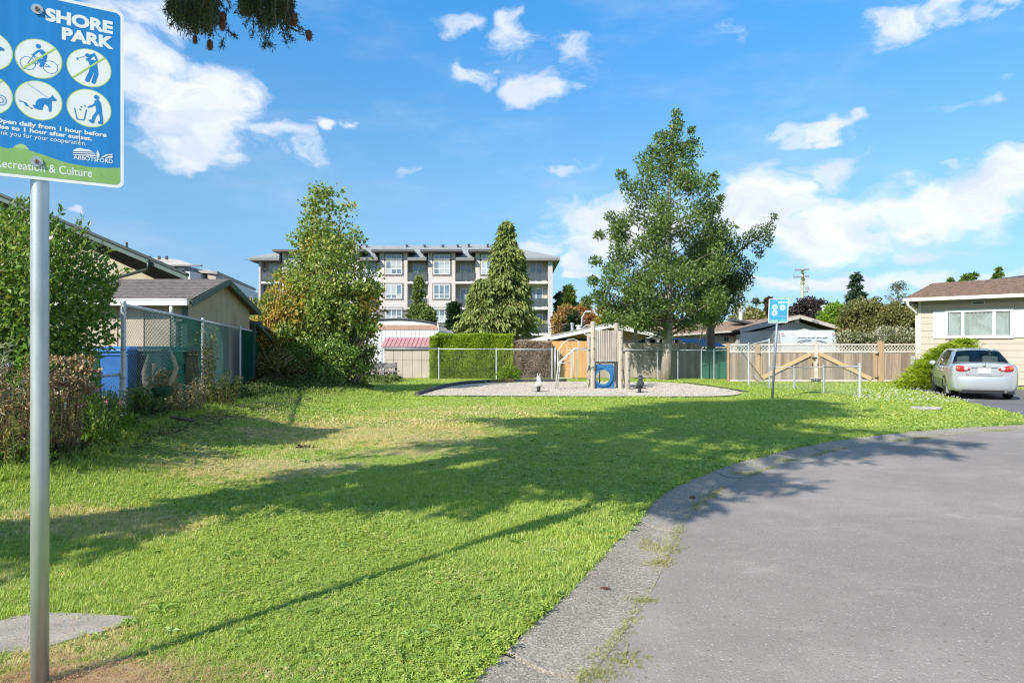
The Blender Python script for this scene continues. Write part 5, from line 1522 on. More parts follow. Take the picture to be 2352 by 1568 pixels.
mb = MB(); mb.tube([A0(258, 690, 23.4), A0(262, 560, 23.4), A0(300, 500, 23.4), A0(350, 465, 23.4), A0(410, 460, 23.5), A0(450, 478, 23.5), A0(463, 515, 23.5), A0(463, 550, 23.5)], .017, 8); mb.build('hand_loop', steel, t, smooth=True)
# spring riders
def rider(name, label, px, py, D, body_m, col2, s=1.0, flip=1):
    g = Vector((XW(px, D), D, .035)); t = thing(name, label, 'spring rider', g)
    mb = MB(); pts_ = [(g.x + .055 * math.cos(a), g.y + .055 * math.sin(a), .05 + .16 * a / (6.28 * 5)) for a in np.linspace(0, 6.28 * 5, 70)]
    mb.tube(pts_, .013, 6); mb.build('spring', M('spring_dark', (.07, .07, .075), .5, metal=.5), t, smooth=True)
    # body seen from behind/front: swelling torso, neck and head, built as one lofted mass
    mb = MB(); y = g.y
    secs = [(-.17, .27, .05, .05), (-.12, .25, .115, .10), (-.02, .28, .135, .125), (.08, .33, .125, .12), (.13, .40, .085, .09), (.15, .47, .062, .065), (.15, .53, .072, .07), (.17, .58, .06, .055), (.22, .60, .03, .03)]
    n = 12; V = []; F = []
    for (dy, z, rx, rz) in secs:
        for k in range(n):
            a = 2 * math.pi * k / n; V.append((g.x + rx * s * math.cos(a), y - dy * flip * s + .4 * rz * math.sin(a) * -flip, -.04 + (z + rz * math.sin(a) * .85) * s))
    for i in range(len(secs) - 1):
        for k in range(n): F.append((i * n + k, i * n + (k + 1) % n, (i + 1) * n + (k + 1) % n, (i + 1) * n + k))
    F += [tuple(range(n))[::-1], tuple((len(secs) - 1) * n + k for k in range(n))]
    mesh_part('body', V, F, body_m, t, smooth=True)
    for s_ in (-1, 1):
        mb = MB(); mb.tube([(g.x, y - .12 * flip, .47 * s), (g.x + s_ * .17, y - .11 * flip, .485 * s)], .014, 8); mb.build('handle', col2, t, smooth=True)
        mb = MB(); mb.tube([(g.x, y, .20), (g.x + s_ * .20, y - .02, .17)], .018, 8); mb.build('foot_rest', col2, t, smooth=True)
        mb = MB(); mb.add([(g.x + s_ * .02, y - .16 * flip, .60 * s), (g.x + s_ * .055, y - .15 * flip, .60 * s), (g.x + s_ * .045, y - .13 * flip, .67 * s), (g.x + s_ * .035, y - .12 * flip, .60 * s)], [(0, 1, 2), (1, 3, 2), (3, 0, 2), (0, 3, 1)]); mb.build('ear', body_m, t)
    mb = MB(); mb.lathe([(.15, .0), (.15, .03)], (g.x, g.y, .02), 16); mb.build('base_plate', darkm, t)
    return t
rider('spring_rider', 'white animal spring rider on the left of the gravel', 1237, 903, 22.3, M('rider_white', (.74, .72, .68), .4, .06, 6), M('rider_handle', (.3, .3, .3), .5), 1.0)
rider('spring_rider', 'black and grey spring rider on the gravel right of the tower', 1469, 905, 21.9, M('rider_black', (.035, .038, .045), .35, .3, 6, col2=(.12, .14, .16)), M('rider_grip', (.02, .02, .02), .5), 1.08)
# bench at the back left
bD = 29.6
t = thing('park_bench', 'old dark wooden bench before the grey shed wall beside the bushes', 'bench', (XW(875, bD), bD, 0))
bw_ = WOOD('bench_wood', (.17, .16, .16), .3, .15, .8, (.26, .25, .25), 0)
xa, xb = XW(833, bD), XW(915, bD)
for i, (dy, z) in enumerate(((0, .44), (.13, .44), (.26, .44))):
    mb = MB(); mb.b2((xa, bD + dy, z), (xb, bD + dy + .11, z + .04)); mb.build('seat_plank', bw_, t)
for z in (.60, .72):
    mb = MB(); mb.b2((xa, bD + .44, z), (xb - .15, bD + .48, z + .10)); mb.build('back_plank', bw_, t)
for x in (xa + .2, xb - .2):
    mb = MB(); mb.b2((x - .05, bD + .05, -.02), (x + .05, bD + .15, .438)); mb.build('leg', darkm, t)
    mb = MB(); mb.b2((x - .05, bD + .50, -.02), (x + .05, bD + .58, .84)); mb.build('leg', darkm, t)

# ================================================================ BEHIND THE BACK FENCE
# white mobile home end
mD = 37.0
mh = thing('mobile_home', 'white mobile home with curved roof and brown band behind the red roofed shed', 'mobile home', (XW(920, mD), mD, 0))
x0, x1 = XW(828, mD), XW(1005, mD)
mb = MB(); mb.b2((x0, mD, 0), (x1 - .02, mD + 9, ZW(757, mD))); mb.build('wall', M('ribbed_white', (.62, .62, .62), .6, .03, 3), mh)
me = new_mesh('rib', *(lambda b: (b.V, b.F))(MB().box((0, 0, 0), (.02, .02, ZW(757, mD)))), mat=M('rib_white', (.54, .54, .55), .6))
pieces('rib', me, mh, [(x, mD - .008, ZW(757, mD) / 2) for x in np.arange(x0 + .1, x1 - .1, .21)])
mb = MB(); mb.b2((x0 - .02, mD - .03, ZW(757, mD)), (x1, mD + .05, ZW(746, mD))); mb.build('brown_band', M('band_brown', (.38, .23, .17), .6, .08, 3), mh)
mb = MB(); arc = [(XW(835 + (1005 - 835) * k / 12, mD), ZW(746.5 - 12.0 * math.sin(math.pi * min(1, (.12 + .88 * k / 12))) ** .7, mD)) for k in range(13)]
mb.prism([(x, mD - .02, z) for x, z in [(XW(835, mD), ZW(746, mD))] + arc + [(XW(1005, mD), ZW(746, mD))]][::-1], (0, .1, 0)); mb.build('roof_face', white, mh)
mb = MB(); pr = [(x, z + .03) for x, z in arc]
for a, b in zip(pr[:-1], pr[1:]): mb.add([(a[0], mD - .12, a[1]), (b[0], mD - .12, b[1]), (b[0], mD + 9, b[1]), (a[0], mD + 9, a[1]), (a[0], mD - .12, a[1] + .06), (b[0], mD - .12, b[1] + .06)], [(0, 1, 2, 3), (0, 4, 5, 1)])
mb.build('roof', M('roof_dark_grey', (.075, .08, .085), .8, .2, 4), mh)
mb = MB(); a = (x1 + .03, mD - .1, ZW(742, mD)); mb.tube([a, (a[0] + .05, a[1], a[2] - .4), (a[0] - .05, a[1], a[2] - .6), (a[0] - .05, a[1], 0.2)], .05, 8); mb.build('downspout', white, mh)
# grey shed with red metal roof
rD = 33.2
rs_ = thing('garden_shed', 'pale grey shed with a pinkish red metal roof in front of the mobile home', 'shed', (XW(938, rD), rD, 0))
x0, x1 = XW(882, rD), XW(990, rD); zt_ = ZW(797, rD)
for i, (a, b) in enumerate(zip(np.linspace(x0, x1, 6)[:-1], np.linspace(x0, x1, 6)[1:])):
    for (z0_, z1_) in ((0, ZW(826, rD)), (ZW(826, rD), zt_)):
        mb = MB(); mb.b2((a + .008, rD, z0_ + .008), (b - .008, rD + .06, z1_ - .008)); mb.build('wall_panel', M('shed_panel_grey', (.42, .375, .31), .85, .1, 2), rs_)
mb = MB(); mb.b2((x0 + .02, rD + .07, 0), (x1 - .02, rD + 2, zt_)); mb.build('inner_wall', M('shed_core', (.30, .27, .24), .9), rs_)
mb = MB(); z0_, z1_ = ZW(796, rD), ZW(776.5, rD + .8)
nn = 12
for i in range(nn):
    a, b = x0 - .12 + (x1 - x0 + .24) * i / nn, x0 - .12 + (x1 - x0 + .24) * (i + 1) / nn
    m2 = MB(); m2.add([(a, rD - .15, z0_), (b - .015, rD - .15, z0_), (b - .015, rD + 1.0, z1_), (a, rD + 1.0, z1_), (a, rD - .15, z0_ + .03), (b - .015, rD - .15, z0_ + .03), (b - .015, rD + 1.0, z1_ + .03), (a, rD + 1.0, z1_ + .03)], [(0, 1, 5, 4), (4, 5, 6, 7), (1, 2, 6, 5), (2, 3, 7, 6), (3, 0, 4, 7), (3, 2, 1, 0)])
    m2.build('roof_panel', M('roof_red', (.42, .21, .215), .5, .1, 3), rs_)
    if i: m3 = MB(); m3.bar((a - .008, rD - .155, z0_ + .045), (a - .008, rD + 1.0, z1_ + .045), .03, .03); m3.build('roof_rib', M('roof_rib_red', (.44, .20, .21), .5), rs_)
mb = MB(); mb.b2((x0 - .05, rD - .10, z0_ - .12), (x1 + .05, rD - .07, z0_ - .01)); mb.build('fascia', darkm, rs_)
# hedges
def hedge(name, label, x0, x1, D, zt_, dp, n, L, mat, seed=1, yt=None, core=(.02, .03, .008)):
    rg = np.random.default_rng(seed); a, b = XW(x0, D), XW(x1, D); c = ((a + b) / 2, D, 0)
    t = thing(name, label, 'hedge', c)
    mb = MB(); mb.b2((a + .16, D + .16, 0), (b - .16, D + dp - .1, zt_ - .14)); mb.build('dark_core', M('hedge_core_' + name + str(seed), core, .95, .3, 9), t)  # one solid dark box; its colour stands for the shaded inside
    def wob(u, v): return .06 * np.sin(u * 2.1 + v * 1.3) + .04 * np.sin(u * 5.7 - v * 3.1)
    nf = int(n * .62); nt_ = int(n * .24); ns = n - nf - nt_
    u = rg.uniform(a, b, nf); v = rg.uniform(0, zt_, nf); e = np.clip((np.minimum(u - a, b - u)) / .25, 0, 1); ez_ = np.clip((zt_ - v) / .18, 0, 1)
    C1 = np.c_[u, D + wob(u, v) + .14 * (1 - np.sqrt(e * ez_ + 1e-6)) + rg.uniform(0, .16, nf), v]
    u = rg.uniform(a, b, nt_); w_ = rg.uniform(0, dp, nt_); C2 = np.c_[u, D + w_, zt_ - rg.uniform(0, .10, nt_) + .03 * np.sin(u * 3)]
    s_ = rg.integers(0, 2, ns); v = rg.uniform(0, zt_, ns); w_ = rg.uniform(0, dp, ns)
    C3 = np.c_[np.where(s_, b, a) + np.where(s_, -1, 1) * rg.uniform(0, .14, ns), D + w_, v]
    dr = np.concatenate([np.tile([0, -.6, .5], (nf, 1)), np.tile([0, 0, 1.], (nt_, 1)), np.c_[np.where(s_, .6, -.6), np.zeros(ns), np.full(ns, .5)]])
    V, F = leaves(np.concatenate([C1, C2, C3]), L, .42, dirs=dr, spread=.55, rg=rg)
    mesh_part('foliage', V, F, mat, t)
    return t
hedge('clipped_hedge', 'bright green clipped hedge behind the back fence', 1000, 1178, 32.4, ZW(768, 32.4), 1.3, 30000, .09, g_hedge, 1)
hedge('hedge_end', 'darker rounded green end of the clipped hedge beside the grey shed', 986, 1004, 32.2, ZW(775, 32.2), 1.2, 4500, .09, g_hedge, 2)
bpy.data.objects['hedge_end'].name = 'side_hedge'
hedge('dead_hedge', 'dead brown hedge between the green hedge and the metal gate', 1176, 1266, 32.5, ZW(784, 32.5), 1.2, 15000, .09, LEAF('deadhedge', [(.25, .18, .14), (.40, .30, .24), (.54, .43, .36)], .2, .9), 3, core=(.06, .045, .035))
shrub('small_shrub', 'small bright green shrub at the foot of the clipped hedge', 'shrub', G(1170, 876) + Vector((0, 0, .32)), (.50, .35, .34), 900, .12, g_lime, 0, aspect=.5)
shrub('dried_weed', 'patch of reddish dried weed at the back edge of the gravel', 'weed', G(1152, 880) + Vector((0, 0, .06)), (.55, .3, .12), 400, .10, LEAF('reddry', [(.2, .12, .04), (.34, .2, .07), (.3, .28, .1)], .2), 0, aspect=.12, up=1)
# wooden fences of single boards
def board_fence(name, label, x0, x1, D, yt, m_, bwid=.14, z0=.03, post_m=None, cap=None, D1=None, jag=.01, rails=True, mat_fn=None):
    D1 = D1 or D
    A = Vector((XW(x0, D), D, 0)); B = Vector((XW(x1, D1), D1, 0)); L = (B - A).length; d = (B - A) / L; ang = math.atan2(d.y, d.x)
    zt_ = ZW(yt, (D + D1) / 2); t = thing(name, label, 'fence', (A + B) / 2)
    nb = max(1, int(round(L / bwid))); w_ = L / nb
    me = new_mesh('board', *(lambda b: (b.V, b.F))(MB().box((0, 0, (zt_ - z0) / 2), (w_ - .006, .02, zt_ - z0))), mat=m_)
    locs = [A + d * (w_ * (i + .5)) + Vector((-d.y, d.x, 0)) * rng.uniform(-.004, .004) + Vector((0, 0, z0 + rng.uniform(-jag, jag))) for i in range(nb)]
    pieces('board', me, t, locs, ang)
    nrm_ = Vector((-d.y, d.x, 0))
    if rails:
        for z in (.3, zt_ - .25):
            mb = MB(); mb.bar(A + nrm_ * .06 + Vector((0, 0, z)), B + nrm_ * .06 + Vector((0, 0, z)), .05, .09); mb.build('rail', m_, t)
    if cap:
        mb = MB(); mb.bar(A - nrm_ * .02 + Vector((0, 0, zt_ - cap / 2)), B - nrm_ * .02 + Vector((0, 0, zt_ - cap / 2)), .02, cap); mb.build('top_board', m_, t)
    return t
cedar = WOOD('cedar_new', (.58, .32, .13), .16, .12, .7, (.46, .25, .11), 2, .6)
grey_w = WOOD('grey_boards', (.33, .28, .225), .28, .22, .85, (.23, .195, .155), 2, .7)
board_fence('cedar_fence', 'new orange cedar board fence behind the metal gate', 1262, 1368, 33.4, 783, cedar, .14, cap=None)
board_fence('weathered_fence', 'tall weathered grey brown board fence behind the play tower and the tree', 1366, 1612, 33.0, 787, grey_w, .19, cap=None)
mb = MB(); z_ = ZW(792, 32.9)
for a, b in zip(np.linspace(1432, 1560, 4)[:-1], np.linspace(1432, 1560, 4)[1:]):
    mb = MB(); mb.b2((XW(a + 1, 32.9), 32.86, ZW(803, 32.9)), (XW(b, 32.9), 32.90, ZW(788, 32.9))); mb.build('top_board', M('pale_board', (.40, .35, .30), .85, .2, 3, grime=(.22, .19, .16)), bpy.data.objects['weathered_fence'])
mb = MB()
board_fence('green_panel_fence', 'dark green ribbed panel fence left of the corner post', 1608, 1676, 32.2, 799, M('green_panel', (.012, .095, .062), .5, .25, 3), .11, D1=31.6, rails=False)
gs = bpy.data.objects['green_panel_fence']
for z in np.arange(.1, 1.35, .075):
    a = Vector((XW(1648, 31.75), 31.72, z)); b = Vector((XW(1675, 31.55), 31.52, z)); mb = MB(); mb.bar(a, b, .02, .035); mb.build('slat', M('green_slat', (.018, .16, .10), .45), gs)
t = thing('fence_post', 'tall dark weathered post standing behind the board fence right of the tower', 'post', (XW(1406 + 0, 33.6), 33.6, 0))
mb = MB(); x_ = XW((1600 + 1030 * .2976) / 1.306, 33.4); mb.b2((x_ - .08, 33.3, 0), (x_ + .08, 33.45, ZW((880 + 395 * .2976) / 1.306, 33.4))); mb.build('shaft', grey_w, t)
mb = MB(); mb.b2((x_ - .075, 33.31, ZW((880 + 395 * .2976) / 1.306, 33.4)), (x_ + .075, 33.44, ZW((880 + 312 * .2976) / 1.306, 33.4))); mb.build('top', darkm, t)
t.location = (x_, 33.4, 0)
for c_ in t.children:
    me_ = c_.data
    for v in me_.vertices: v.co.x += XW(1406, 33.6) - x_; v.co.y += 33.6 - 33.4

# gate fence with lattice
gD = 29.4
gw = WOOD('gate_boards', (.31, .24, .185), .34, .26, .85, (.245, .21, .185), 2, .7)
gw_o = WOOD('gate_posts', (.40, .27, .17), .2, .1, .8, (.32, .25, .19), 2, .6)
brace_m = WOOD('brace_new', (.50, .345, .20), .12, .05, .7, (.62, .40, .19), 0, .4)
lat_m = WOOD('lattice_wood', (.58, .52, .47), .2, .08, .85, (.48, .43, .38), 0, .5)
gf = thing('wooden_gate_fence', 'weathered board fence and double gate with a lattice top and new diagonal braces', 'fence', (XW(1880, gD), gD, 0))
GX = lambda c_: (2250 + c_ * .19133) / 1.306     # pixel columns of the gate close-up
GY = lambda c_: (1000 + c_ * .19133) / 1.306
segs = [(-330, 75), (150, 1000), (1052, 1990), (2085, 2600)]
zt_ = ZW(GY(300), gD); z0 = .08
bl_ = None
for (a, b) in segs:
    xa, xb = XW(GX(a), gD), XW(GX(b), gD); nb = max(1, int(round((xb - xa) / .135))); w_ = (xb - xa) / nb
    me = new_mesh('board', *(lambda q_: (q_.V, q_.F))(MB().box((0, 0, (zt_ - z0) / 2), (w_ - .005, .02, zt_ - z0))), mat=gw)
    pieces('board', me, gf, [(xa + w_ * (i + .5), gD + rng.uniform(-.003, .003), z0) for i in range(nb)])
    # lattice
    zl0, zl1 = ZW(GY(275), gD), ZW(GY(182), gD)
    mb = MB(); k = xa - (zl1 - zl0)
    while k < xb:
        for sgn in (1, -1):
            u0, u1 = max(xa, k), min(xb, k + (zl1 - zl0))
            if u1 - u0 > .02:
                f0, f1 = (u0 - k), (u1 - k)
                za, zb2 = (zl0 + f0, zl0 + f1) if sgn > 0 else (zl1 - f0, zl1 - f1)
                mb.bar((u0, gD - .006 * sgn, za), (u1, gD - .006 * sgn, zb2), .008, .024)
        k += .145
    mb.build('lattice', lat_m, gf, kind='stuff')
    for (y0_, y1_) in ((162, 184), (272, 302)):
        mb = MB(); mb.b2((xa - .01, gD - .035, ZW(GY(y1_), gD)), (xb + .01, gD - .012, ZW(GY(y0_), gD))); mb.build('rail', lat_m, gf)
    mb = MB(); mb.b2((xa, gD - .035, .03), (xb, gD - .012, .10)); mb.build('bottom_rail', lat_m, gf)
for (a, b, yt) in ((78, 148, 165), (1000, 1052, 128), (1998, 2062, 120), (2066, 2084, 132), (2600, 2680, 120), (-360, -332, 150)):
    mb = MB(); mb.b2((XW(GX(a), gD), gD - .07, -.05), (XW(GX(b), gD), gD + .05, ZW(GY(yt), gD))); mb.build('post', gw_o if a != 1000 else lat_m, gf)
for (a, b) in ((950, 998), (1056, 1100), (1925, 1988), (152, 190)):
    mb = MB(); mb.b2((XW(GX(a), gD), gD - .045, .11), (XW(GX(b), gD), gD - .015, ZW(GY(302), gD))); mb.build('upright', gw_o, gf)
for (p, q) in (((950, 318), (200, 690)), ((1100, 318), (1900, 715))):
    a = P(GX(p[0]), GY(p[1]), gD - .06); b = P(GX(q[0]), GY(q[1]), gD - .06); mb = MB(); mb.bar(a, b, .03, .16, up=(0, -1, .0001)) if False else mb.bar(a, b, .03, .17); mb.build('brace', brace_m, gf)
for (cx_, cy_) in ((1990, 322), (1985, 692), (135, 322)):
    a = P(GX(cx_), GY(cy_), gD - .08); mb = MB(); mb.box(a, (.16, .015, .035)); mb.box(a + Vector((.06, -.004, 0)), (.03, .02, .14)); mb.build('hinge', darkm, gf)
a = P(GX(1012), GY(380), gD - .09); mb = MB(); mb.box(a, (.22, .03, .06)); mb.box(a + Vector((0, -.006, -.06)), (.05, .03, .12)); mb.build('latch', darkm, gf, bevel=.008)
for cx_ in (975, 1062):
    a = P(GX(cx_), GY(485), gD - .08); mb = MB(); mb.box(a, (.03, .02, .14)); mb.build('bolt', darkm, gf)
mb = MB(); mb.b2((XW(GX(945), gD), gD - .10, ZW(GY(745), gD)), (XW(GX(1083), gD), gD - .07, ZW(GY(702), gD))); mb.build('number_plate', M('plate_black', (.03, .035, .035), .4), gf)
def fnp(u, v, h): return Vector((XW(GX(1014), gD) + u, gD - .105 - h, ZW(GY(735), gD) + v))
text2('1 4 2 1', .15, .0, .09, M('digits', (.55, .50, .38), .5), .01, True, gf, fnp, .002, name='digits')
mb = MB(); mb.b2((XW(GX(932), gD), gD - .11, ZW(GY(702), gD)), (XW(GX(1096), gD), gD - .05, ZW(GY(690), gD))); mb.build('plate_shelf', lat_m, gf)

# ================================================================ HOUSES BEHIND THE BACK FENCE
def roof_slab(mb, e0, e1, r1, r0, th=.08):
    e0, e1, r1, r0 = map(Vector, (e0, e1, r1, r0)); dz = Vector((0, 0, th)); mb.add([e0, e1, r1, r0, e0 + dz, e1 + dz, r1 + dz, r0 + dz], [(0, 3, 2, 1), (4, 5, 6, 7), (0, 1, 5, 4), (1, 2, 6, 5), (2, 3, 7, 6), (3, 0, 4, 7)])
pk = 38.0
ph = thing('pink_house', 'low pinkish house with white sloping roof edge behind the cedar fence', 'house', (XW(1400, pk), pk, 0))
L_, Pk, R_ = P(1215, 781, pk), P(1403, 742, pk), P(1520, 766, pk)
mb = MB(); mb.prism([(XW(1290, pk), pk + 1.5, 0), (XW(1505, pk), pk + 1.5, 0), (XW(1505, pk), pk + 1.5, R_.z - .1), (Pk.x, pk + 1.5, Pk.z - .16), (XW(1290, pk), pk + 1.5, 2.1)], (0, .1, 0)); mb.build('wall', M('pink_wall', (.52, .37, .29), .8, .06, 2), ph)
for a, b in ((L_, Pk), (Pk, R_)):
    mb = MB(); mb.bar(a + Vector((0, 0, -.12)), b + Vector((0, 0, -.12)), .06, .26); mb.build('fascia', white, ph)
    mb = MB(); roof_slab(mb, (a.x, pk - .05, a.z - .04), (b.x, pk - .05, b.z - .04), (b.x, pk + 10, b.z - .04), (a.x, pk + 10, a.z - .04), .08); mb.build('roof', M('roof_flat_grey', (.30, .29, .28), .9), ph)
mb = MB(); a = P(1190, 790, pk - 1.0); b = P(1262, 771, pk - 1.0); mb.bar(a, b, .9, .12); mb.build('porch_roof', white, ph)
for x in (1215, 1256, 1353):
    mb = MB(); mb.b2((XW(x, pk), pk - .9 if x < 1300 else pk + .2, 0), (XW(x, pk) + .15, (pk - .75) if x < 1300 else pk + .35, 2.0)); mb.build('post', M('dark_post', (.08, .06, .05), .8), ph)
mb = MB(); mb.b2((XW(1262, pk), pk + .5, 1.78), (XW(1362, pk), pk + .62, 2.08)); mb.build('carport_beam', M('carport_dark', (.05, .045, .045), .8), ph)
mb = MB(); mb.b2((XW(1262, pk), pk + 6.4, 0), (XW(1362, pk), pk + 6.5, 2.1)); mb.build('carport_wall', M('pink_wall', (.52, .37, .29)), ph)
for (cx_, cy0, cy1, r_) in ((95, 235, 165, .12), (215, 250, 205, .22)):
    a = P((1700 + cx_ * .1722) / 1.306, (940 + cy0 * .1722) / 1.306, pk + 3); mb = MB(); h_ = (cy0 - cy1) * .1722 / 1.306 / FPX * (pk + 3)
    mb.lathe([(r_ * .7, a.z - .3), (r_ * .7, a.z + h_ * .6), (r_, a.z + h_ * .6), (r_, a.z + h_)], (a.x, a.y, 0), 12); mb.build('roof_vent', galv_old if r_ < .2 else white, ph)
# dark shed roofs between
t = thing('dark_shelter', 'dark open shelter roof with small gable behind the grey board fence', 'shelter', (XW(1500, 35), 35.0, 0))
mb = MB(); mb.prism([(XW(1430, 35), 34.8, ZW(789, 35)), (XW(1556, 35), 34.8, ZW(789, 35)), (XW(1556, 35), 34.8, ZW(779, 35)), (XW(1482, 35), 34.8, ZW(778, 35)), (XW(1430, 35), 34.8, ZW(786, 35))], (0, 2.5, 0)); mb.build('roof', M('shelter_dark', (.03, .03, .032), .8), t)
for x in (1482, 1505, 1522, 1540, 1557):
    mb = MB(); mb.b2((XW(x, 34.7), 34.5, ZW(788, 34.7)), (XW(x + 8, 34.7), 34.75, ZW(780, 34.7))); mb.build('rafter_end', M('rafter_grey', (.34, .32, .30), .8), t)
mb = MB(); mb.prism([(XW(1489, 34.9), 34.6, ZW(777, 34.9)), (XW(1530, 34.9), 34.6, ZW(777, 34.9)), (XW(1512, 34.9), 34.6, ZW(769, 34.9))], (0, 1.2, 0)); mb.build('small_gable', M('gable_grey', (.45, .45, .44), .7), t)
t = thing('blue_roof_shed', 'shed with a blue metal roof behind the board fence right of the tree trunk', 'shed', (XW(1610, 36), 36.0, 0))
mb = MB(); mb.b2((XW(1556, 36), 36.2, 0), (XW(1660, 36), 38, 1.5)); mb.build('wall', grey_w, t)
na = 16
for i in range(na):
    a = XW(1556, 36) + (XW(1666, 36) - XW(1556, 36)) * i / na; b = XW(1556, 36) + (XW(1666, 36) - XW(1556, 36)) * (i + 1) / na - .02
    mb = MB(); sh = -.55; roof_slab(mb, (a, 35.7, ZW(797, 35.7)), (b, 35.7, ZW(797, 35.7)), (b + sh, 37.3, ZW(778, 37.3)), (a + sh, 37.3, ZW(778, 37.3)), .03); mb.build('roof_panel', M('roof_blue', (.055, .13, .27), .4, .15, 3, metal=.2), t)
# long grey house with brown roof
hD2 = 40.0
gh = thing('grey_gable_house', 'pale grey sided house with brown shingle roof behind the trailer and the gate fence', 'house', (XW(1820, hD2), hD2, 0))
pkx, lx, rx = P(1838, 724, hD2), P(1700, 757, hD2), P(1962, 760, hD2)
siding = M('grey_siding', (.44, .42, .395), .75, .05, 2)
roofb = M('brown_shingle', (.26, .175, .12), .9, .28, 9, .5, 30, grime=(.16, .11, .08))
trim_t = M('trim_taupe', (.42, .38, .35), .7, .06, 2)
hcore = MB(); x0, x1 = lx.x + .5, rx.x - .6
hcore.prism([(x0, hD2 + .6, 0), (x1, hD2 + .6, 0), (x1, hD2 + .6, rx.z - .25), (pkx.x, hD2 + .6, pkx.z - .32), (x0, hD2 + .6, lx.z - .25)], (0, 9, 0)); hcore.build('wall', siding, gh)
z = .2
while z < 3.1:
    hw = 1.0
    zt__ = min(z + .17, 3.3)
    def xr(zz):
        if zz < 2.3: return x0, x1
        f = (zz - 2.3) / (pkx.z - .4 - 2.3); return x0 + (pkx.x - x0) * f, x1 + (pkx.x - x1) * f
    a0, a1 = xr(z + .16)
    if z > 1.6 and a1 - a0 > .4:
        mb = MB(); mb.prism([(a0, hD2 + .575, z), (a1, hD2 + .575, z), (a1, hD2 + .597, z + .16), (a0, hD2 + .597, z + .16)], (0, .002, 0)); mb.build('siding_board', siding, gh)
    z += .17
for a, b in ((lx, pkx), (pkx, rx)):
    mb = MB(); mb.bar(a + Vector((0, 0, -.09)), b + Vector((0, 0, -.09)), .05, .20); mb.build('barge_board', trim_t, gh)
    mb = MB(); roof_slab(mb, (a.x, hD2, a.z - .02), (b.x, hD2, b.z - .02), (b.x, hD2 + 10, b.z - .02), (a.x, hD2 + 10, a.z - .02), .06); mb.build('roof', roofb, gh)
# left wing
wx0, wx1 = XW(1530, 42), lx.x + 1.0
mb = MB(); mb.b2((wx0 + .3, 42.4, 0), (wx1 + .5, 47, 2.25)); mb.build('wing_wall', M('beige_siding', (.46, .41, .35), .75, .05, 2), gh)
shingle_slope(gh, (wx0, 41.8, 2.33), (wx1, 41.8, 2.66), (wx0, 45.8, 2.95), (wx1 + 2.2, 45.8, 3.48), roofb, 8, .03)
mb = MB(); mb.bar((wx0, 41.75, 2.28), (wx1, 41.75, 2.61), .10, .12); mb.build('gutter', trim_t, gh)
mb = MB(); mb.b2((XW(1662, 42.3), 42.33, ZW(785, 42.3)), (XW(1675, 42.3), 42.39, ZW(771, 42.3))); wf = mb.build('window', white, gh)
for (a, b) in ((1663.2, 1668), (1669, 1674)):
    mb = MB(); mb.b2((XW(a, 42.3), 42.31, ZW(784, 42.3)), (XW(b, 42.3), 42.328, ZW(772, 42.3))); mb.build('pane', GLASS('glass_dark', (.05, .06, .07)), wf)
mb = MB(); a = P((2100 + 410 * .2976) / 1.306, (780 + 640 * .2976) / 1.306, 44.); mb.lathe([(.13, a.z - .3), (.13, a.z + .75), (.17, a.z + .77), (.17, a.z + .85), (.10, a.z + .86), (.10, a.z + .95), (.17, a.z + .97), (.17, a.z + 1.0)], (a.x, a.y, 0), 12); mb.build('chimney', M('flue_metal', (.62, .62, .62), .45, metal=.3), gh)
a = P(1893, 706, 50); mb = MB(); mb.lathe([(.17, a.z - 1), (.17, a.z), (.24, a.z + .02), (.24, a.z + .16)], (a.x, a.y, 0), 12)
solid('roof_flue', mb, M('flue_metal', (.62, .62, .62), .45, metal=.3), 'grey metal flue with a cap rising behind the trailer house', 'flue')
mb = MB(); a = P((2100 + 480 * .2976) / 1.306, (780 + 630 * .2976) / 1.306, 43.6); mb.box(a + Vector((0, 0, -.05)), (2.3, 1.0, .14), 0, Matrix.Rotation(.20, 3, 'Y') @ Matrix.Rotation(0, 3, 'Z')); mb.build('skylight', M('skylight_dark', (.06, .065, .075), .3), gh)
a = P((2100 + 980 * .2976) / 1.306, (780 + 612 * .2976) / 1.306, hD2 + .5); mb = MB(); mb.lathe([(.05, -.12), (.13, -.02), (.13, .03)], a, 12, 'Y'); mb.build('lamp', M('lamp_bulb', (.75, .75, .72), .4), gh)
# trailer
tD = 34.5
tr_ = thing('travel_trailer', 'silver white travel trailer with lettering showing over the gate lattice', 'trailer', (XW(1857, tD), tD, 0))
x0, x1 = XW(1792, tD), XW(1921, tD); zt_ = ZW(757.5, tD)
mb = MB(); n = 7
prof_t = [(tD, .5), (tD, zt_ - .75), (tD + .10, zt_ - .25), (tD + .25, zt_ - .04), (tD + .45, zt_), (tD + 6, zt_), (tD + 6, .5)]
V = []
for (y, z) in prof_t: V += [(x0 + (.0 if z < zt_ - .3 else .0), y, z), (x1, y, z)]
F = [(2 * i, 2 * i + 1, 2 * i + 3, 2 * i + 2) for i in range(n - 1)] + [tuple(2 * i for i in range(n))[::-1], tuple(2 * i + 1 for i in range(n))]
mb.add(V, F); mb.build('body', M('trailer_silver', (.43, .45, .50), .35, .04, 2), tr_)
mb = MB()
for x in (x0 - .005, x1 + .005): mb.tube([(x, tD - .01, .5), (x, tD - .01, zt_ - .75), (x, tD + .09, zt_ - .25), (x, tD + .25, zt_ - .02)], .02, 6)
mb.build('corner_trim', M('trim_slate', (.16, .19, .21), .5), tr_)
for x in (1797, 1913): mb = MB(); mb.b2((XW(x - 3, tD), tD - .02, ZW(767.5, tD)), (XW(x + 3, tD), tD - .002, ZW(766, tD))); mb.build('marker_lamp', M('lamp_red', (.45, .08, .06), .4), tr_)
def ft(u, v, h): return Vector((x0 + u, tD - .004 - h, v))
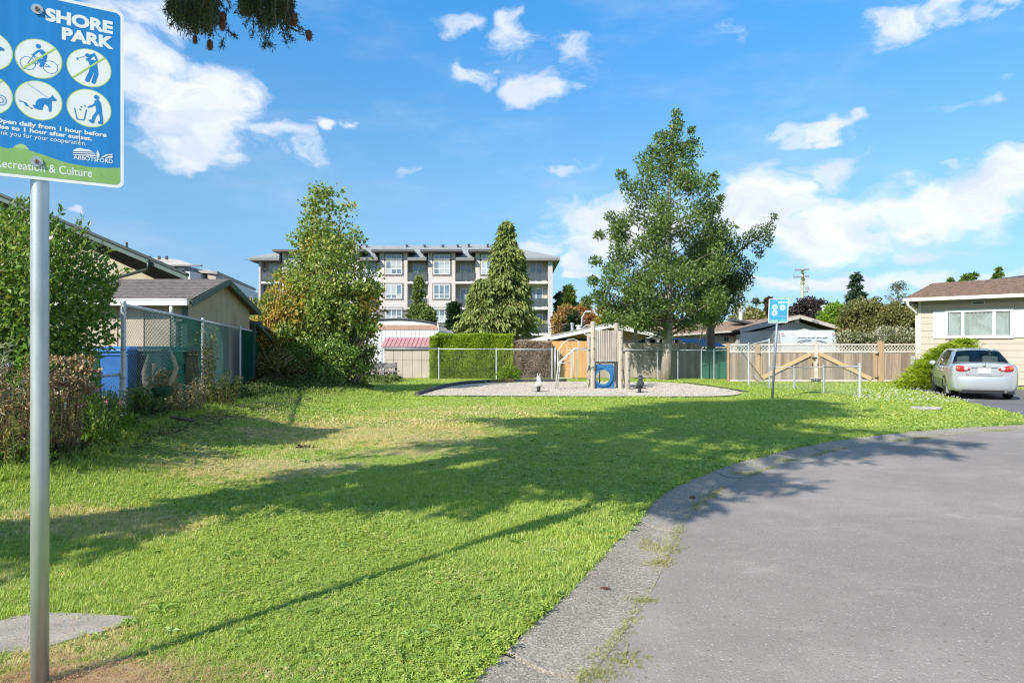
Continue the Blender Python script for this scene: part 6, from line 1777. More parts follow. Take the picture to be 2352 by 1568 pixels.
text2('WOLF PUP', 2.42 , ZW(774.5, tD), .085, M('trailer_letter', (.80, .81, .82), .4), .03, True, tr_, ft, .004, 2.6)
text2('WOLF PUP', 2.44 , ZW(774.9, tD), .085, M('trailer_shadow', (.30, .32, .36), .5), .045, True, tr_, ft, .001, 2.6)
sw = M('swoosh_dark', (.16, .19, .18), .5)
for (pts_, w0) in (([(70, 1160), (150, 1120), (280, 1100)], .03), ([(1110, 1150), (1200, 1105), (1330, 1095), (1440, 1100)], .035), ([(1560, 1108), (1680, 1118), (1800, 1165)], .04), ([(1180, 1165), (1290, 1125), (1400, 1112)], .022), ([(1640, 1125), (1700, 1150)], .022)):
    if pts_[0][0] < 500: continue
    mb = MB()
    Q = [P((2250 + a * .12755) / 1.306, (880 + b * .12755) / 1.306, tD - .012) for a, b in pts_]
    for a, b in zip(Q[:-1], Q[1:]): mb.bar(a, b, .006, w0)
    mb.build('swoosh', sw, tr_)
# dark folded awning arm at its left side
mb = MB(); A_ = P((2250 + 700 * .12755) / 1.306, (880 + 1180 * .12755) / 1.306, tD + .6); B_ = P((2250 + 715 * .12755) / 1.306, (880 + 990 * .12755) / 1.306, tD + .6); C_ = P((2250 + 860 * .12755) / 1.306, (880 + 870 * .12755) / 1.306, tD + .3)
mb.tube([A_, B_, C_], .05, 8); mb.build('awning_arm', darkm, tr_)
mb = MB(); mb.prism([B_ + Vector((.12, .02, -.6)), C_ + Vector((0, .02, -1.1)), C_ + Vector((0, .02, -.15)), B_ + Vector((.12, .02, -.02))], (0, .05, 0)); mb.build('side_window', M('grey_fabric', (.20, .21, .21), .8), tr_)
# wooden ladder against the second tree is built with the trees

# ================================================================ RIGHT HOUSE
rc = Vector((XW(2110, 27.0), 27.0, 0)); dr = Vector((.77, -.64, 0)).normalized(); nr = Vector((-dr.y, dr.x, 0)) * -1
if nr.y > 0: nr = -nr
rh_ = thing('cream_house', 'cream sided house with brown roof and white shuttered window at the right edge', 'house', rc)
def H3(u, z, o=0.0): return rc + dr * u + nr * o + Vector((0, 0, z))
Lw = 7.0
zE = 3.42
cream = M('cream_siding', (.41, .345, .285), .7, .04, 2, grime=(.385, .32, .26))
mb = MB(); mb.prism([H3(0, 0, -.03), H3(Lw, 0, -.03), H3(Lw, zE, -.03), H3(0, zE, -.03)], -nr * .1); mb.prism([H3(0.0, 0, -.03), H3(0.0, zE, -.03), H3(0.0, zE, -6), H3(0.0, 0, -6)], dr * .1); mb.build('wall', M('siding_shadow_gap', (.26, .21, .16), .8), rh_)
z = .10; ks = .262
while z < 3.05:
    mb = MB(); a, b = H3(0, z, .0), H3(Lw, z, .0)
    mb.add([H3(0, z, .022), H3(Lw, z, .022), H3(Lw, z + ks - .012, .004), H3(0, z + ks - .012, .004), H3(0, z, -.02), H3(Lw, z, -.02), H3(Lw, z + ks - .012, -.02), H3(0, z + ks - .012, -.02)], [(0, 1, 2, 3), (0, 4, 5, 1), (3, 2, 6, 7), (0, 3, 7, 4), (1, 5, 6, 2)])
    mb.build('siding_board', cream, rh_); z += ks
mb = MB(); mb.prism([H3(0, z, .0), H3(Lw, z, .0), H3(Lw, zE, .0), H3(0, zE, .0)], -nr * .02); mb.build('frieze', M('frieze_brown', (.30, .26, .215), .75, .05, 2), rh_)
mb = MB(); mb.prism([H3(-.01, 0, .03), H3(.09, 0, .03), H3(.09, zE, .03), H3(-.01, zE, .03)], -nr * .05); mb.build('corner_board', M('corner_cream', (.52, .47, .40), .7), rh_)
# roof
ovh = .55
e0, e1 = H3(-.45, zE + .03, ovh), H3(Lw + .3, zE + .03, ovh); r0, r1 = H3(.25, zE + .78, -1.6), H3(Lw + .3, zE + .88, -1.6)
shingle_slope(rh_, e0, e1, r0, r1, roofb if False else M('red_brown_shingle', (.175, .112, .080), .9, .35, 12, .6, 30, grime=(.10, .062, .045)), 9, .03)
mb = MB(); mb.prism([e0, r0, H3(.25, zE + .78, -6), H3(-.45, zE + .03, -6)], Vector((0, 0, -.04))); mb.build('side_roof', MC['red_brown_shingle'], rh_)
mb = MB(); mb.prism([H3(.25, zE + .80, -1.6), H3(Lw + .3, zE + .90, -1.6), H3(Lw + .3, zE + .80, -5), H3(.25, zE + .7, -5)], (0, 0, -.03)); mb.build('flat_roof', shing, rh_)
mb = MB(); mb.bar(e0 + nr * .06 + Vector((0, 0, -.03)), e1 + nr * .06 + Vector((0, 0, -.03)), .12, .13); mb.build('gutter', white, rh_, bevel=.015)
mb = MB(); mb.prism([H3(-.45, zE - .03, ovh), H3(Lw + .3, zE - .03, ovh), H3(Lw + .3, zE - .03, -.02), H3(-.45, zE - .03, -.02)], (0, 0, -.02)); mb.build('soffit', M('soffit_taupe', (.30, .27, .24), .8), rh_)
mb = MB(); mb.bar(H3(-.46, zE - .01, ovh - .02), H3(-.46, zE - .01, -5.5), .03, .14); mb.build('fascia', white, rh_)
mb = MB(); mb.tube([H3(-.30, zE - .06, ovh + .05), H3(-.28, zE - .22, ovh + .02), H3(-.10, zE - .45, .12), H3(-.06, zE - .6, .06)], .048, 8); mb.build('downspout', M('spout_top', (.72, .70, .66), .5), rh_, smooth=True)
mb = MB(); mb.tube([H3(-.06, zE - .6, .06), H3(-.06, .25, .06)], .05, 8); mb.build('downspout', M('spout_cream', (.60, .55, .48), .5), rh_, smooth=True)
# window: position from the photograph, on the wall's own plane
def wall_uv(px, py):
    p = ray_plane(px, py, rc, nr); return (p - rc).dot(dr), p.z
HX = lambda c_: (2650 + c_ * .319) / 1.306
HYc = lambda c_: (780 + c_ * .319) / 1.306
uA, zA = wall_uv(HX(580), HYc(738)); uB, zB = wall_uv(HX(1225), HYc(452))
def hb(u0, z0_, u1, z1_, o0, o1, nm, m_, par=rh_):
    mb = MB(); mb.prism([H3(u0, z0_, o0), H3(u1, z0_, o0), H3(u1, z1_, o0), H3(u0, z1_, o0)], nr * (o1 - o0)); return mb.build(nm, m_, par)
hb(uA + .02, zA + .02, uB - .02, zB - .02, -.02, .035, 'window_back', M('dark_room', (.12, .12, .12), .9))
wn = hb(uA, zA, uB, zA + .10, .03, .09, 'window', white)
for (a, b, c_, d_) in ((uA, zB - .10, uB, zB), (uA, zA + .101, uA + .10, zB - .101), (uB - .10, zA + .101, uB, zB - .101)): hb(a, b, c_, d_, .03, .09, 'frame', white, wn)
def uq(c_): return wall_uv(HX(c_), HYc(600))[0]
for (a, b) in ((735, 762), (1028, 1058)): hb(uq(a), zA + .101, uq(b), zB - .101, .03, .085, 'mullion', white, wn)
cur = M('curtain_white', (.66, .66, .64), .9, .05, 3)
for (a, b, sc) in ((615, 735, .72), (762, 1028, 1.), (1058, 1180, .62)):
    ua, ub_ = uq(a), uq(b)
    hb(ua, zA + .12, ub_, zB - .12, .060, .064, 'pane', None, wn)
    o = wn.children[-1]
    if 'pane_glass' not in MC:
        m_, t_, o_ = base_mat('pane_glass'); tr = t_.n('ShaderNodeBsdfTransparent'); tr.inputs[0].default_value = (.80, .84, .84, 1); gl = t_.n('ShaderNodeBsdfGlossy'); gl.inputs['Roughness'].default_value = .03
        fr = t_.n('ShaderNodeFresnel'); fr.inputs[0].default_value = 1.5; mx = t_.n('ShaderNodeMixShader'); t_.l(t_.math('ADD', fr.outputs[0], .06), mx.inputs[0]); t_.l(tr.outputs[0], mx.inputs[1]); t_.l(gl.outputs[0], mx.inputs[2]); t_.l(mx.outputs[0], o_.inputs[0]); MC['pane_glass'] = m_
    o.data.materials.clear(); o.data.materials.append(MC['pane_glass'])
    V, F = [], []; n = 60
    for i in range(n + 1):
        u = ua + (ub_ - ua) * i / n; off = .046 + .007 * math.sin(i * 1.4 + a) + .004 * math.sin(i * .5)
        V += [tuple(H3(u, zA + .11, off)), tuple(H3(u, zB - .13 + .02 * math.sin(i * .7), off))]
    F = [(2 * i, 2 * i + 2, 2 * i + 3, 2 * i + 1) for i in range(n)]
    mesh_part('curtain', V, F, cur, wn, smooth=True)
uS = uq(470)
hb(uS, zA + .02, uA - .01, zB - .02, .02, .05, 'shutter', M('shutter_white', (.62, .62, .61), .5, .02, 2)); hb(uB + .01, zA + .02, uB + (uA - uS), zB - .02, .02, .05, 'shutter', MC['shutter_white'])
u0, z0_ = wall_uv(HX(832), HYc(420)); u1, z1_ = wall_uv(HX(957), HYc(385))
v_ = hb(u0, z0_, u1, z1_, .0, .03, 'vent', M('vent_frame', (.5, .52, .54), .5)); hb(u0 + .04, z0_ + .03, u1 - .04, z1_ - .03, .032, .04, 'louvre', darkm, v_)
# utility meter at the corner and neighbour roofs behind
mb = MB(); a = P((2100 + 2160 * .2976) / 1.306, (780 + 1010 * .2976) / 1.306, 27.6); mb.box(a, (.22, .16, .36)); mb.box(a + Vector((.02, 0, -.45)), (.12, .14, .3)); mb.lathe([(.09, -.14), (.09, -.08)], a, 10, 'Y'); solid('utility_meter', mb, M('meter_grey', (.4, .41, .42), .5), 'small grey utility meter between the gate fence and the cream house', 'meter')
t = thing('dark_roof_house', 'house with dark shingle roof rising behind the cream house', 'house', (XW(2260, 36), 38.0, 0))
mb = MB(); mb.prism([P(2165, 658, 34), P(2170, 655, 36), P(2365, 630, 32), P(2600, 700, 30), P(2365, 665, 30)], (0, .4, -.1)); mb.build('roof', M('dark_shingle', (.06, .065, .07), .9, .3, 9), t)
mb = MB(); mb.b2((XW(2330, 40), 36.5, 0), (XW(2600, 40), 40, 3.6)); mb.build('wall', siding, t)
t = thing('slate_roof_house', 'house with a slate grey hip roof and white railing seen left of the cream house', 'house', (XW(2080, 44), 44.0, 0))
mb = MB(); a, b, c_ = P(2046, 697, 44), P(2110, 690, 44), P(2092, 676, 47); mb.add([a, b, c_, a + Vector((3, 6, 0)), b + Vector((3, 6, 0))], [(0, 1, 2), (0, 2, 3), (1, 4, 2)]); mb.b2((XW(2110, 44) - .1, 44, a.z - .1), (XW(2180, 44), 48, a.z + .1)); mb.build('roof', M('slate', (.085, .095, .11), .8, .2, 5), t)
mb = MB(); mb.b2((XW(2060, 44), 44.4, 0), (XW(2160, 44), 48, a.z - .15)); mb.build('wall', M('brown_wall', (.20, .17, .15), .8), t)
for i in range(14):
    mb = MB(); x = XW(2072 + i * 2.6, 43.5); mb.b2((x, 43.5, ZW(731, 43.5)), (x + .03, 43.53, ZW(720, 43.5))); mb.build('baluster', white, t)
for yy in (719, 731): mb = MB(); mb.b2((XW(2070, 43.5), 43.48, ZW(yy + 1, 43.5)), (XW(2112, 43.5), 43.55, ZW(yy, 43.5))); mb.build('rail', white, t)
# ================================================================ CAR
car = thing('parked_car', 'silver four door saloon parked on the driveway in front of the cream house', 'car', (0, 0, .01))
CH = R(25.5)
cf = Vector((math.sin(CH), math.cos(CH), 0)); cr_ = Vector((cf.y, -cf.x, 0))
rl = Vector((XW(2178, 20.3), 20.3, 0))                     # ground point of the left rear wheel
car_o = rl + cr_ * .74 - cf * .98; car_o.z = .01           # origin: rear bumper centre
car.location = car_o; car.rotation_euler = (0, 0, -CH)
paint = M('car_silver', (.43, .44, .455), .28, .02, 3, metal=.5, spec=.6, coat=.8)
glass_c, t_, o_ = base_mat('car_glass')
tr = t_.n('ShaderNodeBsdfTransparent'); tr.inputs[0].default_value = (.36, .44, .42, 1); gl = t_.n('ShaderNodeBsdfGlossy'); gl.inputs['Roughness'].default_value = .02
fr = t_.n('ShaderNodeFresnel'); fr.inputs[0].default_value = 1.5; mx = t_.n('ShaderNodeMixShader'); t_.l(t_.math('ADD', fr.outputs[0], .05), mx.inputs[0]); t_.l(tr.outputs[0], mx.inputs[1]); t_.l(gl.outputs[0], mx.inputs[2]); t_.l(mx.outputs[0], o_.inputs[0])
tyre_m = M('tyre_rubber', (.022, .022, .023), .85, .2, 20); rim_m = M('rim_silver', (.45, .46, .47), .35, .05, 5, metal=.8)
blk = M('car_black', (.015, .015, .016), .5)
# lower body, lofted: each station (y, half width at sill, at waist, at shoulder, z sill, z shoulder, z top centre)
ST = [(0.00, .66, .755, .71, .30, .95, 1.015), (.012, .68, .77, .725, .27, .965, 1.03), (.05, .73, .80, .745, .24, .985, 1.06), (.14, .77, .835, .77, .23, 1.00, 1.078), (.45, .80, .850, .785, .22, 1.00, 1.082), (.75, .81, .852, .80, .22, .985, 1.07),
      (1.1, .81, .853, .80, .20, .95, 1.0), (1.9, .81, .853, .80, .20, .93, .97), (2.7, .81, .853, .80, .20, .92, .96), (3.25, .81, .853, .80, .20, .92, .97), (3.6, .81, .850, .78, .22, .90, .95),
      (4.0, .79, .835, .74, .24, .84, .89), (4.3, .75, .80, .68, .26, .74, .78), (4.46, .66, .72, .58, .30, .64, .68), (4.52, .56, .60, .48, .36, .56, .58)]
def sect(s):
    y, ws, ww, wsh, zs, zsh, zt_ = s
    pts = [(ws * .8, zs - .02), (ws, zs + .02), (ws + (ww - ws) * .75, zs + .12), (ww, zs + (zsh - zs) * .45), (ww * .995, zs + (zsh - zs) * .68), (wsh + (ww - wsh) * .65, zsh - .05), (wsh, zsh), (wsh * .86, zsh + (zt_ - zsh) * .55), (wsh * .5, zt_ - .012), (0, zt_)]
    L = [(-x, z) for x, z in pts[:-1]] + [(x, z) for x, z in pts[::-1]]
    return [(x, y, z) for x, z in L]
V = []; F = []
S_ = [sect(s) for s in ST]; n = len(S_[0])
for s in S_: V += s
for i in range(len(S_) - 1):
    for k in range(n - 1): F.append((i * n + k, (i + 1) * n + k, (i + 1) * n + k + 1, i * n + k + 1))
F.append(tuple(range(n))); F.append(tuple((len(S_) - 1) * n + k for k in range(n))[::-1])
body = link('body', new_mesh('body', V, F, paint, True), car)
m = body.modifiers.new('sub', 'SUBSURF'); m.levels = 2; m.render_levels = 2
def cpart(nm, V, F, mat, smooth=False, sub=0, par=car, kind=None):
    o = link(nm, new_mesh(nm, V, F, mat, smooth), par)
    if sub: m = o.modifiers.new('sub', 'SUBSURF'); m.levels = m.render_levels = sub
    return o
# cabin frame: rings at bottom and roof
zb0, zr = .97, 1.455
def ring(y0, y1, hw0, hw1, z, r=.1): return [(-hw0, y0, z), (-hw0 * 1.0, (y0 * 2 + y1) / 3, z + .0), (-hw1 * 1.01, (y0 + 2 * y1) / 3, z), (-hw1, y1, z), (hw1, y1, z), (hw1 * 1.01, (y0 + 2 * y1) / 3, z), (hw0, (y0 * 2 + y1) / 3, z), (hw0, y0, z)]
# roof panel
RF = [(1.00, .53, 1.395), (1.15, .56, 1.43), (1.6, .575, 1.462), (2.2, .58, 1.468), (2.6, .565, 1.44), (2.78, .54, 1.405)]
V = []; F = []
for y, hw, z in RF:
    for f in (-1, -.9, -.5, 0, .5, .9, 1): V.append((hw * f, y, z + .028 * (1 - f * f) - (.02 if abs(f) == 1 else 0)))
for i in range(len(RF) - 1):
    for k in range(6): F.append((i * 7 + k, i * 7 + k + 1, (i + 1) * 7 + k + 1, (i + 1) * 7 + k))
o = cpart('roof', V, F, paint, True, 1)
def quadg(nm, a, b, c, d, mat, push=0.0, nn=6, bow=0.0):
    """glass between four corners, bowed outward"""
    a, b, c, d = map(Vector, (a, b, c, d)); nr_ = (b - a).cross(d - a).normalized(); V = []; F = []
    for i in range(nn + 1):
        for j in range(nn + 1):
            u, v = i / nn, j / nn; p = a.lerp(b, u).lerp(d.lerp(c, u), v) + nr_ * (push + bow * math.sin(math.pi * u) * (.4 + .6 * math.sin(math.pi * v))); V.append(tuple(p))
    for i in range(nn):
        for j in range(nn): F.append((i * (nn + 1) + j, (i + 1) * (nn + 1) + j, (i + 1) * (nn + 1) + j + 1, i * (nn + 1) + j + 1))
    return cpart(nm, V, F, mat, True)
bl_, br_, tl_, trr = (-.68, .60, 1.075), (.68, .60, 1.075), (-.53, 1.05, 1.41), (.53, 1.05, 1.41)
quadg('rear_window', bl_, br_, trr, tl_, glass_c, 0, 8, .05)
fl, fr_, ftl, ftr = (-.72, 3.35, .97), (.72, 3.35, .97), (-.55, 2.76, 1.40), (.55, 2.76, 1.40)
quadg('windscreen', fr_, fl, ftl, ftr, glass_c, 0, 8, .06)
for s in (-1, 1):
    q = lambda x, y, z: (s * x, y, z)
    quadg('side_window', q(.755, 1.18, .965), q(.765, 1.98, .955), q(.595, 1.98, 1.40), q(.575, 1.28, 1.365), glass_c, 0, 3, 0)
    quadg('side_window', q(.765, 2.04, .955), q(.75, 3.05, .95), q(.60, 2.66, 1.375), q(.598, 2.04, 1.40), glass_c, 0, 3, 0)
    # pillars and roof rails in paint
    def pillar(P0, P1, w0, nm='pillar', mt=paint):
        mb = MB(); mb.bar(P0, P1, w0, .05); mb.build(nm, mt, car, local=True, bevel=.01)
    # broad rear pillar
    V = [q(.72, .58, 1.03), q(.77, 1.22, .955), q(.59, 1.32, 1.40), q(.53, 1.02, 1.405), q(.67, .60, 1.06), q(.72, 1.22, .955), q(.55, 1.32, 1.39), q(.52, 1.04, 1.39)]
    cpart('rear_pillar', V, [(0, 1, 2, 3), (7, 6, 5, 4), (0, 4, 5, 1), (1, 5, 6, 2), (2, 6, 7, 3), (3, 7, 4, 0)], paint)
    pillar(q(.755, 2.01, .94), q(.595, 2.01, 1.41), .07, 'centre_pillar', blk)
    pillar(q(.745, 3.34, .95), q(.575, 2.74, 1.40), .07)
    mb = MB(); mb.tube([q(.53, 1.0, 1.398), q(.572, 1.3, 1.42), q(.592, 1.7, 1.43), q(.595, 2.2, 1.435), q(.575, 2.74, 1.40)], .03, 8); mb.build('roof_rail', paint, car, smooth=True, local=True)
    # door lines, handles, mirror, rubbing strip
    for y in (1.22, 2.02, 3.22):
        mb = MB(); mb.bar(q(.856, y, .34), q(.835, y + (.02 if y < 2 else 0), .88), .004, .008); mb.build('door_gap', blk, car, local=True)
    for y in (1.38, 2.18):
        mb = MB(); mb.box(q(.855, y + .08, .80), (.035, .19, .035)); mb.build('door_handle', paint, car, local=True, bevel=.01)
    mb = MB(); mb.box(q(.862, 2.2, .56), (.02, 2.0, .045)); mb.build('rubbing_strip', paint, car, local=True, bevel=.006)
    mb = MB(); mb.lathe([(.03, 0), (.075, .02), (.08, .08), (.05, .13)], q(.90, 2.98, 1.0), 12, 'Y'); V = [(s * .9 + (v[0] - s * .9) * 1.35, v[1], v[2]) for v in mb.V]; cpart('wing_mirror', V, mb.F, paint, True)
    mb = MB(); mb.bar(q(.80, 3.0, .97), q(.87, 3.02, .98), .05, .05); mb.build('mirror_arm', blk, car, local=True)
    mb = MB(); mb.add([q(.70, .62, .36), q(.845, .62, .36), q(.845, .64, .14), q(.72, .64, .14)], [(0, 1, 2, 3)]); mb.build('mud_flap', M('mud_flap_grey', (.22, .22, .23), .7), car, local=True)
    # wheels
    for y in (.98, 3.58):
        mb = MB(); mb.lathe([(.19, -.10), (.285, -.10), (.312, -.08), (.318, -.03), (.318, .03), (.312, .08), (.285, .10), (.19, .10)], q(.735, y, .308), 28, 'X'); ty = mb.build('wheel', tyre_m, car, smooth=False, local=True)
        mb = MB(); mb.lathe([(.20, .06 * s), (.205, .098 * s), (.19, .092 * s)], q(.735, y, .308), 28, 'X')
        for k in range(7):
            a = k * 2 * math.pi / 7; c_, s_ = math.cos(a), math.sin(a); mb.bar(q(.735 + .080, y + .03 * c_, .308 + .03 * s_), q(.735 + .085, y + .19 * c_, .308 + .19 * s_), .05, .02, up=(1, 0, 0))
        mb.lathe([(.055, .07 * s), (.045, .095 * s)], q(.735, y, .308), 14, 'X')
        o = mb.build('rim', rim_m, ty, local=True)
        mb = MB(); n_ = 22; pts_ = [q(.858, y + .352 * math.cos(a), .308 + .352 * math.sin(a)) for a in np.linspace(-.05, math.pi + .05, n_)]
        V = []; F = []
        for i, p in enumerate(pts_):
            a = -.05 + (math.pi + .1) * i / (n_ - 1); V += [q(.862, y + .352 * math.cos(a), .308 + .352 * math.sin(a)), q(.862, y + .315 * math.cos(a), .308 + .315 * math.sin(a)), q(.66, y + .325 * math.cos(a), .308 + .325 * math.sin(a))]
        for i in range(n_ - 1): F += [(3 * i, 3 * i + 3, 3 * i + 4, 3 * i + 1), (3 * i + 1, 3 * i + 4, 3 * i + 5, 3 * i + 2)]
        cpart('wheel_arch', V, F, blk)
    # tail lamps: a rounded red almond wrapping onto the flank
    cx_, cz_ = .545, .885
    V = []; F = []; n_ = 30; rings = ((1.0, 0), (.93, .018), (.6, .030), (0.001, .034))
    for rr, ou in rings:
        for k in range(n_):
            a = 2 * math.pi * k / n_; ex = .225 * math.cos(a); ez = .088 * math.sin(a) * (1 + .25 * math.cos(a) * 1)
            x = cx_ + ex * rr; z = cz_ + ez * rr + .02 * math.cos(a) * rr
            wrap = max(0, x - .60); yy = .010 + wrap * wrap * 2.4 - ou
            V.append(q(min(x, .835), yy, z))
    for i in range(3):
        for k in range(n_): F.append((i * n_ + k, i * n_ + (k + 1) % n_, (i + 1) * n_ + (k + 1) % n_, (i + 1) * n_ + k))
    tl = cpart('tail_lamp', V, F, M('lamp_red_lens', (.42, .010, .012), .12, .15, 30, coat=1.), True)
    for (xx, rr, mt) in ((.44, .056, M('lamp_clear', (.50, .46, .44), .12, .08, 40, coat=1.)), (.635, .056, M('lamp_amber', (.50, .10, .05), .12, .2, 40, coat=1.))):
        w_ = max(0, xx - .60); y_ = .010 + w_ * w_ * 2.4 - .034
        mb = MB(); mb.lathe([(rr, .0), (rr * .92, -.012), (rr * .4, -.020), (.001, -.022)], q(xx, y_, cz_ + (.004 if xx < .6 else .018)), 18, 'Y'); mb.build('lens', mt, tl, smooth=True, local=True)
# boot lid gap, number plate, garnish, bumper
mb = MB(); mb.tube([(-.60, .56, 1.055), (-.60, .08, 1.04), (-.60, .0, .99)], .004, 4); mb.build('boot_gap', blk, car, local=True)
mb = MB(); mb.tube([(-.44, -.030, .74), (-.38, -.058, .70), (0, -.066, .692), (.38, -.058, .70), (.44, -.030, .74)], .006, 5); mb.build('boot_gap', M('gap_grey', (.10, .10, .105), .6), car, smooth=True, local=True)
# bumper, a proud band
BW = [(.82, .40), (.78, .12), (.68, .0), (.45, -.045), (0, -.06), (-.45, -.045), (-.68, .0), (-.78, .12), (-.82, .40)]
V = []; F = []
zs_ = [(.25, .06), (.28, .0), (.40, -.012), (.60, -.008), (.665, .008), (.685, .05)]
for (x, y) in BW:
    for (z, dy) in zs_: V.append((x, y + dy, z))
for i in range(len(BW) - 1):
    for k in range(len(zs_) - 1): F.append((i * 6 + k, i * 6 + k + 1, (i + 1) * 6 + k + 1, (i + 1) * 6 + k))
cpart('rear_bumper', V, F, paint, True, 2)
mb = MB(); mb.b2((-.62, -.005, .19), (.62, .10, .245)); mb.build('bumper_underside', blk, car, local=True)
mb = MB(); mb.b2((-.155, -.030, .745), (.155, -.018, .905)); pf_ = mb.build('number_plate', M('plate_white', (.55, .57, .61), .4, .04, 9), car, local=True)
mb = MB(); mb.b2((-.165, -.018, .735), (.165, -.006, .915)); mb.build('plate_frame', M('plate_frame', (.35, .36, .37), .4), pf_, local=True)
mb = MB(); mb.b2((-.32, -.028, .918), (.32, -.002, .935)); mb.build('boot_garnish', M('garnish_dark', (.20, .21, .22), .3, metal=.5), car, local=True, bevel=.005)
mb = MB(); mb.lathe([(.045, .0), (.04, -.012)], (0, -.004, .985), 18, 'Y'); mb.build('badge', rim_m, car, smooth=True, local=True)
mb = MB(); mb.tube([(.05, 1.12, 1.42), (.16, .92, 1.66)], .006, 5); mb.lathe([(.02, 1.40), (.016, 1.44)], (.05, 1.12, 0), 8); mb.build('aerial', blk, car, local=True)
mb = MB(); mb.tube([(.5, -.02, .24), (.5, .25, .24)], .03, 10); mb.build('exhaust', M('exhaust', (.3, .3, .3), .4, metal=.8), car, local=True)
# inside
seat_m = M('seat_grey', (.42, .41, .38), .9)
mb = MB(); mb.b2((-.62, .70, 1.05), (.62, 1.15, 1.07)); mb.build('parcel_shelf', M('shelf_grey', (.22, .22, .21), .9), car, local=True)
for x in (-.36, .36):
    mb = MB(); mb.b2((x - .20, 1.22, .75), (x + .20, 1.36, 1.26)); mb.build('rear_seat', seat_m, car, local=True, bevel=.05)
    mb = MB(); mb.b2((x - .22, 2.22, .6), (x + .22, 2.36, 1.22)); mb.build('front_seat', seat_m, car, local=True, bevel=.05)
    mb = MB(); mb.b2((x - .12, 2.26, 1.23), (x + .12, 2.34, 1.37)); mb.build('headrest', M('headrest_dark', (.06, .06, .06), .9), car, local=True, bevel=.03)
mb = MB(); mb.lathe([(.17, 3.0), (.19, 3.02), (.17, 3.04)], (-.36, 0, 1.02), 20, 'Y'); mb.build('steering_wheel', blk, car, local=True)
mb = MB(); mb.box((-.02, 2.80, 1.32), (.22, .03, .06)); mb.build('rear_view_mirror', blk, car, local=True)
mb = MB(); mb.b2((-.60, .5, .22), (.60, 4.1, .26)); mb.build('underbody', blk, car, local=True)
# second vehicle hinted at the frame edge is left out of view

# ================================================================ APARTMENT BUILDING
aD = 80.0
ap = thing('apartment_building', 'four storey apartment building with grey hip roof, bay windows and balconies', 'apartment building', (-13, aD, 0))
AX = lambda p: XW(p, aD); AZ = lambda p: ZW(p, aD)
pinkw = M('apt_pink_siding', (.52, .46, .44), .75, .03, 2); greyw = M('apt_grey_siding', (.20, .195, .20), .75, .04, 2); whitew = M('apt_white', (.72, .70, .69), .7, .03, 2); beigew = M('apt_beige', (.50, .45, .37), .75, .04, 2)
aroof = M('apt_roof', (.24, .25, .25), .9, .18, 3, grime=(.19, .195, .20)); atrim = M('apt_trim', (.17, .165, .165), .6)
aglass = GLASS('apt_glass', (.10, .14, .18), .12); ablind = M('apt_blind', (.34, .38, .40), .5, .06, 1)
conc_a = M('apt_slab', (.58, .56, .54), .7, .05)
def abox(x0, x1, y0, y1, z0, z1, nm, m_, par=ap): mb = MB(); mb.b2((x0, y0, z0), (x1, y1, z1)); return mb.build(nm, m_, par)
FL = [0.2, 3.35, 6.45, 9.55]; TOP = 12.2
def window(x0, x1, z0, z1, y, cols=3, rows=(.38,), bw_=.09, surround=True):
    mb = MB()
    if surround: abox(x0 - .16, x1 + .16, y - .04, y - .005, z0 - .16, z1 + .16, 'window_surround', atrim)
    W_ = x1 - x0; H_ = z1 - z0
    mb.b2((x0, y - .12, z0), (x1, y - .045, z0 + bw_)); mb.b2((x0, y - .12, z1 - bw_), (x1, y - .045, z1))
    for i in range(cols + 1):
        xx = x0 + (W_ - bw_) * i / cols; mb.b2((xx, y - .12, z0 + bw_), (xx + bw_, y - .045, z1 - bw_))
    rws = [0] + list(rows) + [1]
    for r_ in rows:
        for i in range(cols):
            xa = x0 + (W_ - bw_) * i / cols + bw_; xb = x0 + (W_ - bw_) * (i + 1) / cols; zz = z0 + H_ * r_; mb.b2((xa, y - .12, zz - .04), (xb, y - .045, zz + .04))
    wd = mb.build('window', white, ap)
    for i in range(cols):
        for j in range(len(rws) - 1):
            xa = x0 + (W_ - bw_) * i / cols + bw_ + .002; xb = x0 + (W_ - bw_) * (i + 1) / cols - .002
            za = z0 + H_ * rws[j] + (.042 if j else bw_ + .002); zb_ = z0 + H_ * rws[j + 1] - (.042 if j < len(rws) - 2 else bw_ + .002)
            mb = MB(); mb.b2((xa, y - .08, za), (xb, y - .05, zb_)); mb.build('pane', ablind if rng.random() < .45 else aglass, wd)
def siding(x0, x1, y, z0, z1, step=.42, m_=None, nm='siding_line'):
    pass
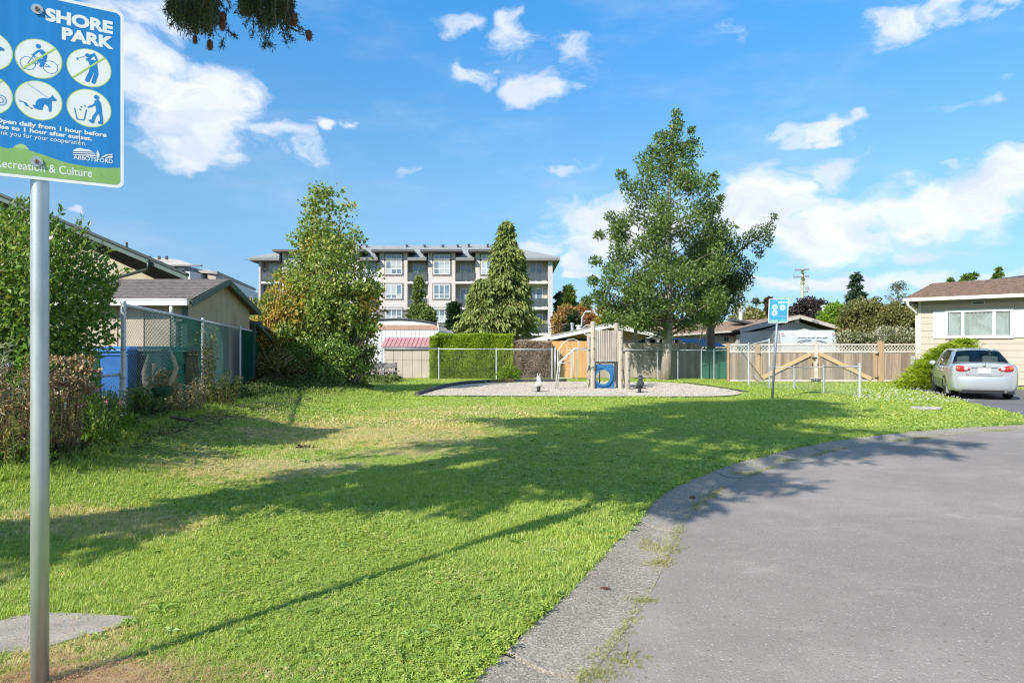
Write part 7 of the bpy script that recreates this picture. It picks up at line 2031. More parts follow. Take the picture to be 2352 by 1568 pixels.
# core
yF = aD + 1.2
abox(-30.4, 4.9, yF, aD + 15, 0, TOP - .3, 'wall', greyw)
def bay(x0, x1, ztop, wx0, wx1):
    abox(x0, x1, aD, yF - .01, FL[2] - .25, ztop, 'bay_wall', pinkw); abox(x0, x1, aD + .06, yF - .01, 0, FL[2] - .45, 'bay_base', greyw)
    abox(x0 - .12, x1 + .12, aD - .12, yF - .01, FL[2] - .445, FL[2] - .255, 'band', atrim); abox(x0 - .02, x1 + .02, aD - .03, aD - .004, FL[3] - .18, FL[3] - .06, 'band', pinkw)
    for zz in np.arange(FL[2], ztop - .3, .28): abox(x0 + .02, x1 - .02, aD - .018, aD - .002, zz, zz + .25, 'siding_board', pinkw)
    window(wx0, wx1, 10.32, 11.95, aD - .03, 3, (.42,)); window(wx0, wx1, 11.98 + .12, 12.72, aD - .03, 3, (), surround=True)
    window(wx0, wx1, 7.42, 9.15, aD - .03, 3, (.30,)); window(wx0, wx1, 4.62, 6.30, aD + .03, 3, (.42,)); window(wx0, wx1, 1.5, 3.1, aD + .03, 3, (.42,))
    mb = MB(); z0 = ztop; o_ = .82
    mb.add([(x0 - o_, aD - 1.0, z0), (x1 + o_, aD - 1.0, z0), (x1 + o_, aD + 4, z0), (x0 - o_, aD + 4, z0), (x0 - o_, aD - 1.0, z0 + .25), (x1 + o_, aD - 1.0, z0 + .25), (x1 + o_, aD + 4, z0 + .25), (x0 - o_, aD + 4, z0 + .25)], [(0, 3, 2, 1), (0, 1, 5, 4), (1, 2, 6, 5), (3, 0, 4, 7)]); mb.build('bay_eave', M('apt_fascia', (.085, .083, .085), .6), ap)
    mb = MB(); mb.add([(x0 - o_, aD - 1.0, z0 + .26), (x1 + o_, aD - 1.0, z0 + .26), (x1 - .6, aD + 5, z0 + .95), (x0 + .6, aD + 5, z0 + .95), (x1 + o_, aD + 5, z0 + .26), (x0 - o_, aD + 5, z0 + .26)], [(0, 1, 2, 3), (1, 4, 2), (0, 3, 5)]); mb.build('bay_roof', aroof, ap)
bay(AX(872), AX(936), 12.95, AX(886), AX(924)); bay(AX(983), AX(1046), 12.95, AX(996), AX(1034)); bay(AX(1092), AX(1154), 12.95, AX(1105), AX(1143)); bay(AX(648), AX(712), 12.95, AX(662), AX(700)); bay(AX(762), AX(826), 12.95, AX(775), AX(812))
# wall strips between the bays with windows
for (a, b) in ((828, 871),):
    abox(AX(a), AX(b), aD + .4, yF - .01, FL[3] - .35, TOP - .35, 'wall_strip', whitew)
    for z0, z1 in ((10.3, 12.0), (7.4, 9.1), (4.6, 6.3)): window(AX(839), AX(861), z0, z1, aD + .38, 2, (.42,))
def balcony(x0, x1, floors, first=1, plants=()):
    for i in floors:
        z = FL[i]
        abox(x0, x1, aD - .15, yF - .02, z - .32, z - .05, 'balcony_slab', conc_a)
        # sliding door recessed
        xm = (x0 + x1) / 2; w_ = min(1.6, (x1 - x0) * .6)
        mb = MB(); fr0 = xm - w_ / 2; fr1 = xm + w_ / 2; y = yF - .02
        for (p, q_) in (((fr0, y - .08, z), (fr0 + .08, y, z + 2.3)), ((fr1 - .08, y - .08, z), (fr1, y, z + 2.3)), ((xm - .05, y - .08, z), (xm + .05, y, z + 2.2)), ((fr0 + .08, y - .08, z + 2.2), (fr1 - .08, y, z + 2.3))): mb.b2(p, q_)
        dr_ = mb.build('balcony_door', white, ap)
        for (p, q_) in ((fr0 + .085, xm - .055), (xm + .055, fr1 - .085)):
            mb = MB(); mb.b2((p, y - .05, z), (q_, y - .03, z + 2.19)); mb.build('pane', aglass, dr_)
        # railing: rails, posts and tinted glass
        mb = MB(); mb.b2((x0, aD - .14, z + 1.0), (x1, aD - .10, z + 1.05)); mb.b2((x0, aD - .14, z + .05), (x1, aD - .10, z + .09))
        for xx in np.linspace(x0 + .02, x1 - .06, 4): mb.b2((xx, aD - .135, z - .5 if i else z), (xx + .045, aD - .105, z + 1.0))
        mb.build('railing', darkm, ap)
        mb = MB(); mb.b2((x0 + .05, aD - .125, z + .1), (x1 - .05, aD - .115, z + .98)); mb.build('railing_glass', M('rail_tint', (.07, .08, .09), .15), ap)
        abox(x0, x1, yF - .015, yF - .005, z, z + 2.9, 'recess_wall', beigew if i >= 2 else greyw)
balcony(AX(936) + .02, AX(983) - .02, (1, 2, 3)); balcony(AX(1046) + .02, AX(1092) - .02, (1, 2, 3)); balcony(AX(1154) + .02, AX(1200), (1, 2, 3)); balcony(AX(1206), AX(1258), (1, 2, 3)); balcony(AX(597) + .2, AX(644), (1, 2, 3))
abox(AX(1258) + .03, AX(1269), aD - .18, yF - .02, 0, TOP - .3, 'corner_column', M('apt_column', (.42, .40, .40), .7)); abox(AX(595), AX(599), aD - .1, yF - .02, 0, TOP - .3, 'corner_column', M('apt_column', (.42, .40, .40)))
# main roof: eave board and hip
abox(-31.4, 5.7, aD + .35, aD + 16, TOP - .28, TOP, 'eave', atrim)
for a_, b_ in ((595, 646), (714, 760), (828, 870), (938, 981), (1048, 1090), (1156, 1285)):
    abox(AX(a_) - (.9 if a_ == 595 else 0), AX(b_), aD - .8, aD + .34, TOP - .28, TOP, 'eave', atrim); mb = MB(); mb.add([(AX(a_) - (.9 if a_ == 595 else 0), aD - .8, TOP + .01), (AX(b_), aD - .8, TOP + .01), (AX(b_), aD + .6, TOP + .42), (AX(a_) - (.9 if a_ == 595 else 0), aD + .6, TOP + .42)], [(0, 1, 2, 3)]); mb.build('eave_roof', aroof, ap)
mb = MB(); za, zr_ = TOP + .03, 14.85
mb.add([(-31.4, aD + .35, za + .3), (5.7, aD + .35, za + .3), (5.7, aD + 16, za), (-31.4, aD + 16, za), (-24.5, aD + 6.0, zr_ - .1), (-1.5, aD + 6.0, zr_ - .1), (-1.5, aD + 9, zr_ - .1), (-24.5, aD + 9, zr_ - .1)], [(0, 1, 5, 4), (1, 2, 6, 5), (2, 3, 7, 6), (3, 0, 4, 7), (4, 5, 6, 7)]); mb.build('roof', aroof, ap)
mb = MB(); mb.add([(-10.5, aD + 3, 13.4), (2.5, aD + 3, 13.4), (1.2, aD + 9, 13.4), (-9, aD + 9, 13.4), (-6.5, aD + 7.5, 15.1), (-4.5, aD + 7.5, 15.1)], [(0, 1, 5, 4), (1, 2, 5), (0, 4, 3), (2, 3, 4, 5)]); mb.build('roof_crown', aroof, ap)
for x in (-21.5, -18.6, -13.5, -11.2, -8.9, -7, -5.6, -3.2, .3):
    mb = MB(); z_ = 14.45 + (.1 if -6.5 < x < -2.5 else 0); mb.b2((x, aD + 4.8, z_ - .4), (x + .22, aD + 5.0, z_ + .12)); mb.b2((x - .08, aD + 4.75, z_ + .121), (x + .30, aD + 5.05, z_ + .20)); mb.build('roof_vent', darkm, ap)
# people's things on the balconies: planters
for (px, fl_, lb) in ((945, 3, 'potted plants on the top balcony between the first two bays'), (968, 3, 'dark leafy pot plant on the right of the top balcony between the first two bays'), (1064, 3, 'pots and a chair on the top balcony beside the cedar')):
    t = thing('balcony_planter', lb, 'planter', (AX(px), aD + .4, FL[fl_] - .05)); mb = MB(); mb.lathe([(.16, 0), (.22, .4), (.24, .42)], (AX(px), aD + .4, FL[fl_] - .05), 10); mb.build('pot', white, t)
    bag = LeafBag(); clump(bag, (AX(px), aD + .4, FL[fl_] + .75), .55, 130, .25); bag.build('foliage', g_bush, t)
# distant blocks on the left
bD_ = 92.0
B_ = thing('distant_apartments', 'pale apartment building far behind the shed with grey shed-like roofs', 'apartment building', (XW(430, bD_), bD_, 0))
def bx(x0, x1, y0_, y1_, D, nm, m_, dp=4, par=B_): mb = MB(); mb.b2((XW(x0, D), D, ZW(y1_, D)), (XW(x1, D), D + dp, ZW(y0_, D))); return mb.build(nm, m_, par)
BX = lambda c_: (380 + c_ * .17857) / 1.306
BY = lambda c_: (720 + c_ * .17857) / 1.306
bx(BX(300), BX(620), BY(415), 800, bD_, 'wall', beigew, 8); bx(BX(620), BX(975), BY(425), 800, bD_ - .3, 'wall', M('apt_grey_siding', ()) if False else greyw, 8)
bx(BX(965), BX(1060), BY(520), 800, bD_ - .5, 'wall', whitew, 6)
for (a, b, c0, c1) in ((712, 962, 465, 505), (712, 962, 530, 640)):
    bx(BX(a), BX(b), BY(c0), BY(c1), bD_ - .5, 'window', white, .15); 
    for k in range(3): w0 = a + (b - a) * k / 3 + 8; bx(BX(w0), BX(w0 + (b - a) / 3 - 16), BY(c0 + 6), BY(c1 - 6), bD_ - .56, 'pane', M('pale_pane', (.60, .64, .66), .3), .05)
mb = MB(); D = bD_; mb.add([P(BX(60), BY(290), D - 1), P(BX(1150), BY(420), D - 1), P(BX(870), BY(330), D + 6), P(BX(330), BY(285), D + 6), P(BX(100), BY(420), D - 1)], [(4, 1, 2, 3), (4, 3, 0)]); mb.build('roof', M('pale_roof', (.40, .365, .335), .9, .08, 2), B_)
bx(BX(600), BX(1245), BY(415), BY(440), D - 1.2, 'eave', atrim, .5)
bx(BX(1060), BX(1370), BY(545), 800, bD_ + 4, 'wall', greyw, 6); bx(BX(1360), BX(1500), BY(560), 800, bD_ + 3, 'wall', M('apt_tan', (.40, .35, .30), .7), 6)
mb = MB(); mb.prism([P(BX(1500), BY(590), D + 3), P(BX(2230), BY(900), D + 30), P(BX(2230), 800, D + 30), P(BX(1500), 800, D + 3)], (0, .3, 0)); mb.build('wall', whitew, B_)
mb = MB(); mb.bar(P(BX(1040), BY(525), D + 3.5), P(BX(1490), BY(545), D + 2.8), .5, .35); mb.bar(P(BX(1490), BY(545), D + 2.6), P(BX(2150), BY(830), D + 29), .5, .4); mb.build('eave', M('eave_grey', (.30, .29, .28), .7), B_)
mb = MB(); mb.add([P(BX(1040), BY(520), D + 3.5), P(BX(1490), BY(538), D + 2.7), P(BX(1380), BY(500), D + 9), P(BX(1240), BY(485), D + 9)], [(0, 1, 2, 3)]); mb.build('roof', MC['pale_roof'], B_)
mb = MB(); mb.prism([P(BX(1620), BY(660), D + 5), P(BX(1690), BY(690), D + 7), P(BX(1690), BY(860), D + 7), P(BX(1620), BY(860), D + 5)], (0, -.3, 0)); mb.build('window', aglass, B_)
mb = MB(); mb.prism([P(BX(1090), BY(575), D + 3.8), P(BX(1300), BY(585), D + 3.8), P(BX(1300), BY(660), D + 3.8), P(BX(1090), BY(660), D + 3.8)], (0, -.1, 0)); mb.build('recess_shade', darkm, B_)  # flat dark plate on the wall; its colour stands for the recess's shade
for c_ in (245, 385, 545, 670): a = P(BX(c_), BY(300), D + 3); mb = MB(); mb.box(a, (.3, .3, .5)); mb.build('roof_vent', darkm, B_)
# ================================================================ TREES
# the oak-like tree in the middle of the back lawn
mpp = 31.2 / FPX
def prof_px(rows, cx0, D): return [(ZW(y, D), (cx0 - a) * D / FPX, (b - cx0) * D / FPX) for y, a, b in rows]
rg1 = np.random.default_rng(11)
D1 = 31.2
pr1 = prof_px([(765, 1500, 1560), (735, 1410, 1640), (690, 1345, 1700), (640, 1362, 1700), (600, 1366, 1690), (560, 1385, 1680), (500, 1395, 1668), (450, 1412, 1655), (400, 1430, 1640), (360, 1470, 1618), (325, 1505, 1605), (290, 1512, 1590), (252, 1540, 1568)], 1535, D1)
big_oak = broad_tree('oak_tree', 'tall full green tree with a straight pale trunk behind the play tower', 'tree', (XW(1530, D1), D1, 0), 12.7, pr1, 165, .64, 285, .135, g_oak, bark_l, .235, 'two tall green trees on the back lawn', .94, rg=rg1, up=.1, inner=.24, lean=(.25, 0))
bag = LeafBag(); mb = MB()
for (x, y, r_) in ((1553, 262, .25), (1556, 284, .34), (1547, 305, .42), (1517, 316, .34), (1590, 328, .30), (1503, 345, .38), (1588, 300, .20), (1560, 345, .5), (1428, 402, .28), (1445, 430, .4), (1402, 498, .28), (1420, 520, .42), (1378, 540, .28), (1368, 600, .3), (1348, 692, .32), (1375, 680, .45), (1362, 645, .3), (1640, 405, .22), (1655, 458, .24), (1640, 480, .4), (1395, 730, .4), (1430, 735, .5), (1480, 745, .45), (1580, 745, .45), (1600, 720, .5), (1640, 735, .4)):
    c = P(x, y, D1 + rg1.uniform(-.5, .5)); clump(bag, c, r_, int(60 + 420 * r_ * r_ / .36), .135, .62, rg1)
    o_ = Vector((XW(1538, D1), D1, max(2.8, c.z - .5 * abs(c.x - XW(1538, D1)) - .3))); limb(mb, o_, c, .03, .008, .05)
mb.build('limbs', bark, big_oak, smooth=True); bag.build('outer_foliage', g_oak, big_oak)
D2 = 35.5
pr2 = prof_px([(745, 1600, 1665), (715, 1575, 1715), (670, 1560, 1735), (620, 1560, 1725), (580, 1570, 1700), (540, 1590, 1690), (505, 1610, 1660)], 1632, D2)
rg2 = np.random.default_rng(12)
oak2 = broad_tree('oak_tree', 'smaller darker green tree at the right, with one long branch reaching right', 'tree', (XW(1632, D2), D2, 0), 7.9, pr2, 70, .66, 330, .135, LEAF('oak_leaf_dark', [(.035, .068, .02), (.06, .11, .03), (.095, .155, .042), (.14, .20, .06)], .34, .4), bark, .27, 'two tall green trees on the back lawn', .9, rg=rg2, up=0, inner=.15)
# its long branch
mb = MB(); bag = LeafBag()
ar = [P(1640, 640, D2), P(1670, 600, D2 - .5), P(1705, 570, D2 - .8), P(1740, 545, D2 - 1), P(1765, 515, D2 - 1), P(1779, 492, D2 - 1)]
mb.tube(ar, [.10, .08, .06, .045, .03, .012], 7); mb.build('long_branch', bark, oak2, smooth=True)
for (x, y, r_, n_) in ((1700, 560, .45, 150), (1690, 590, .4, 120), (1722, 545, .45, 170), (1745, 535, .55, 220), (1760, 545, .4, 130), (1740, 570, .35, 90), (1745, 585, .22, 50), (1768, 520, .3, 80), (1778, 497, .22, 45), (1765, 560, .25, 60), (1700, 600, .4, 120), (1722, 612, .38, 130), (1712, 630, .4, 110), (1690, 640, .5, 160), (1720, 640, .3, 80)):
    clump(bag, P(x, y, D2 - .9 + rg2.uniform(-.4, .4)), r_, int(n_ * 1.4), .125, .6, rg2)
bag.build('branch_foliage', MC['oak_leaf_dark'], oak2)
# ladder leaning on the second tree
t = thing('wooden_ladder', 'weathered wooden ladder leaning against the dark trunk of the second tree', 'ladder', (XW(1622, 34.9), 34.9, 0))
a0, a1, b0, b1 = P(1602, 800, 34.7), P(1621, 735, 35.1), P(1618, 800, 34.7), P(1628, 735, 35.1)
for p, q in ((a0, a1), (b0, b1)):
    mb = MB(); mb.tube([p, q], .035, 6); mb.build('rail', twigm, t)
for k in range(5):
    f = .1 + k * .19; mb = MB(); mb.tube([a0.lerp(a1, f), b0.lerp(b1, f)], .022, 6); mb.build('rung', twigm, t)

# poplar-like tree and its thicket on the left
rg3 = np.random.default_rng(13)
D3 = 22.0
cx3 = 742
pr3 = prof_px([(880, 640, 830), (840, 590, 842), (780, 575, 856), (720, 600, 872), (660, 632, 868), (600, 662, 850), (560, 676, 840), (520, 688, 828), (490, 696, 814), (460, 704, 794), (428, 722, 770)], cx3, D3)
base3 = Vector((XW(750, D3), D3, 0))
t = thing('poplar_tree', 'tall thin leaved green and yellow tree rising from the thicket left of the bench', 'tree', base3)
mb = MB(); bag = LeafBag(); bagy = LeafBag()
# many slender stems fanning from the base, leaves hung along them
for i in range(46):
    a = rg3.uniform(0, 6.28); f = rg3.uniform(.15, 1)
    top = rg3.uniform(2.2, 6.6) if i > 7 else rg3.uniform(5.2, 6.75)
    rl, rr = lerp_prof(pr3, top); e = (rr if math.cos(a) > 0 else rl) * f * .95
    p0 = base3 + Vector((rg3.normal(0, .35), rg3.normal(0, .3), -.05)); p3 = Vector((XW(cx3, D3) + math.cos(a) * e, D3 + math.sin(a) * e * .9, top))
    mid = p0.lerp(p3, .5) + Vector((math.cos(a) * e * .12, 0, -.1)); pts_ = [p0, p0.lerp(mid, .55), mid, mid.lerp(p3, .5), p3]
    mb.tube(pts_, [.032, .028, .022, .014, .005], 5)
    if i == 0: pass
mb.build('stems', M('poplar_bark', (.42, .35, .22), .85, .2, 12), t, smooth=True)
k = 0
while k < 400:
    z = rg3.uniform(.15, 6.75); rl, rr = lerp_prof(pr3, z)
    if rg3.uniform() > (rl + rr) / 4.2 + .08: continue
    a = rg3.uniform(0, 6.28); f = rg3.uniform() ** .5; e = (rr if math.cos(a) > 0 else rl) * f
    c = np.array((XW(cx3, D3) + math.cos(a) * e, D3 + math.sin(a) * e * .8, z)); sc = .55 if z > 5.3 else 1
    B = bagy if (rg3.uniform() < (.17 if z < 4.0 else .03)) else bag
    clump(B, c, .34 * (1.2 - .35 * (z > 5)), int((76 if z < 4.4 else 42) * sc), .135, .72, rg3, up=-.1)
    k += 1
bag.build('crown', g_pop, t); bagy.build('yellow_foliage', g_yel, t)
def thicket(name, label, px, D, ytop, hw, mat, n, L, rg, fan=0, ybot=None, mat2=None, cat='shrub', twigmat=None, dens=1.0):
    cx = XW(px, D); zt_ = ZW(ytop, D); z0 = float(gz0(cx, D)); rx = hw * D / FPX
    t = thing(name, label, cat, (cx, D, z0)); bag = LeafBag(); bag2 = LeafBag(); mb = MB()
    nc = int(80 * dens)
    for i in range(nc):
        u = rg.uniform(-1, 1); v = rg.uniform(-1, 1)
        if u * u + v * v > 1: continue
        zz = z0 + (zt_ - z0) * (1 - .40 * (u * u + v * v)) * rg.uniform(.05, 1) ** .5
        c = np.array((cx + u * rx, D + v * rx * .8, zz))
        B = bag2 if (mat2 and rg.uniform() < .4) else bag
        clump(B, c, max(.22, rx * .26), int(n / nc), L, .6, rg, up=.1)
        if rg.uniform() < .6: limb(mb, Vector((cx + u * rx * .3, D + v * rx * .3, z0 - .05)), Vector(c), .018, .005, -.05, 5, 4)
    for i in range(fan):
        a = rg.uniform(-1.2, 1.2); hgt = (zt_ - z0) * rg.uniform(.7, 1.05); p = Vector((cx + rg.normal(0, .15), D - rx * .4, z0 + .3)); q = Vector((cx + math.sin(a) * rx * 1.0, D - rx * .5, z0 + hgt * math.cos(a * .6)))
        mb.tube([p, p.lerp(q, .5) + Vector((0, -.1, .1)), q], [.016, .012, .005], 5)
    mb.build('stems', twigmat or twigm, t, smooth=True); bag.build('foliage', mat, t)
    if bag2.n: bag2.build('yellow_foliage', mat2, t)
    return t
rg4 = np.random.default_rng(14)
gold = M('golden_twig', (.50, .33, .10), .8, .2, 12)
thicket('golden_bush', 'golden yellow bush with orange twigs at the end of the chain link fence', 622, 20.8, 668, 66, g_yel, 9500, .10, rg4, 20, twigmat=gold, mat2=g_pop)
thicket('thicket_bush', 'bushy green leaves behind the golden bush and right of the far roofs', 585, 24.5, 676, 66, LEAF('mid_green', [(.05, .10, .018), (.10, .17, .03), (.17, .25, .05), (.25, .28, .08)], .4), 6600, .12, rg4, 6)
thicket('thicket_bush', 'dark lower bush in shadow at the foot of the golden bush', 640, 20.0, 800, 62, LEAF('dull_leaf', [(.09, .09, .03), (.17, .15, .05), (.27, .21, .06), (.32, .28, .09)], .3), 3600, .085, rg4, 8)
thicket('thicket_bush', 'dense green ivy covered mound below the tall thin tree', 735, 20.8, 770, 95, g_bush, 6500, .095, rg4, 0, dens=1.4)
thicket('thicket_bush', 'grey twiggy lower right side of the thicket beside the bench', 800, 22.0, 740, 62, LEAF('grey_twiggy', [(.05, .07, .03), (.11, .12, .05), (.2, .18, .09), (.32, .27, .12)], .3), 3200, .095, rg4, 34, twigmat=M('pale_twig', (.50, .40, .26), .85))
thicket('thicket_bush', 'sparse dark climbing stems left of the grey shed behind the bench', 865, 31.6, 830, 36, g_dk, 420, .12, rg4, 6)
thicket('thicket_bush', 'thin tall sapling leaves in front of the left end of the apartment building', 640, 26.5, 600, 36, LEAF('pale_green', [(.08, .12, .05), (.16, .2, .1), (.28, .32, .18)], .35), 900, .11, rg4, 4)
# low weeds below the bench
tag(mesh_part('undergrowth', *leaves(np.c_[rng.uniform(XW(770, 28), XW(905, 28), 1500), rng.uniform(26.5, 30.5, 1500), rng.uniform(.02, .30, 1500)], .11, .5, spread=.7, up=.5), g_ivy), 'low weeds round the park bench', kind='stuff')

# cedar group in front of the apartments
g_cedar2 = LEAF('cedar_spray_dark', [(.020, .040, .014), (.045, .070, .022), (.075, .10, .03)], .2, .7)
def conifer(name, label, px, D, ytop, ybase_crown, hw, n_br, L, mat, rg, trunk_r=.16, group=None, droop=.35, asym=0, per=34, power=.75, width=.20, bark_m=None, z0=0.0, cat='tree'):
    cx = XW(px, D); zt_ = ZW(ytop, D); zc = ZW(ybase_crown, D); rmax = hw * D / FPX
    t = thing(name, label, cat, (cx, D, z0), group)
    mb = MB(); mb.tube([(cx, D, z0 - .1), (cx, D, z0 + (zt_ - z0) * .5), (cx + .05, D, zt_ - .2)], [trunk_r, trunk_r * .6, .02], 9); mb.build('trunk', bark_m or M('cedar_bark', (.25, .13, .08), .9, .25, 10, .5, 30), t, smooth=True)
    bag = LeafBag(); br = MB()
    for i in range(n_br):
        f = rg.uniform(0, 1) ** .85; z = zc + (zt_ - zc) * f
        rad = rmax * ((1 - f) ** power) * rg.uniform(.35, 1.12) * (1.35 if rg.uniform() < .06 else 1) * (1 + .16 * math.sin(z * 3.1 + px)) + .10
        a = rg.uniform(0, 6.28); dx, dy = math.cos(a), math.sin(a)
        if asym: rad *= 1 + asym * dx
        tip = Vector((cx + dx * rad, D + dy * rad, z - droop * rad * .6 + .12 * rad)); org = Vector((cx, D, z))
        if rad > .5: br.tube([org, org.lerp(tip, .5) + Vector((0, 0, .06 * rad)), tip], [.03 * rad, .02 * rad, .004], 4, False)
        m_ = max(6, int(per * rad / rmax + 5)); u = rg.uniform(.25, 1, m_) ** .6
        C = np.array(org)[None] + (np.array(tip) - np.array(org))[None] * u[:, None]
        C += rg.normal(0, 1, (m_, 3)) * np.array([.10, .10, .05]) * (1 + rad * .35)
        C[:, 2] += .06 * rad * np.sin(math.pi * u)
        bag.add(*leaves(C, L, width / L if width > L else .42, dirs=np.array([[dx * .9, dy * .9, -droop * 1.6]]), spread=.42, rg=rg, fold=.05))
    if br.V: br.build('limbs', mb and (bark_m or MC.get('cedar_bark')), t)
    bag.build('crown', mat, t)
    return t
rg5 = np.random.default_rng(15)
conifer('cedar_tree', 'tallest cedar with drooping yellow green sprays before the apartment building', 1163, 47, 508, 755, 64, 900, .30, g_cedar, rg5, .20, 'cedars before the apartments', .75, per=46, power=.72)
conifer('cedar_tree', 'lower cedar filling the left side of the cedar group', 1108, 46, 640, 770, 62, 480, .30, g_cedar, rg5, .16, 'cedars before the apartments', .8, per=40, power=.6)
conifer('cedar_tree', 'slimmer cedar on the right side of the cedar group', 1188, 48, 575, 735, 36, 330, .30, g_cedar, rg5, .16, 'cedars before the apartments', .7, per=36, power=.6)
conifer('columnar_conifer', 'dark narrow conifer left of the cedar group', 1043, 52, 703, 770, 13, 150, .30, g_dk, rg5, .10, 'dark narrow conifers', -.8, per=22, power=.35)
conifer('columnar_conifer', 'dark narrow conifer right of the cedar trunks below the balconies', 1201, 50, 712, 778, 14, 150, .30, g_dk, rg5, .10, 'dark narrow conifers', -.8, per=22, power=.35)
# birch in front of the second bay
def simple_tree(name, label, px, D, ytop, ybot, hw, mat, rg, n_cl=34, n_leaf=120, L=.28, group=None, tr=.12, bk=None, shape='oval', cat='tree', up=.1, cl=None, aspect=.65, z0=0.0):
    zt_, zb_ = ZW(ytop, D), ZW(ybot, D); R_ = hw * D / FPX; prof = []
    for i in range(9):
        f = i / 8
        r_ = {'oval': math.sin(math.pi * (.12 + .86 * f)) ** .7, 'cone': (1 - f) ** .75 * 1.0 + .06, 'round': math.sqrt(max(0, 1 - (f * 1.7 - .75) ** 2 * .95)) if abs(f * 1.7 - .75) < 1.02 else .1, 'flame': math.sin(math.pi * (.25 + .73 * f)) ** .9}[shape]
        prof.append((zb_ + (zt_ - zb_) * f - z0, R_ * max(.08, r_), R_ * max(.08, r_)))
    return broad_tree(name, label, cat, (XW(px, D), D, z0), zt_ - z0, prof, n_cl, cl or R_ * .36, n_leaf, L, mat, bk or bark, tr, group, .9, rg=rg, up=up, aspect=aspect)
rg6 = np.random.default_rng(16)
g_birch = LEAF('birch_leaf', [(.09, .13, .04), (.17, .22, .06), (.26, .30, .10)], .38)
simple_tree('birch_tree', 'slender light green tree before the balconies of the apartment building', 962, 58, 625, 742, 26, g_birch, rg6, 46, 110, .26, tr=.09, bk=M('birch_bark', (.55, .53, .48), .8, .2, 14), shape='cone', up=.8)
simple_tree('birch_tree', 'low light green tree right of the slender one, above the mobile home roof', 985, 56, 705, 760, 20, g_birch, rg6, 24, 100, .26, tr=.08, shape='oval', up=.5)
# far autumn trees between the apartments and the big tree
gr_ = 'autumn trees behind the low houses'
simple_tree('autumn_tree', 'orange green tree at the right end of the apartment building', 1300, 62, 700, 775, 42, g_orange, rg6, 60, 150, .32, gr_, up=.6, shape='flame')
simple_tree('autumn_tree', 'reddish topped tree right of the orange one, behind the street lamp', 1345, 66, 690, 775, 34, LEAF('red_leaf', [(.17, .15, .05), (.32, .20, .07), (.46, .21, .10), (.40, .26, .09)], .4), rg6, 50, 150, .32, gr_, up=.6, shape='flame')
simple_tree('autumn_tree', 'orange and yellow tree behind the play tower posts', 1400, 64, 700, 780, 44, LEAF('gold_leaf', [(.10, .12, .02), (.24, .22, .04), (.38, .25, .06), (.45, .2, .07)], .4), rg6, 60, 150, .32, gr_, up=.4)
simple_tree('autumn_tree', 'yellow green tree low behind the trunk of the tall tree', 1470, 60, 725, 780, 50, LEAF('yg_leaf', [(.08, .13, .02), (.16, .22, .04), (.27, .29, .08)], .4), rg6, 60, 150, .32, gr_, up=.2)
simple_tree('autumn_tree', 'pale yellow green leafy tree right of the tall tree trunk', 1515, 52, 715, 785, 38, LEAF('pale_yg', [(.12, .16, .05), (.24, .29, .10), (.36, .38, .18)], .4), rg6, 50, 140, .26, gr_)
simple_tree('green_tree', 'dark green tree behind the left lower branches of the tall tree', 1440, 56, 690, 770, 34, g_oak, rg6, 46, 140, .3, up=0)
simple_tree('green_tree', 'distant dull green trees between the two trunks', 1575, 95, 745, 795, 40, g_oak, rg6, 44, 110, .4, 'distant green trees')
simple_tree('green_tree', 'distant dull green tree at the horizon right of the ladder', 1660, 95, 752, 797, 36, g_birch, rg6, 40, 110, .4, 'distant green trees')
conifer('far_conifer', 'hazy pointed conifer behind the right corner of the apartment building', 1262 + 22, 88, 668, 770, 14, 120, .6, g_cedar2, rg6, .2, 'far conifers', .4, per=20)
conifer('far_conifer', 'pale pointed trees above the orange autumn tree', 1306, 82, 660, 760, 30, 170, .6, g_birch, rg6, .2, None, -.3, per=26, power=.9)
conifer('far_conifer', 'dark conifer in front of the autumn trees left of the street lamp', 1318, 60, 722, 790, 20, 110, .4, g_dk, rg6, .15, 'far conifers', .2, per=24, power=.5)
shrub('small_shrub', 'small bright green pointed shrub behind the board fence left of the trunk', 'shrub', P(1533, 783, 39) + Vector((0, 0, -.2)), (.42, .42, .62), 700, .12, g_lime, 2)
# right of the second tree: bare tree, pale trees
rg7 = np.random.default_rng(17)
def bare_tree(name, label, px, D, ytop, ybot, hw, rg, leafm=None, z0=0, nb=60):
    cx = XW(px, D); zt_ = ZW(ytop, D); t = thing(name, label, 'tree', (cx, D, z0)); mb = MB()
    mb.tube([(cx, D, z0 - .1), (cx + .1, D, zt_ * .5), (cx, D, zt_)], [.16, .09, .015], 7); mb.build('trunk', M('bare_bark', (.42, .38, .33), .9, .15, 9), t, smooth=True)
    br = MB(); bag = LeafBag(); R_ = hw * D / FPX; zb_ = ZW(ybot, D)
    for i in range(nb):
        f = rg.uniform(0, 1); z = zb_ + (zt_ - zb_) * f; a = rg.uniform(0, 6.28); e = R_ * rg.uniform(.4, 1) * math.sin(math.pi * (.2 + .7 * f))
        tip = Vector((cx + math.cos(a) * e, D + math.sin(a) * e, z + e * .9)); o_ = Vector((cx, D, z)); br.tube([o_, o_.lerp(tip, .5) + Vector((0, 0, -.1 * e)), tip], [.04, .025, .008], 4, False)
        for k in range(4):
            p = o_.lerp(tip, rg.uniform(.4, 1)); br.tube([p, p + Vector((rg.normal(0, .3), rg.normal(0, .3), rg.uniform(.1, .6))) * e * .6], [.012, .004], 3, False)
        if leafm: clump(bag, tip, .35, 14, .18, .6, rg)
    br.build('limbs', MC['bare_bark'], t)
    if leafm: bag.build('crown', leafm, t)
bare_tree('bare_tree', 'pale nearly leafless tree above the metal chimney', 1702, 56, 655, 760, 26, rg7, g_pale)
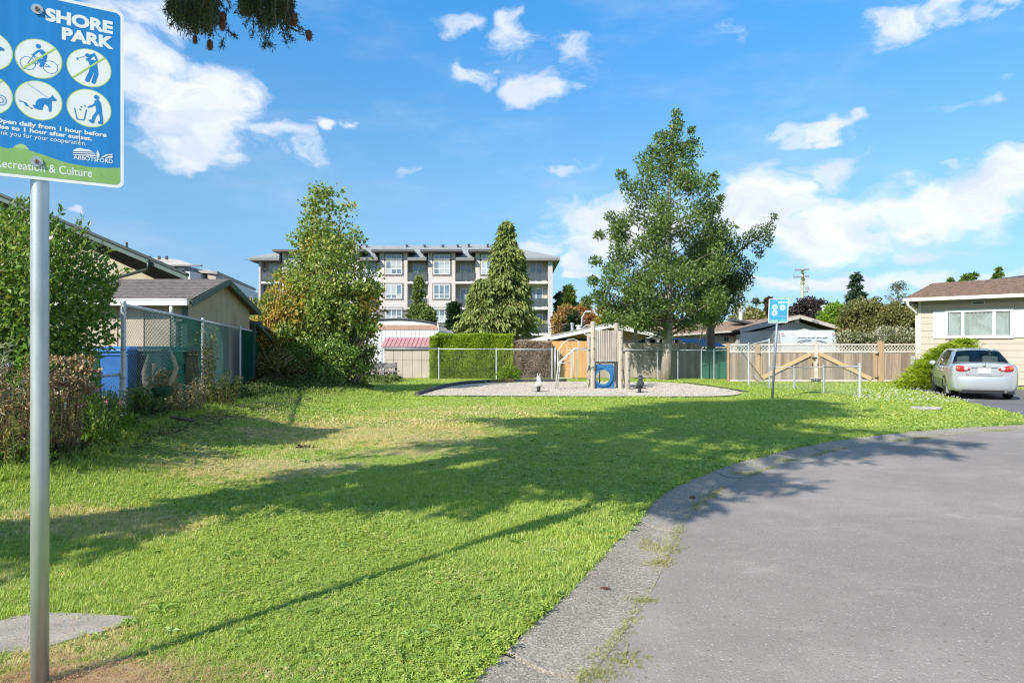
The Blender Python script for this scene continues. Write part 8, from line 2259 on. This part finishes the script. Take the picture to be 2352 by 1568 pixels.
simple_tree('green_tree', 'grey green slender tree between the bare tree and the blue sign', 1738, 62, 660, 765, 20, LEAF('greygreen_tree', [(.05, .075, .045), (.10, .13, .08), (.18, .21, .14)], .3), rg7, 36, 110, .28, shape='cone', up=.6)
simple_tree('green_tree', 'reddish tipped dull tree just left of the blue sign', 1765, 60, 672, 770, 20, LEAF('dull_red', [(.045, .05, .03), (.09, .08, .045), (.17, .10, .06)], .3), rg7, 36, 110, .28, shape='cone', up=.6)
simple_tree('green_tree', 'olive tree low behind the brown roof left of the blue sign', 1725, 54, 712, 775, 42, g_olive, rg7, 46, 120, .26)
simple_tree('green_tree', 'yellowish low tree at the right foot of the second tree', 1690, 58, 715, 780, 26, LEAF('yolive', [(.12, .13, .04), (.24, .23, .08)], .3), rg7, 30, 110, .26)
simple_tree('plum_tree', 'dark purple leaved round tree right of the utility pole', 1862, 64, 686, 770, 50, g_plum, rg7, 74, 170, .30, 'dark purple leaved trees', shape='round', tr=.2)
simple_tree('plum_tree', 'dark purple leaved tree left of the utility pole', 1815, 66, 700, 770, 24, g_plum, rg7, 34, 140, .30, 'dark purple leaved trees', shape='cone')
conifer('spruce_tree', 'dark layered spruce standing alone against the clouds', 1966, 72, 628, 745, 25, 130, .50, LEAF('spruce_far', [(.02, .045, .028), (.04, .075, .045), (.07, .11, .06)], .2), rg7, .16, None, .15, per=26, power=.9)
conifer('spruce_tree', 'small dark conifer at the left foot of the lone spruce', 1948, 68, 700, 760, 18, 90, .45, g_dk, rg7, .14, None, .2, per=20, power=.6)
simple_tree('lime_tree', 'bright yellow green tree between the utility pole and the olive bush', 1918, 46, 698, 770, 46, g_lime, rg7, 66, 160, .22, up=.3, tr=.12)
simple_tree('olive_bush', 'large olive brown bush above the gate fence left of the cream house', 1990, 36.5, 690, 790, 62, g_olive, rg7, 90, 200, .15, up=.3, tr=.10, shape='round', cat='bush')
simple_tree('olive_bush', 'olive brown bush beside the corner of the cream house', 2062, 35.0, 700, 790, 50, g_olive, rg7, 70, 200, .15, up=.3, tr=.10, shape='round', cat='bush')
simple_tree('white_flowering_bush', 'bush full of small whitish flowers just above the gate fence on the right', 2060, 31.6, 757, 795, 60, LEAF('flower_mix', [(.05, .08, .02), (.10, .14, .03), (.40, .38, .28), (.66, .62, .50)], .25), rg7, 60, 150, .10, shape='round', cat='bush', tr=.06)
simple_tree('white_flowering_bush', 'sparse pale flowering bush right of the trailer', 1960, 32.0, 765, 795, 42, MC['flower_mix'], rg7, 34, 120, .10, shape='round', cat='bush', tr=.06)
bare_tree('far_bare_tree', 'thin grey green tree left of the slate roof behind the cream house', 2062, 60, 655, 740, 20, rg7, MC['greygreen_tree'])
simple_tree('green_tree', 'leafy top of a tree behind the brown roof of the cream house', 2232, 40, 610, 700, 24, g_oak, rg7, 26, 130, .24, 'tree tops behind the cream house', shape='round')
simple_tree('green_tree', 'smaller leafy tree top farther right behind the cream house roof', 2290, 40, 612, 700, 13, g_oak, rg7, 14, 110, .24, 'tree tops behind the cream house', shape='round')
simple_tree('green_tree', 'tiny leafy top left of the others behind the cream house roof', 2188, 40, 634, 690, 10, g_oak, rg7, 8, 90, .22, 'tree tops behind the cream house', shape='round')
# belt of far trees so the horizon is closed
bag = LeafBag(); rgb = np.random.default_rng(21)
for i in range(420):
    a = rgb.uniform(-.95, .95); Dd = rgb.uniform(120, 190); c = np.array((math.tan(a) * Dd, Dd, rgb.uniform(.5, 5.2)))
    clump(bag, c, rgb.uniform(1.6, 3.2), 60, 1.2, .7, rgb)
tag(mesh_part('distant_woods', np.concatenate(bag.V), np.concatenate(bag.F), LEAF('wood_far', [(.04, .065, .03), (.07, .10, .045), (.11, .13, .06)], .2)), 'distant belt of trees along the horizon', kind='stuff')
# juniper beside the car
def juniper(name, label, px, py_b, D, rx, h, n, rg, z0=.0, dx=0.0):
    cx = XW(px, D); t = thing(name, label, 'shrub', (cx, D, z0)); bag = LeafBag()
    k = 0
    while k < n:
        a = rg.uniform(0, 6.28); f = rg.uniform() ** .55; z = h * rg.uniform(.03, 1); e = rx * (1 - (z / h) ** 1.1) ** .6 * f
        # flat layered fans
        z = round(z / .17) * .17 + rg.normal(0, .025)
        c = np.array((cx + dx * z + math.cos(a) * e, D + math.sin(a) * e, z0 + max(.03, z)))
        bag.add(*leaves(c[None] + rg.normal(0, 1, (14, 3)) * np.array([.13, .13, .03]), .16, .24, dirs=np.array([[math.cos(a), math.sin(a) - .3, .35]]), spread=.35, rg=rg)); k += 1
    st = MB()
    for i in range(14):
        a = rg.uniform(0, 6.28); limb(st, Vector((cx, D, z0)), Vector((cx + math.cos(a) * rx * .6, D + math.sin(a) * rx * .6, z0 + rg.uniform(.2, .8) * h)), .03, .01)
    st.build('stems', bark, t, smooth=True); bag.build('foliage', g_jun, t)
rg8 = np.random.default_rng(18)
juniper('juniper_shrub', 'bright yellow green spreading juniper left of the silver car', 2150, 885, 24.2, 1.30, 1.50, 1500, rg8, 0, .35)
juniper('juniper_shrub', 'taller yellow green juniper against the cream house wall behind the car', 2190, 885, 24.4, .85, 1.75, 700, rg8, 0, .2)

# ================================================================ UTILITY POLE, LAMP, WIRES
uD = 75.0
up_ = thing('utility_pole', 'tall wooden utility pole with two crossarms and ivy behind the grey gable house', 'utility pole', (XW(1837, uD), uD, 0))
UX = lambda c_: (2100 + c_ * .2976) / 1.306
UY = lambda c_: (780 + c_ * .2976) / 1.306
pw_ = M('pole_wood', (.34, .34, .24), .85, .25, 6)
b0, tp = P(UX(1018), 800, uD), P(UX(1035), UY(88), uD); b0.z = -.2
mb = MB(); mb.tube([b0, tp], [.22, .13], 10); mb.build('shaft', pw_, up_, smooth=True)
for (y, x0, x1) in ((98, 955, 1095), (168, 940, 1098)):
    mb = MB(); mb.bar(P(UX(x0), UY(y + 6), uD - .2), P(UX(x1), UY(y - 4), uD - .2), .10, .12); mb.build('crossarm', M('crossarm', (.20, .18, .16), .8), up_)
    for xx in (x0 + 6, (x0 * 3 + x1) / 4, (x0 + 3 * x1) / 4, x1 - 6):
        a = P(UX(xx), UY(y - 2), uD - .2); mb = MB(); mb.lathe([(.05, 0), (.07, .08), (.03, .16)], (a.x, a.y, a.z), 8); mb.build('insulator', M('insulator', (.25, .2, .18), .4), up_)
mb = MB(); mb.tube([P(UX(1035), UY(325), uD), P(UX(1085), UY(322), uD - .3), P(UX(1088), UY(265), uD - .3)], .05, 6); mb.build('bracket', darkm, up_)
for xx, yy in ((1068, 275), (1082, 290), (1095, 280)): mb = MB(); a = P(UX(xx), UY(yy), uD - .3); mb.lathe([(.07, -.3), (.07, .1)], a, 8); mb.build('fuse', M('fuse_grey', (.3, .3, .3), .5), up_)
bag = LeafBag()
for y in (130, 200, 235, 520, 540): clump(bag, P(UX(1034), UY(y), uD - .15), .22, 30, .16, .7, rg8)
bag.build('ivy', g_oak, up_)
lp_ = thing('street_lamp', 'grey street lamp with curved arm before the reddish autumn trees', 'street lamp', (XW(1334, 58), 58, 0))
mb = MB(); mb.tube([(XW(1334, 58), 58, 0), P((1600 + 483 * .2976) / 1.306, (880 + 330 * .2976) / 1.306, 58), P((1600 + 492 * .2976) / 1.306, (880 + 240 * .2976) / 1.306, 58), P((1600 + 515 * .2976) / 1.306, (880 + 195 * .2976) / 1.306, 58), P((1600 + 545 * .2976) / 1.306, (880 + 185 * .2976) / 1.306, 58)], .05, 8); mb.build('post', galv, lp_, smooth=True)
a = P((1600 + 552 * .2976) / 1.306, (880 + 183 * .2976) / 1.306, 58); mb = MB(); mb.box(a, (.55, .2, .12)); mb.build('lamp_head', galv, lp_, bevel=.04)
wires = []
def wire_(name, label, p, q, r=.018, sag=.6):
    p, q = Vector(p), Vector(q); mb = MB(); pts_ = [p.lerp(q, i / 14) + Vector((0, 0, -sag * 4 * (i / 14) * (1 - i / 14))) for i in range(15)]
    mb.tube(pts_, r, 4); solid('overhead_wire', mb, M('wire_black', (.03, .03, .03), .6), label, 'wire', 'overhead wires')
wire_('w', 'upper of the dark overhead wires crossing low before the apartments and autumn trees', P(1040, 741, 56), P(1900, 744, 60), .022, .2)
wire_('w', 'middle dark overhead wire just under the upper one before the autumn trees', P(1040, 749, 56), P(1900, 753, 60), .016, .25)
wire_('w', 'lowest dark overhead wire crossing behind the pinkish house roof', P(1180, 757, 56), P(1900, 760, 60), .014, .3)
wire_('w', 'thin overhead wire left of the utility pole running behind the blue sign', P(1700, 700, 74), P(1837, 697, 75), .016, .2)
wire_('w', 'thin overhead wire from the utility pole to the right across the purple trees', P(1837, 697, 75), P(2100, 720, 74), .016, .3)
wire_('w', 'faint overhead cable before the top floor of the apartment building', P(560, 596, 70), P(1160, 588, 70), .014, 1.0)

# ================================================================ THE BIG SPRUCE AT THE LEFT (its branches hang into the picture and it shades the lawn)
rg9 = np.random.default_rng(31)
T1 = Vector((-5.7, 2.9, .2)); HS = 16.5
sp_ = thing('spruce_tree', 'large spruce whose cone bearing branches hang in from the top of the photo', 'tree', T1)
mb = MB(); mb.tube([T1 + Vector((0, 0, -.3)), T1 + Vector((.02, .02, 3)), T1 + Vector((0, .05, 9)), T1 + Vector((0, 0, HS))], [.42, .33, .20, .02], 14); mb.build('trunk', bark, sp_, smooth=True)
bag = LeafBag(); br = MB()
def spruce_branch(org, tip, sag, dens, L, w=.3, side=.55):
    org = Vector(org); tip = Vector(tip); ln = (tip - org).length
    def pt(u): return org.lerp(tip, u) + Vector((0, 0, -sag * ln * math.sin(math.pi * min(1, u * .75)) * u))
    br.tube([pt(i / 5) for i in range(6)], [.02 + .010 * ln, .018 + .008 * ln, .03, .02, .012, .006], 5, False)
    d = (tip - org); d.z = 0; d.normalize(); sd = Vector((-d.y, d.x, 0))
    nt_ = int(ln * dens)
    for k in range(nt_):
        u = rg9.uniform(.12, 1); b0 = pt(u); s = rg9.choice((-1, 1)); tl_ = side * (1.1 - u * .7) * rg9.uniform(.5, 1.1)
        e = b0 + sd * s * tl_ + d * tl_ * .5 + Vector((0, 0, -tl_ * rg9.uniform(.3, 1.0)))
        m_ = max(5, int(tl_ * 26)); q = rg9.uniform(0, 1, m_)[:, None]; C = np.array(b0) + (np.array(e) - np.array(b0)) * q
        bag.add(*leaves(C, L, w, dirs=np.array([np.array(e - b0) / max(tl_, .1)]), spread=.55, rg=rg9, fold=.03))
nb = 0
# where the photograph shows this tree's shade on the lawn and the road (picture units)
SHADE = np.array([(-400, 1330), (-400, 1225), (0, 1238), (234, 1216), (420, 1172), (480, 1125), (536, 1085), (604, 1052), (700, 1038), (877, 1022), (1031, 1002), (1120, 975), (1000, 962), (1180, 948), (1300, 930), (1500, 920), (1800, 917), (2100, 930), (2400, 950), (3200, 985), (3200, 1060),
                  (2352, 1052), (2050, 1064), (1990, 1130), (1860, 1185), (1700, 1180), (1640, 1120), (1500, 1110), (1400, 1165), (1300, 1192), (1010, 1190), (960, 1150), (850, 1150), (690, 1182), (535, 1213), (250, 1258), (0, 1293)], float)
cotE = 1 / math.tan(R(SUN_EL))
POCKETS = [(1500, 995, 60, 13), (1400, 1037, 70, 14), (1230, 1070, 60, 12), (1650, 1012, 50, 10), (1900, 1005, 60, 10), (1050, 1062, 70, 12), (1750, 985, 70, 8), (1350, 972, 70, 8), (1150, 1003, 60, 8), (2080, 985, 60, 8), (1560, 955, 60, 6)]
def lands(p):
    k = (p[2]) * cotE; x, y = p[0] + sx * k, p[1] + sy * k
    if y < 1.2: return True
    X_, Y_ = CX + x / y * FPX, HY + EYE / y * FPX
    if Y_ > 1640 or X_ < -420: return True
    for (a_, b_, c_, d_) in POCKETS:
        if ((X_ - a_) / c_) ** 2 + ((Y_ - b_) / (d_ * 1.5)) ** 2 < 1: return False
    return bool(inside(SHADE, np.array([X_]), np.array([Y_]))[0])
tries = 0
while nb < 190 and tries < 60000:
    tries += 1
    z = 3.0 + (HS - 3.2) * rg9.uniform() ** .9; f = (z - 3.0) / (HS - 3.0); a = rg9.uniform(0, 2 * math.pi)
    Rr = 6.3 * (1 - f) ** .60 * rg9.uniform(.45, 1.08) + .25
    tip = T1 + Vector((math.cos(a) * Rr, math.sin(a) * Rr, z - T1.z - .14 * Rr))
    bad = 0
    for q in (.35, .6, .8, 1.0, 1.12):
        p = T1 + (tip - T1) * q; zz = z - .14 * Rr * q - .5
        if p.y > .6:
            px = CX + p.x / p.y * FPX; py = HY - (zz - EYE) / p.y * FPX
            if px > -60 and py > -40: bad += 9
        w3 = (T1.x + (tip.x - T1.x) * q, T1.y + (tip.y - T1.y) * q, z - .14 * Rr * q - .15)
        if not lands(w3): bad += 1
        if (w3[0] - T1.x) * sy - (w3[1] - T1.y) * sx < -3.4: bad += 9
    if bad > 0 and not (bad == 1 and Rr < 1.2): continue
    spruce_branch((T1.x, T1.y, z), tip, .05, 11, .22)
    nb += 1
# boughs whose shade lies on the road and at the ends of the shaded ground
for (px, py) in ((1950, 1122), (1880, 1108), (1800, 1098), (1740, 1168), (1800, 1160), (1700, 1130), (1640, 1118), (2080, 1046), (2010, 1040), (2150, 1032), (2240, 1034), (2330, 1018), (2290, 1040), (1370, 1163), (1290, 1168), (1200, 1165), (1110, 1160), (1020, 1162), (620, 1095), (720, 1060), (1180, 956), (1060, 958)):
    g = G(px, py); best = None
    for z in np.arange(3.2, HS - 1, .2):
        x_, y_ = g.x - sx * cotE * z, g.y - sy * cotE * z; d_ = math.hypot(x_ - T1.x, y_ - T1.y)
        if best is None or d_ < best[0]: best = (d_, x_, y_, z)
    d_, x_, y_, z = best; k_ = 1 - .5 / max(d_, 1)
    spruce_branch((T1.x, T1.y, z + .12 * d_), (T1.x + (x_ - T1.x) * k_, T1.y + (y_ - T1.y) * k_, z), .03, 34, .24, side=.7)
print('spruce branches', nb, tries)
bag.build('crown', g_spruce, sp_)
br.build('limbs', bark, sp_)
# hanging sprays seen at the top of the frame, finely needled
bag = LeafBag(); br = MB()
TWX = lambda c_: (450 + c_ * .2551) / 1.306
TWY = lambda c_: c_ * .2551 / 1.306
def spray(pts_, D, r, n, down=1.0, rg=rg9):
    """a needled twig: pts in crop pixels of the branch close-up"""
    Q = [P(TWX(x), TWY(y), D) for x, y in pts_]
    br.tube(Q, [.004] * (len(Q) - 1) + [.002], 4, False)
    L_ = [(Q[i + 1] - Q[i]).length for i in range(len(Q) - 1)]; tot = sum(L_)
    for i in range(len(Q) - 1):
        m_ = max(4, int(n * L_[i] / tot)); q = rg.uniform(0, 1, m_)[:, None]; C = np.array(Q[i]) + np.array(Q[i + 1] - Q[i]) * q
        dd = np.array((Q[i + 1] - Q[i]).normalized())
        bag.add(*leaves(C + rg.normal(0, r * .3, (m_, 3)), r * 1.1, .16, dirs=dd[None] * .9, spread=.8, rg=rg, fold=.02))
DB = 5.6
for x0 in range(230, 800, 22):
    for k in range(3):
        xx = x0 + rg9.normal(0, 14); env = 420 if 420 < xx < 760 else (330 if xx > 330 else 200)
        ln = env * rg9.uniform(.55, 1.06)
        spray([(xx + 30, -160), (xx + 12, -20), (xx + rg9.normal(0, 10), ln * .5), (xx + rg9.normal(0, 26), ln)], DB + rg9.uniform(-.5, .5), .040, 110)
for x0 in range(1050, 1680, 22):
    for k in range(3):
        xx = x0 + rg9.normal(0, 14); env = 330 if xx > 1250 else 190
        if 1300 < xx < 1400: env = 450
        if 1560 < xx: env = 330
        ln = env * rg9.uniform(.5, 1.06)
        spray([(xx - 10, -160), (xx, -20), (xx + rg9.normal(0, 12), ln * .5), (xx + rg9.normal(20, 26), ln)], DB + rg9.uniform(-.5, .5), .038, 100)
for pts_ in ([(300, -100), (250, 60), (190, 110), (145, 125)], [(320, 0), (290, 200), (250, 300), (240, 315)], [(330, 100), (320, 260), (345, 365)], [(780, -50), (830, 60), (905, 130)], [(800, -120), (900, -10), (935, 70)], [(740, 250), (860, 310), (900, 290)],
             [(900, 350), (950, 390), (998, 435)], [(870, 440), (850, 500), (825, 560)], [(1080, -60), (1075, 80), (1080, 190)], [(1230, 120), (1160, 220), (1120, 300)], [(1215, 200), (1215, 330), (1205, 430)], [(1500, 120), (1640, 200), (1720, 210)],
             [(1560, 240), (1700, 300), (1800, 340), (1880, 410)], [(1600, 300), (1720, 360), (1860, 400)], [(1540, 300), (1580, 420), (1600, 510)], [(1600, 330), (1640, 420), (1665, 465)], [(1340, 430), (1400, 500), (1440, 560)], [(1350, 480), (1345, 550)], [(1660, -80), (1640, 60), (1660, 220)]):
    spray(pts_, DB + rg9.uniform(-.3, .3), .034, 90)
bag.build('hanging_foliage', LEAF('needle_near', [(.018, .032, .016), (.035, .055, .026), (.06, .085, .038), (.11, .13, .055), (.13, .09, .04)], .25, .6), sp_)
# the limbs that carry them back to the trunk
for (x, y) in ((420, -170), (650, -170), (1150, -170), (1450, -170), (1640, -170)):
    e = P(TWX(x), TWY(y), DB); o_ = Vector((T1.x, T1.y, e.z + .5)); br.tube([o_, o_.lerp(e, .5) + Vector((0, 0, .55)), e + Vector((0, 0, .12)), e], [.05, .035, .02, .012], 6, False)
br.build('hanging_twigs', bark, sp_)
cone_m = M('spruce_cone', (.16, .060, .035), .7, .3, 30)
for (x, y, s_) in ((860, 195, 1.1), (530, 462, .8), (705, 520, 1.0), (850, 290, 1.0), (1690, 215, 1.3), (1870, 408, 1.0), (1590, 95, 1.0), (640, 30, .9)):
    c = P(TWX(x), TWY(y), DB - .35); mb = MB(); s2_ = .024 * s_
    mb.lathe([(s2_ * .3, -s2_ * 1.9), (s2_ * .8, -s2_ * 1.3), (s2_, -s2_ * .3), (s2_ * .85, s2_ * .7), (s2_ * .3, s2_ * 1.5)], c, 8)
    for k in range(5):
        for j in range(8):
            a = j * .785 + k * .39; zz = -s2_ * 1.5 + k * s2_ * .65; rr = s2_ * (1.12 - .08 * k); d = Vector((math.cos(a), math.sin(a), 0)); b_ = c + Vector((0, 0, zz)) + d * rr * .8; w_ = Vector((-d.y, d.x, 0)) * s2_ * .35
            mb.add([b_ + w_, b_ - w_, b_ + d * s2_ * .5 + Vector((0, 0, -s2_ * .3))], [(0, 1, 2)])
    mb.build('cone', cone_m, sp_)
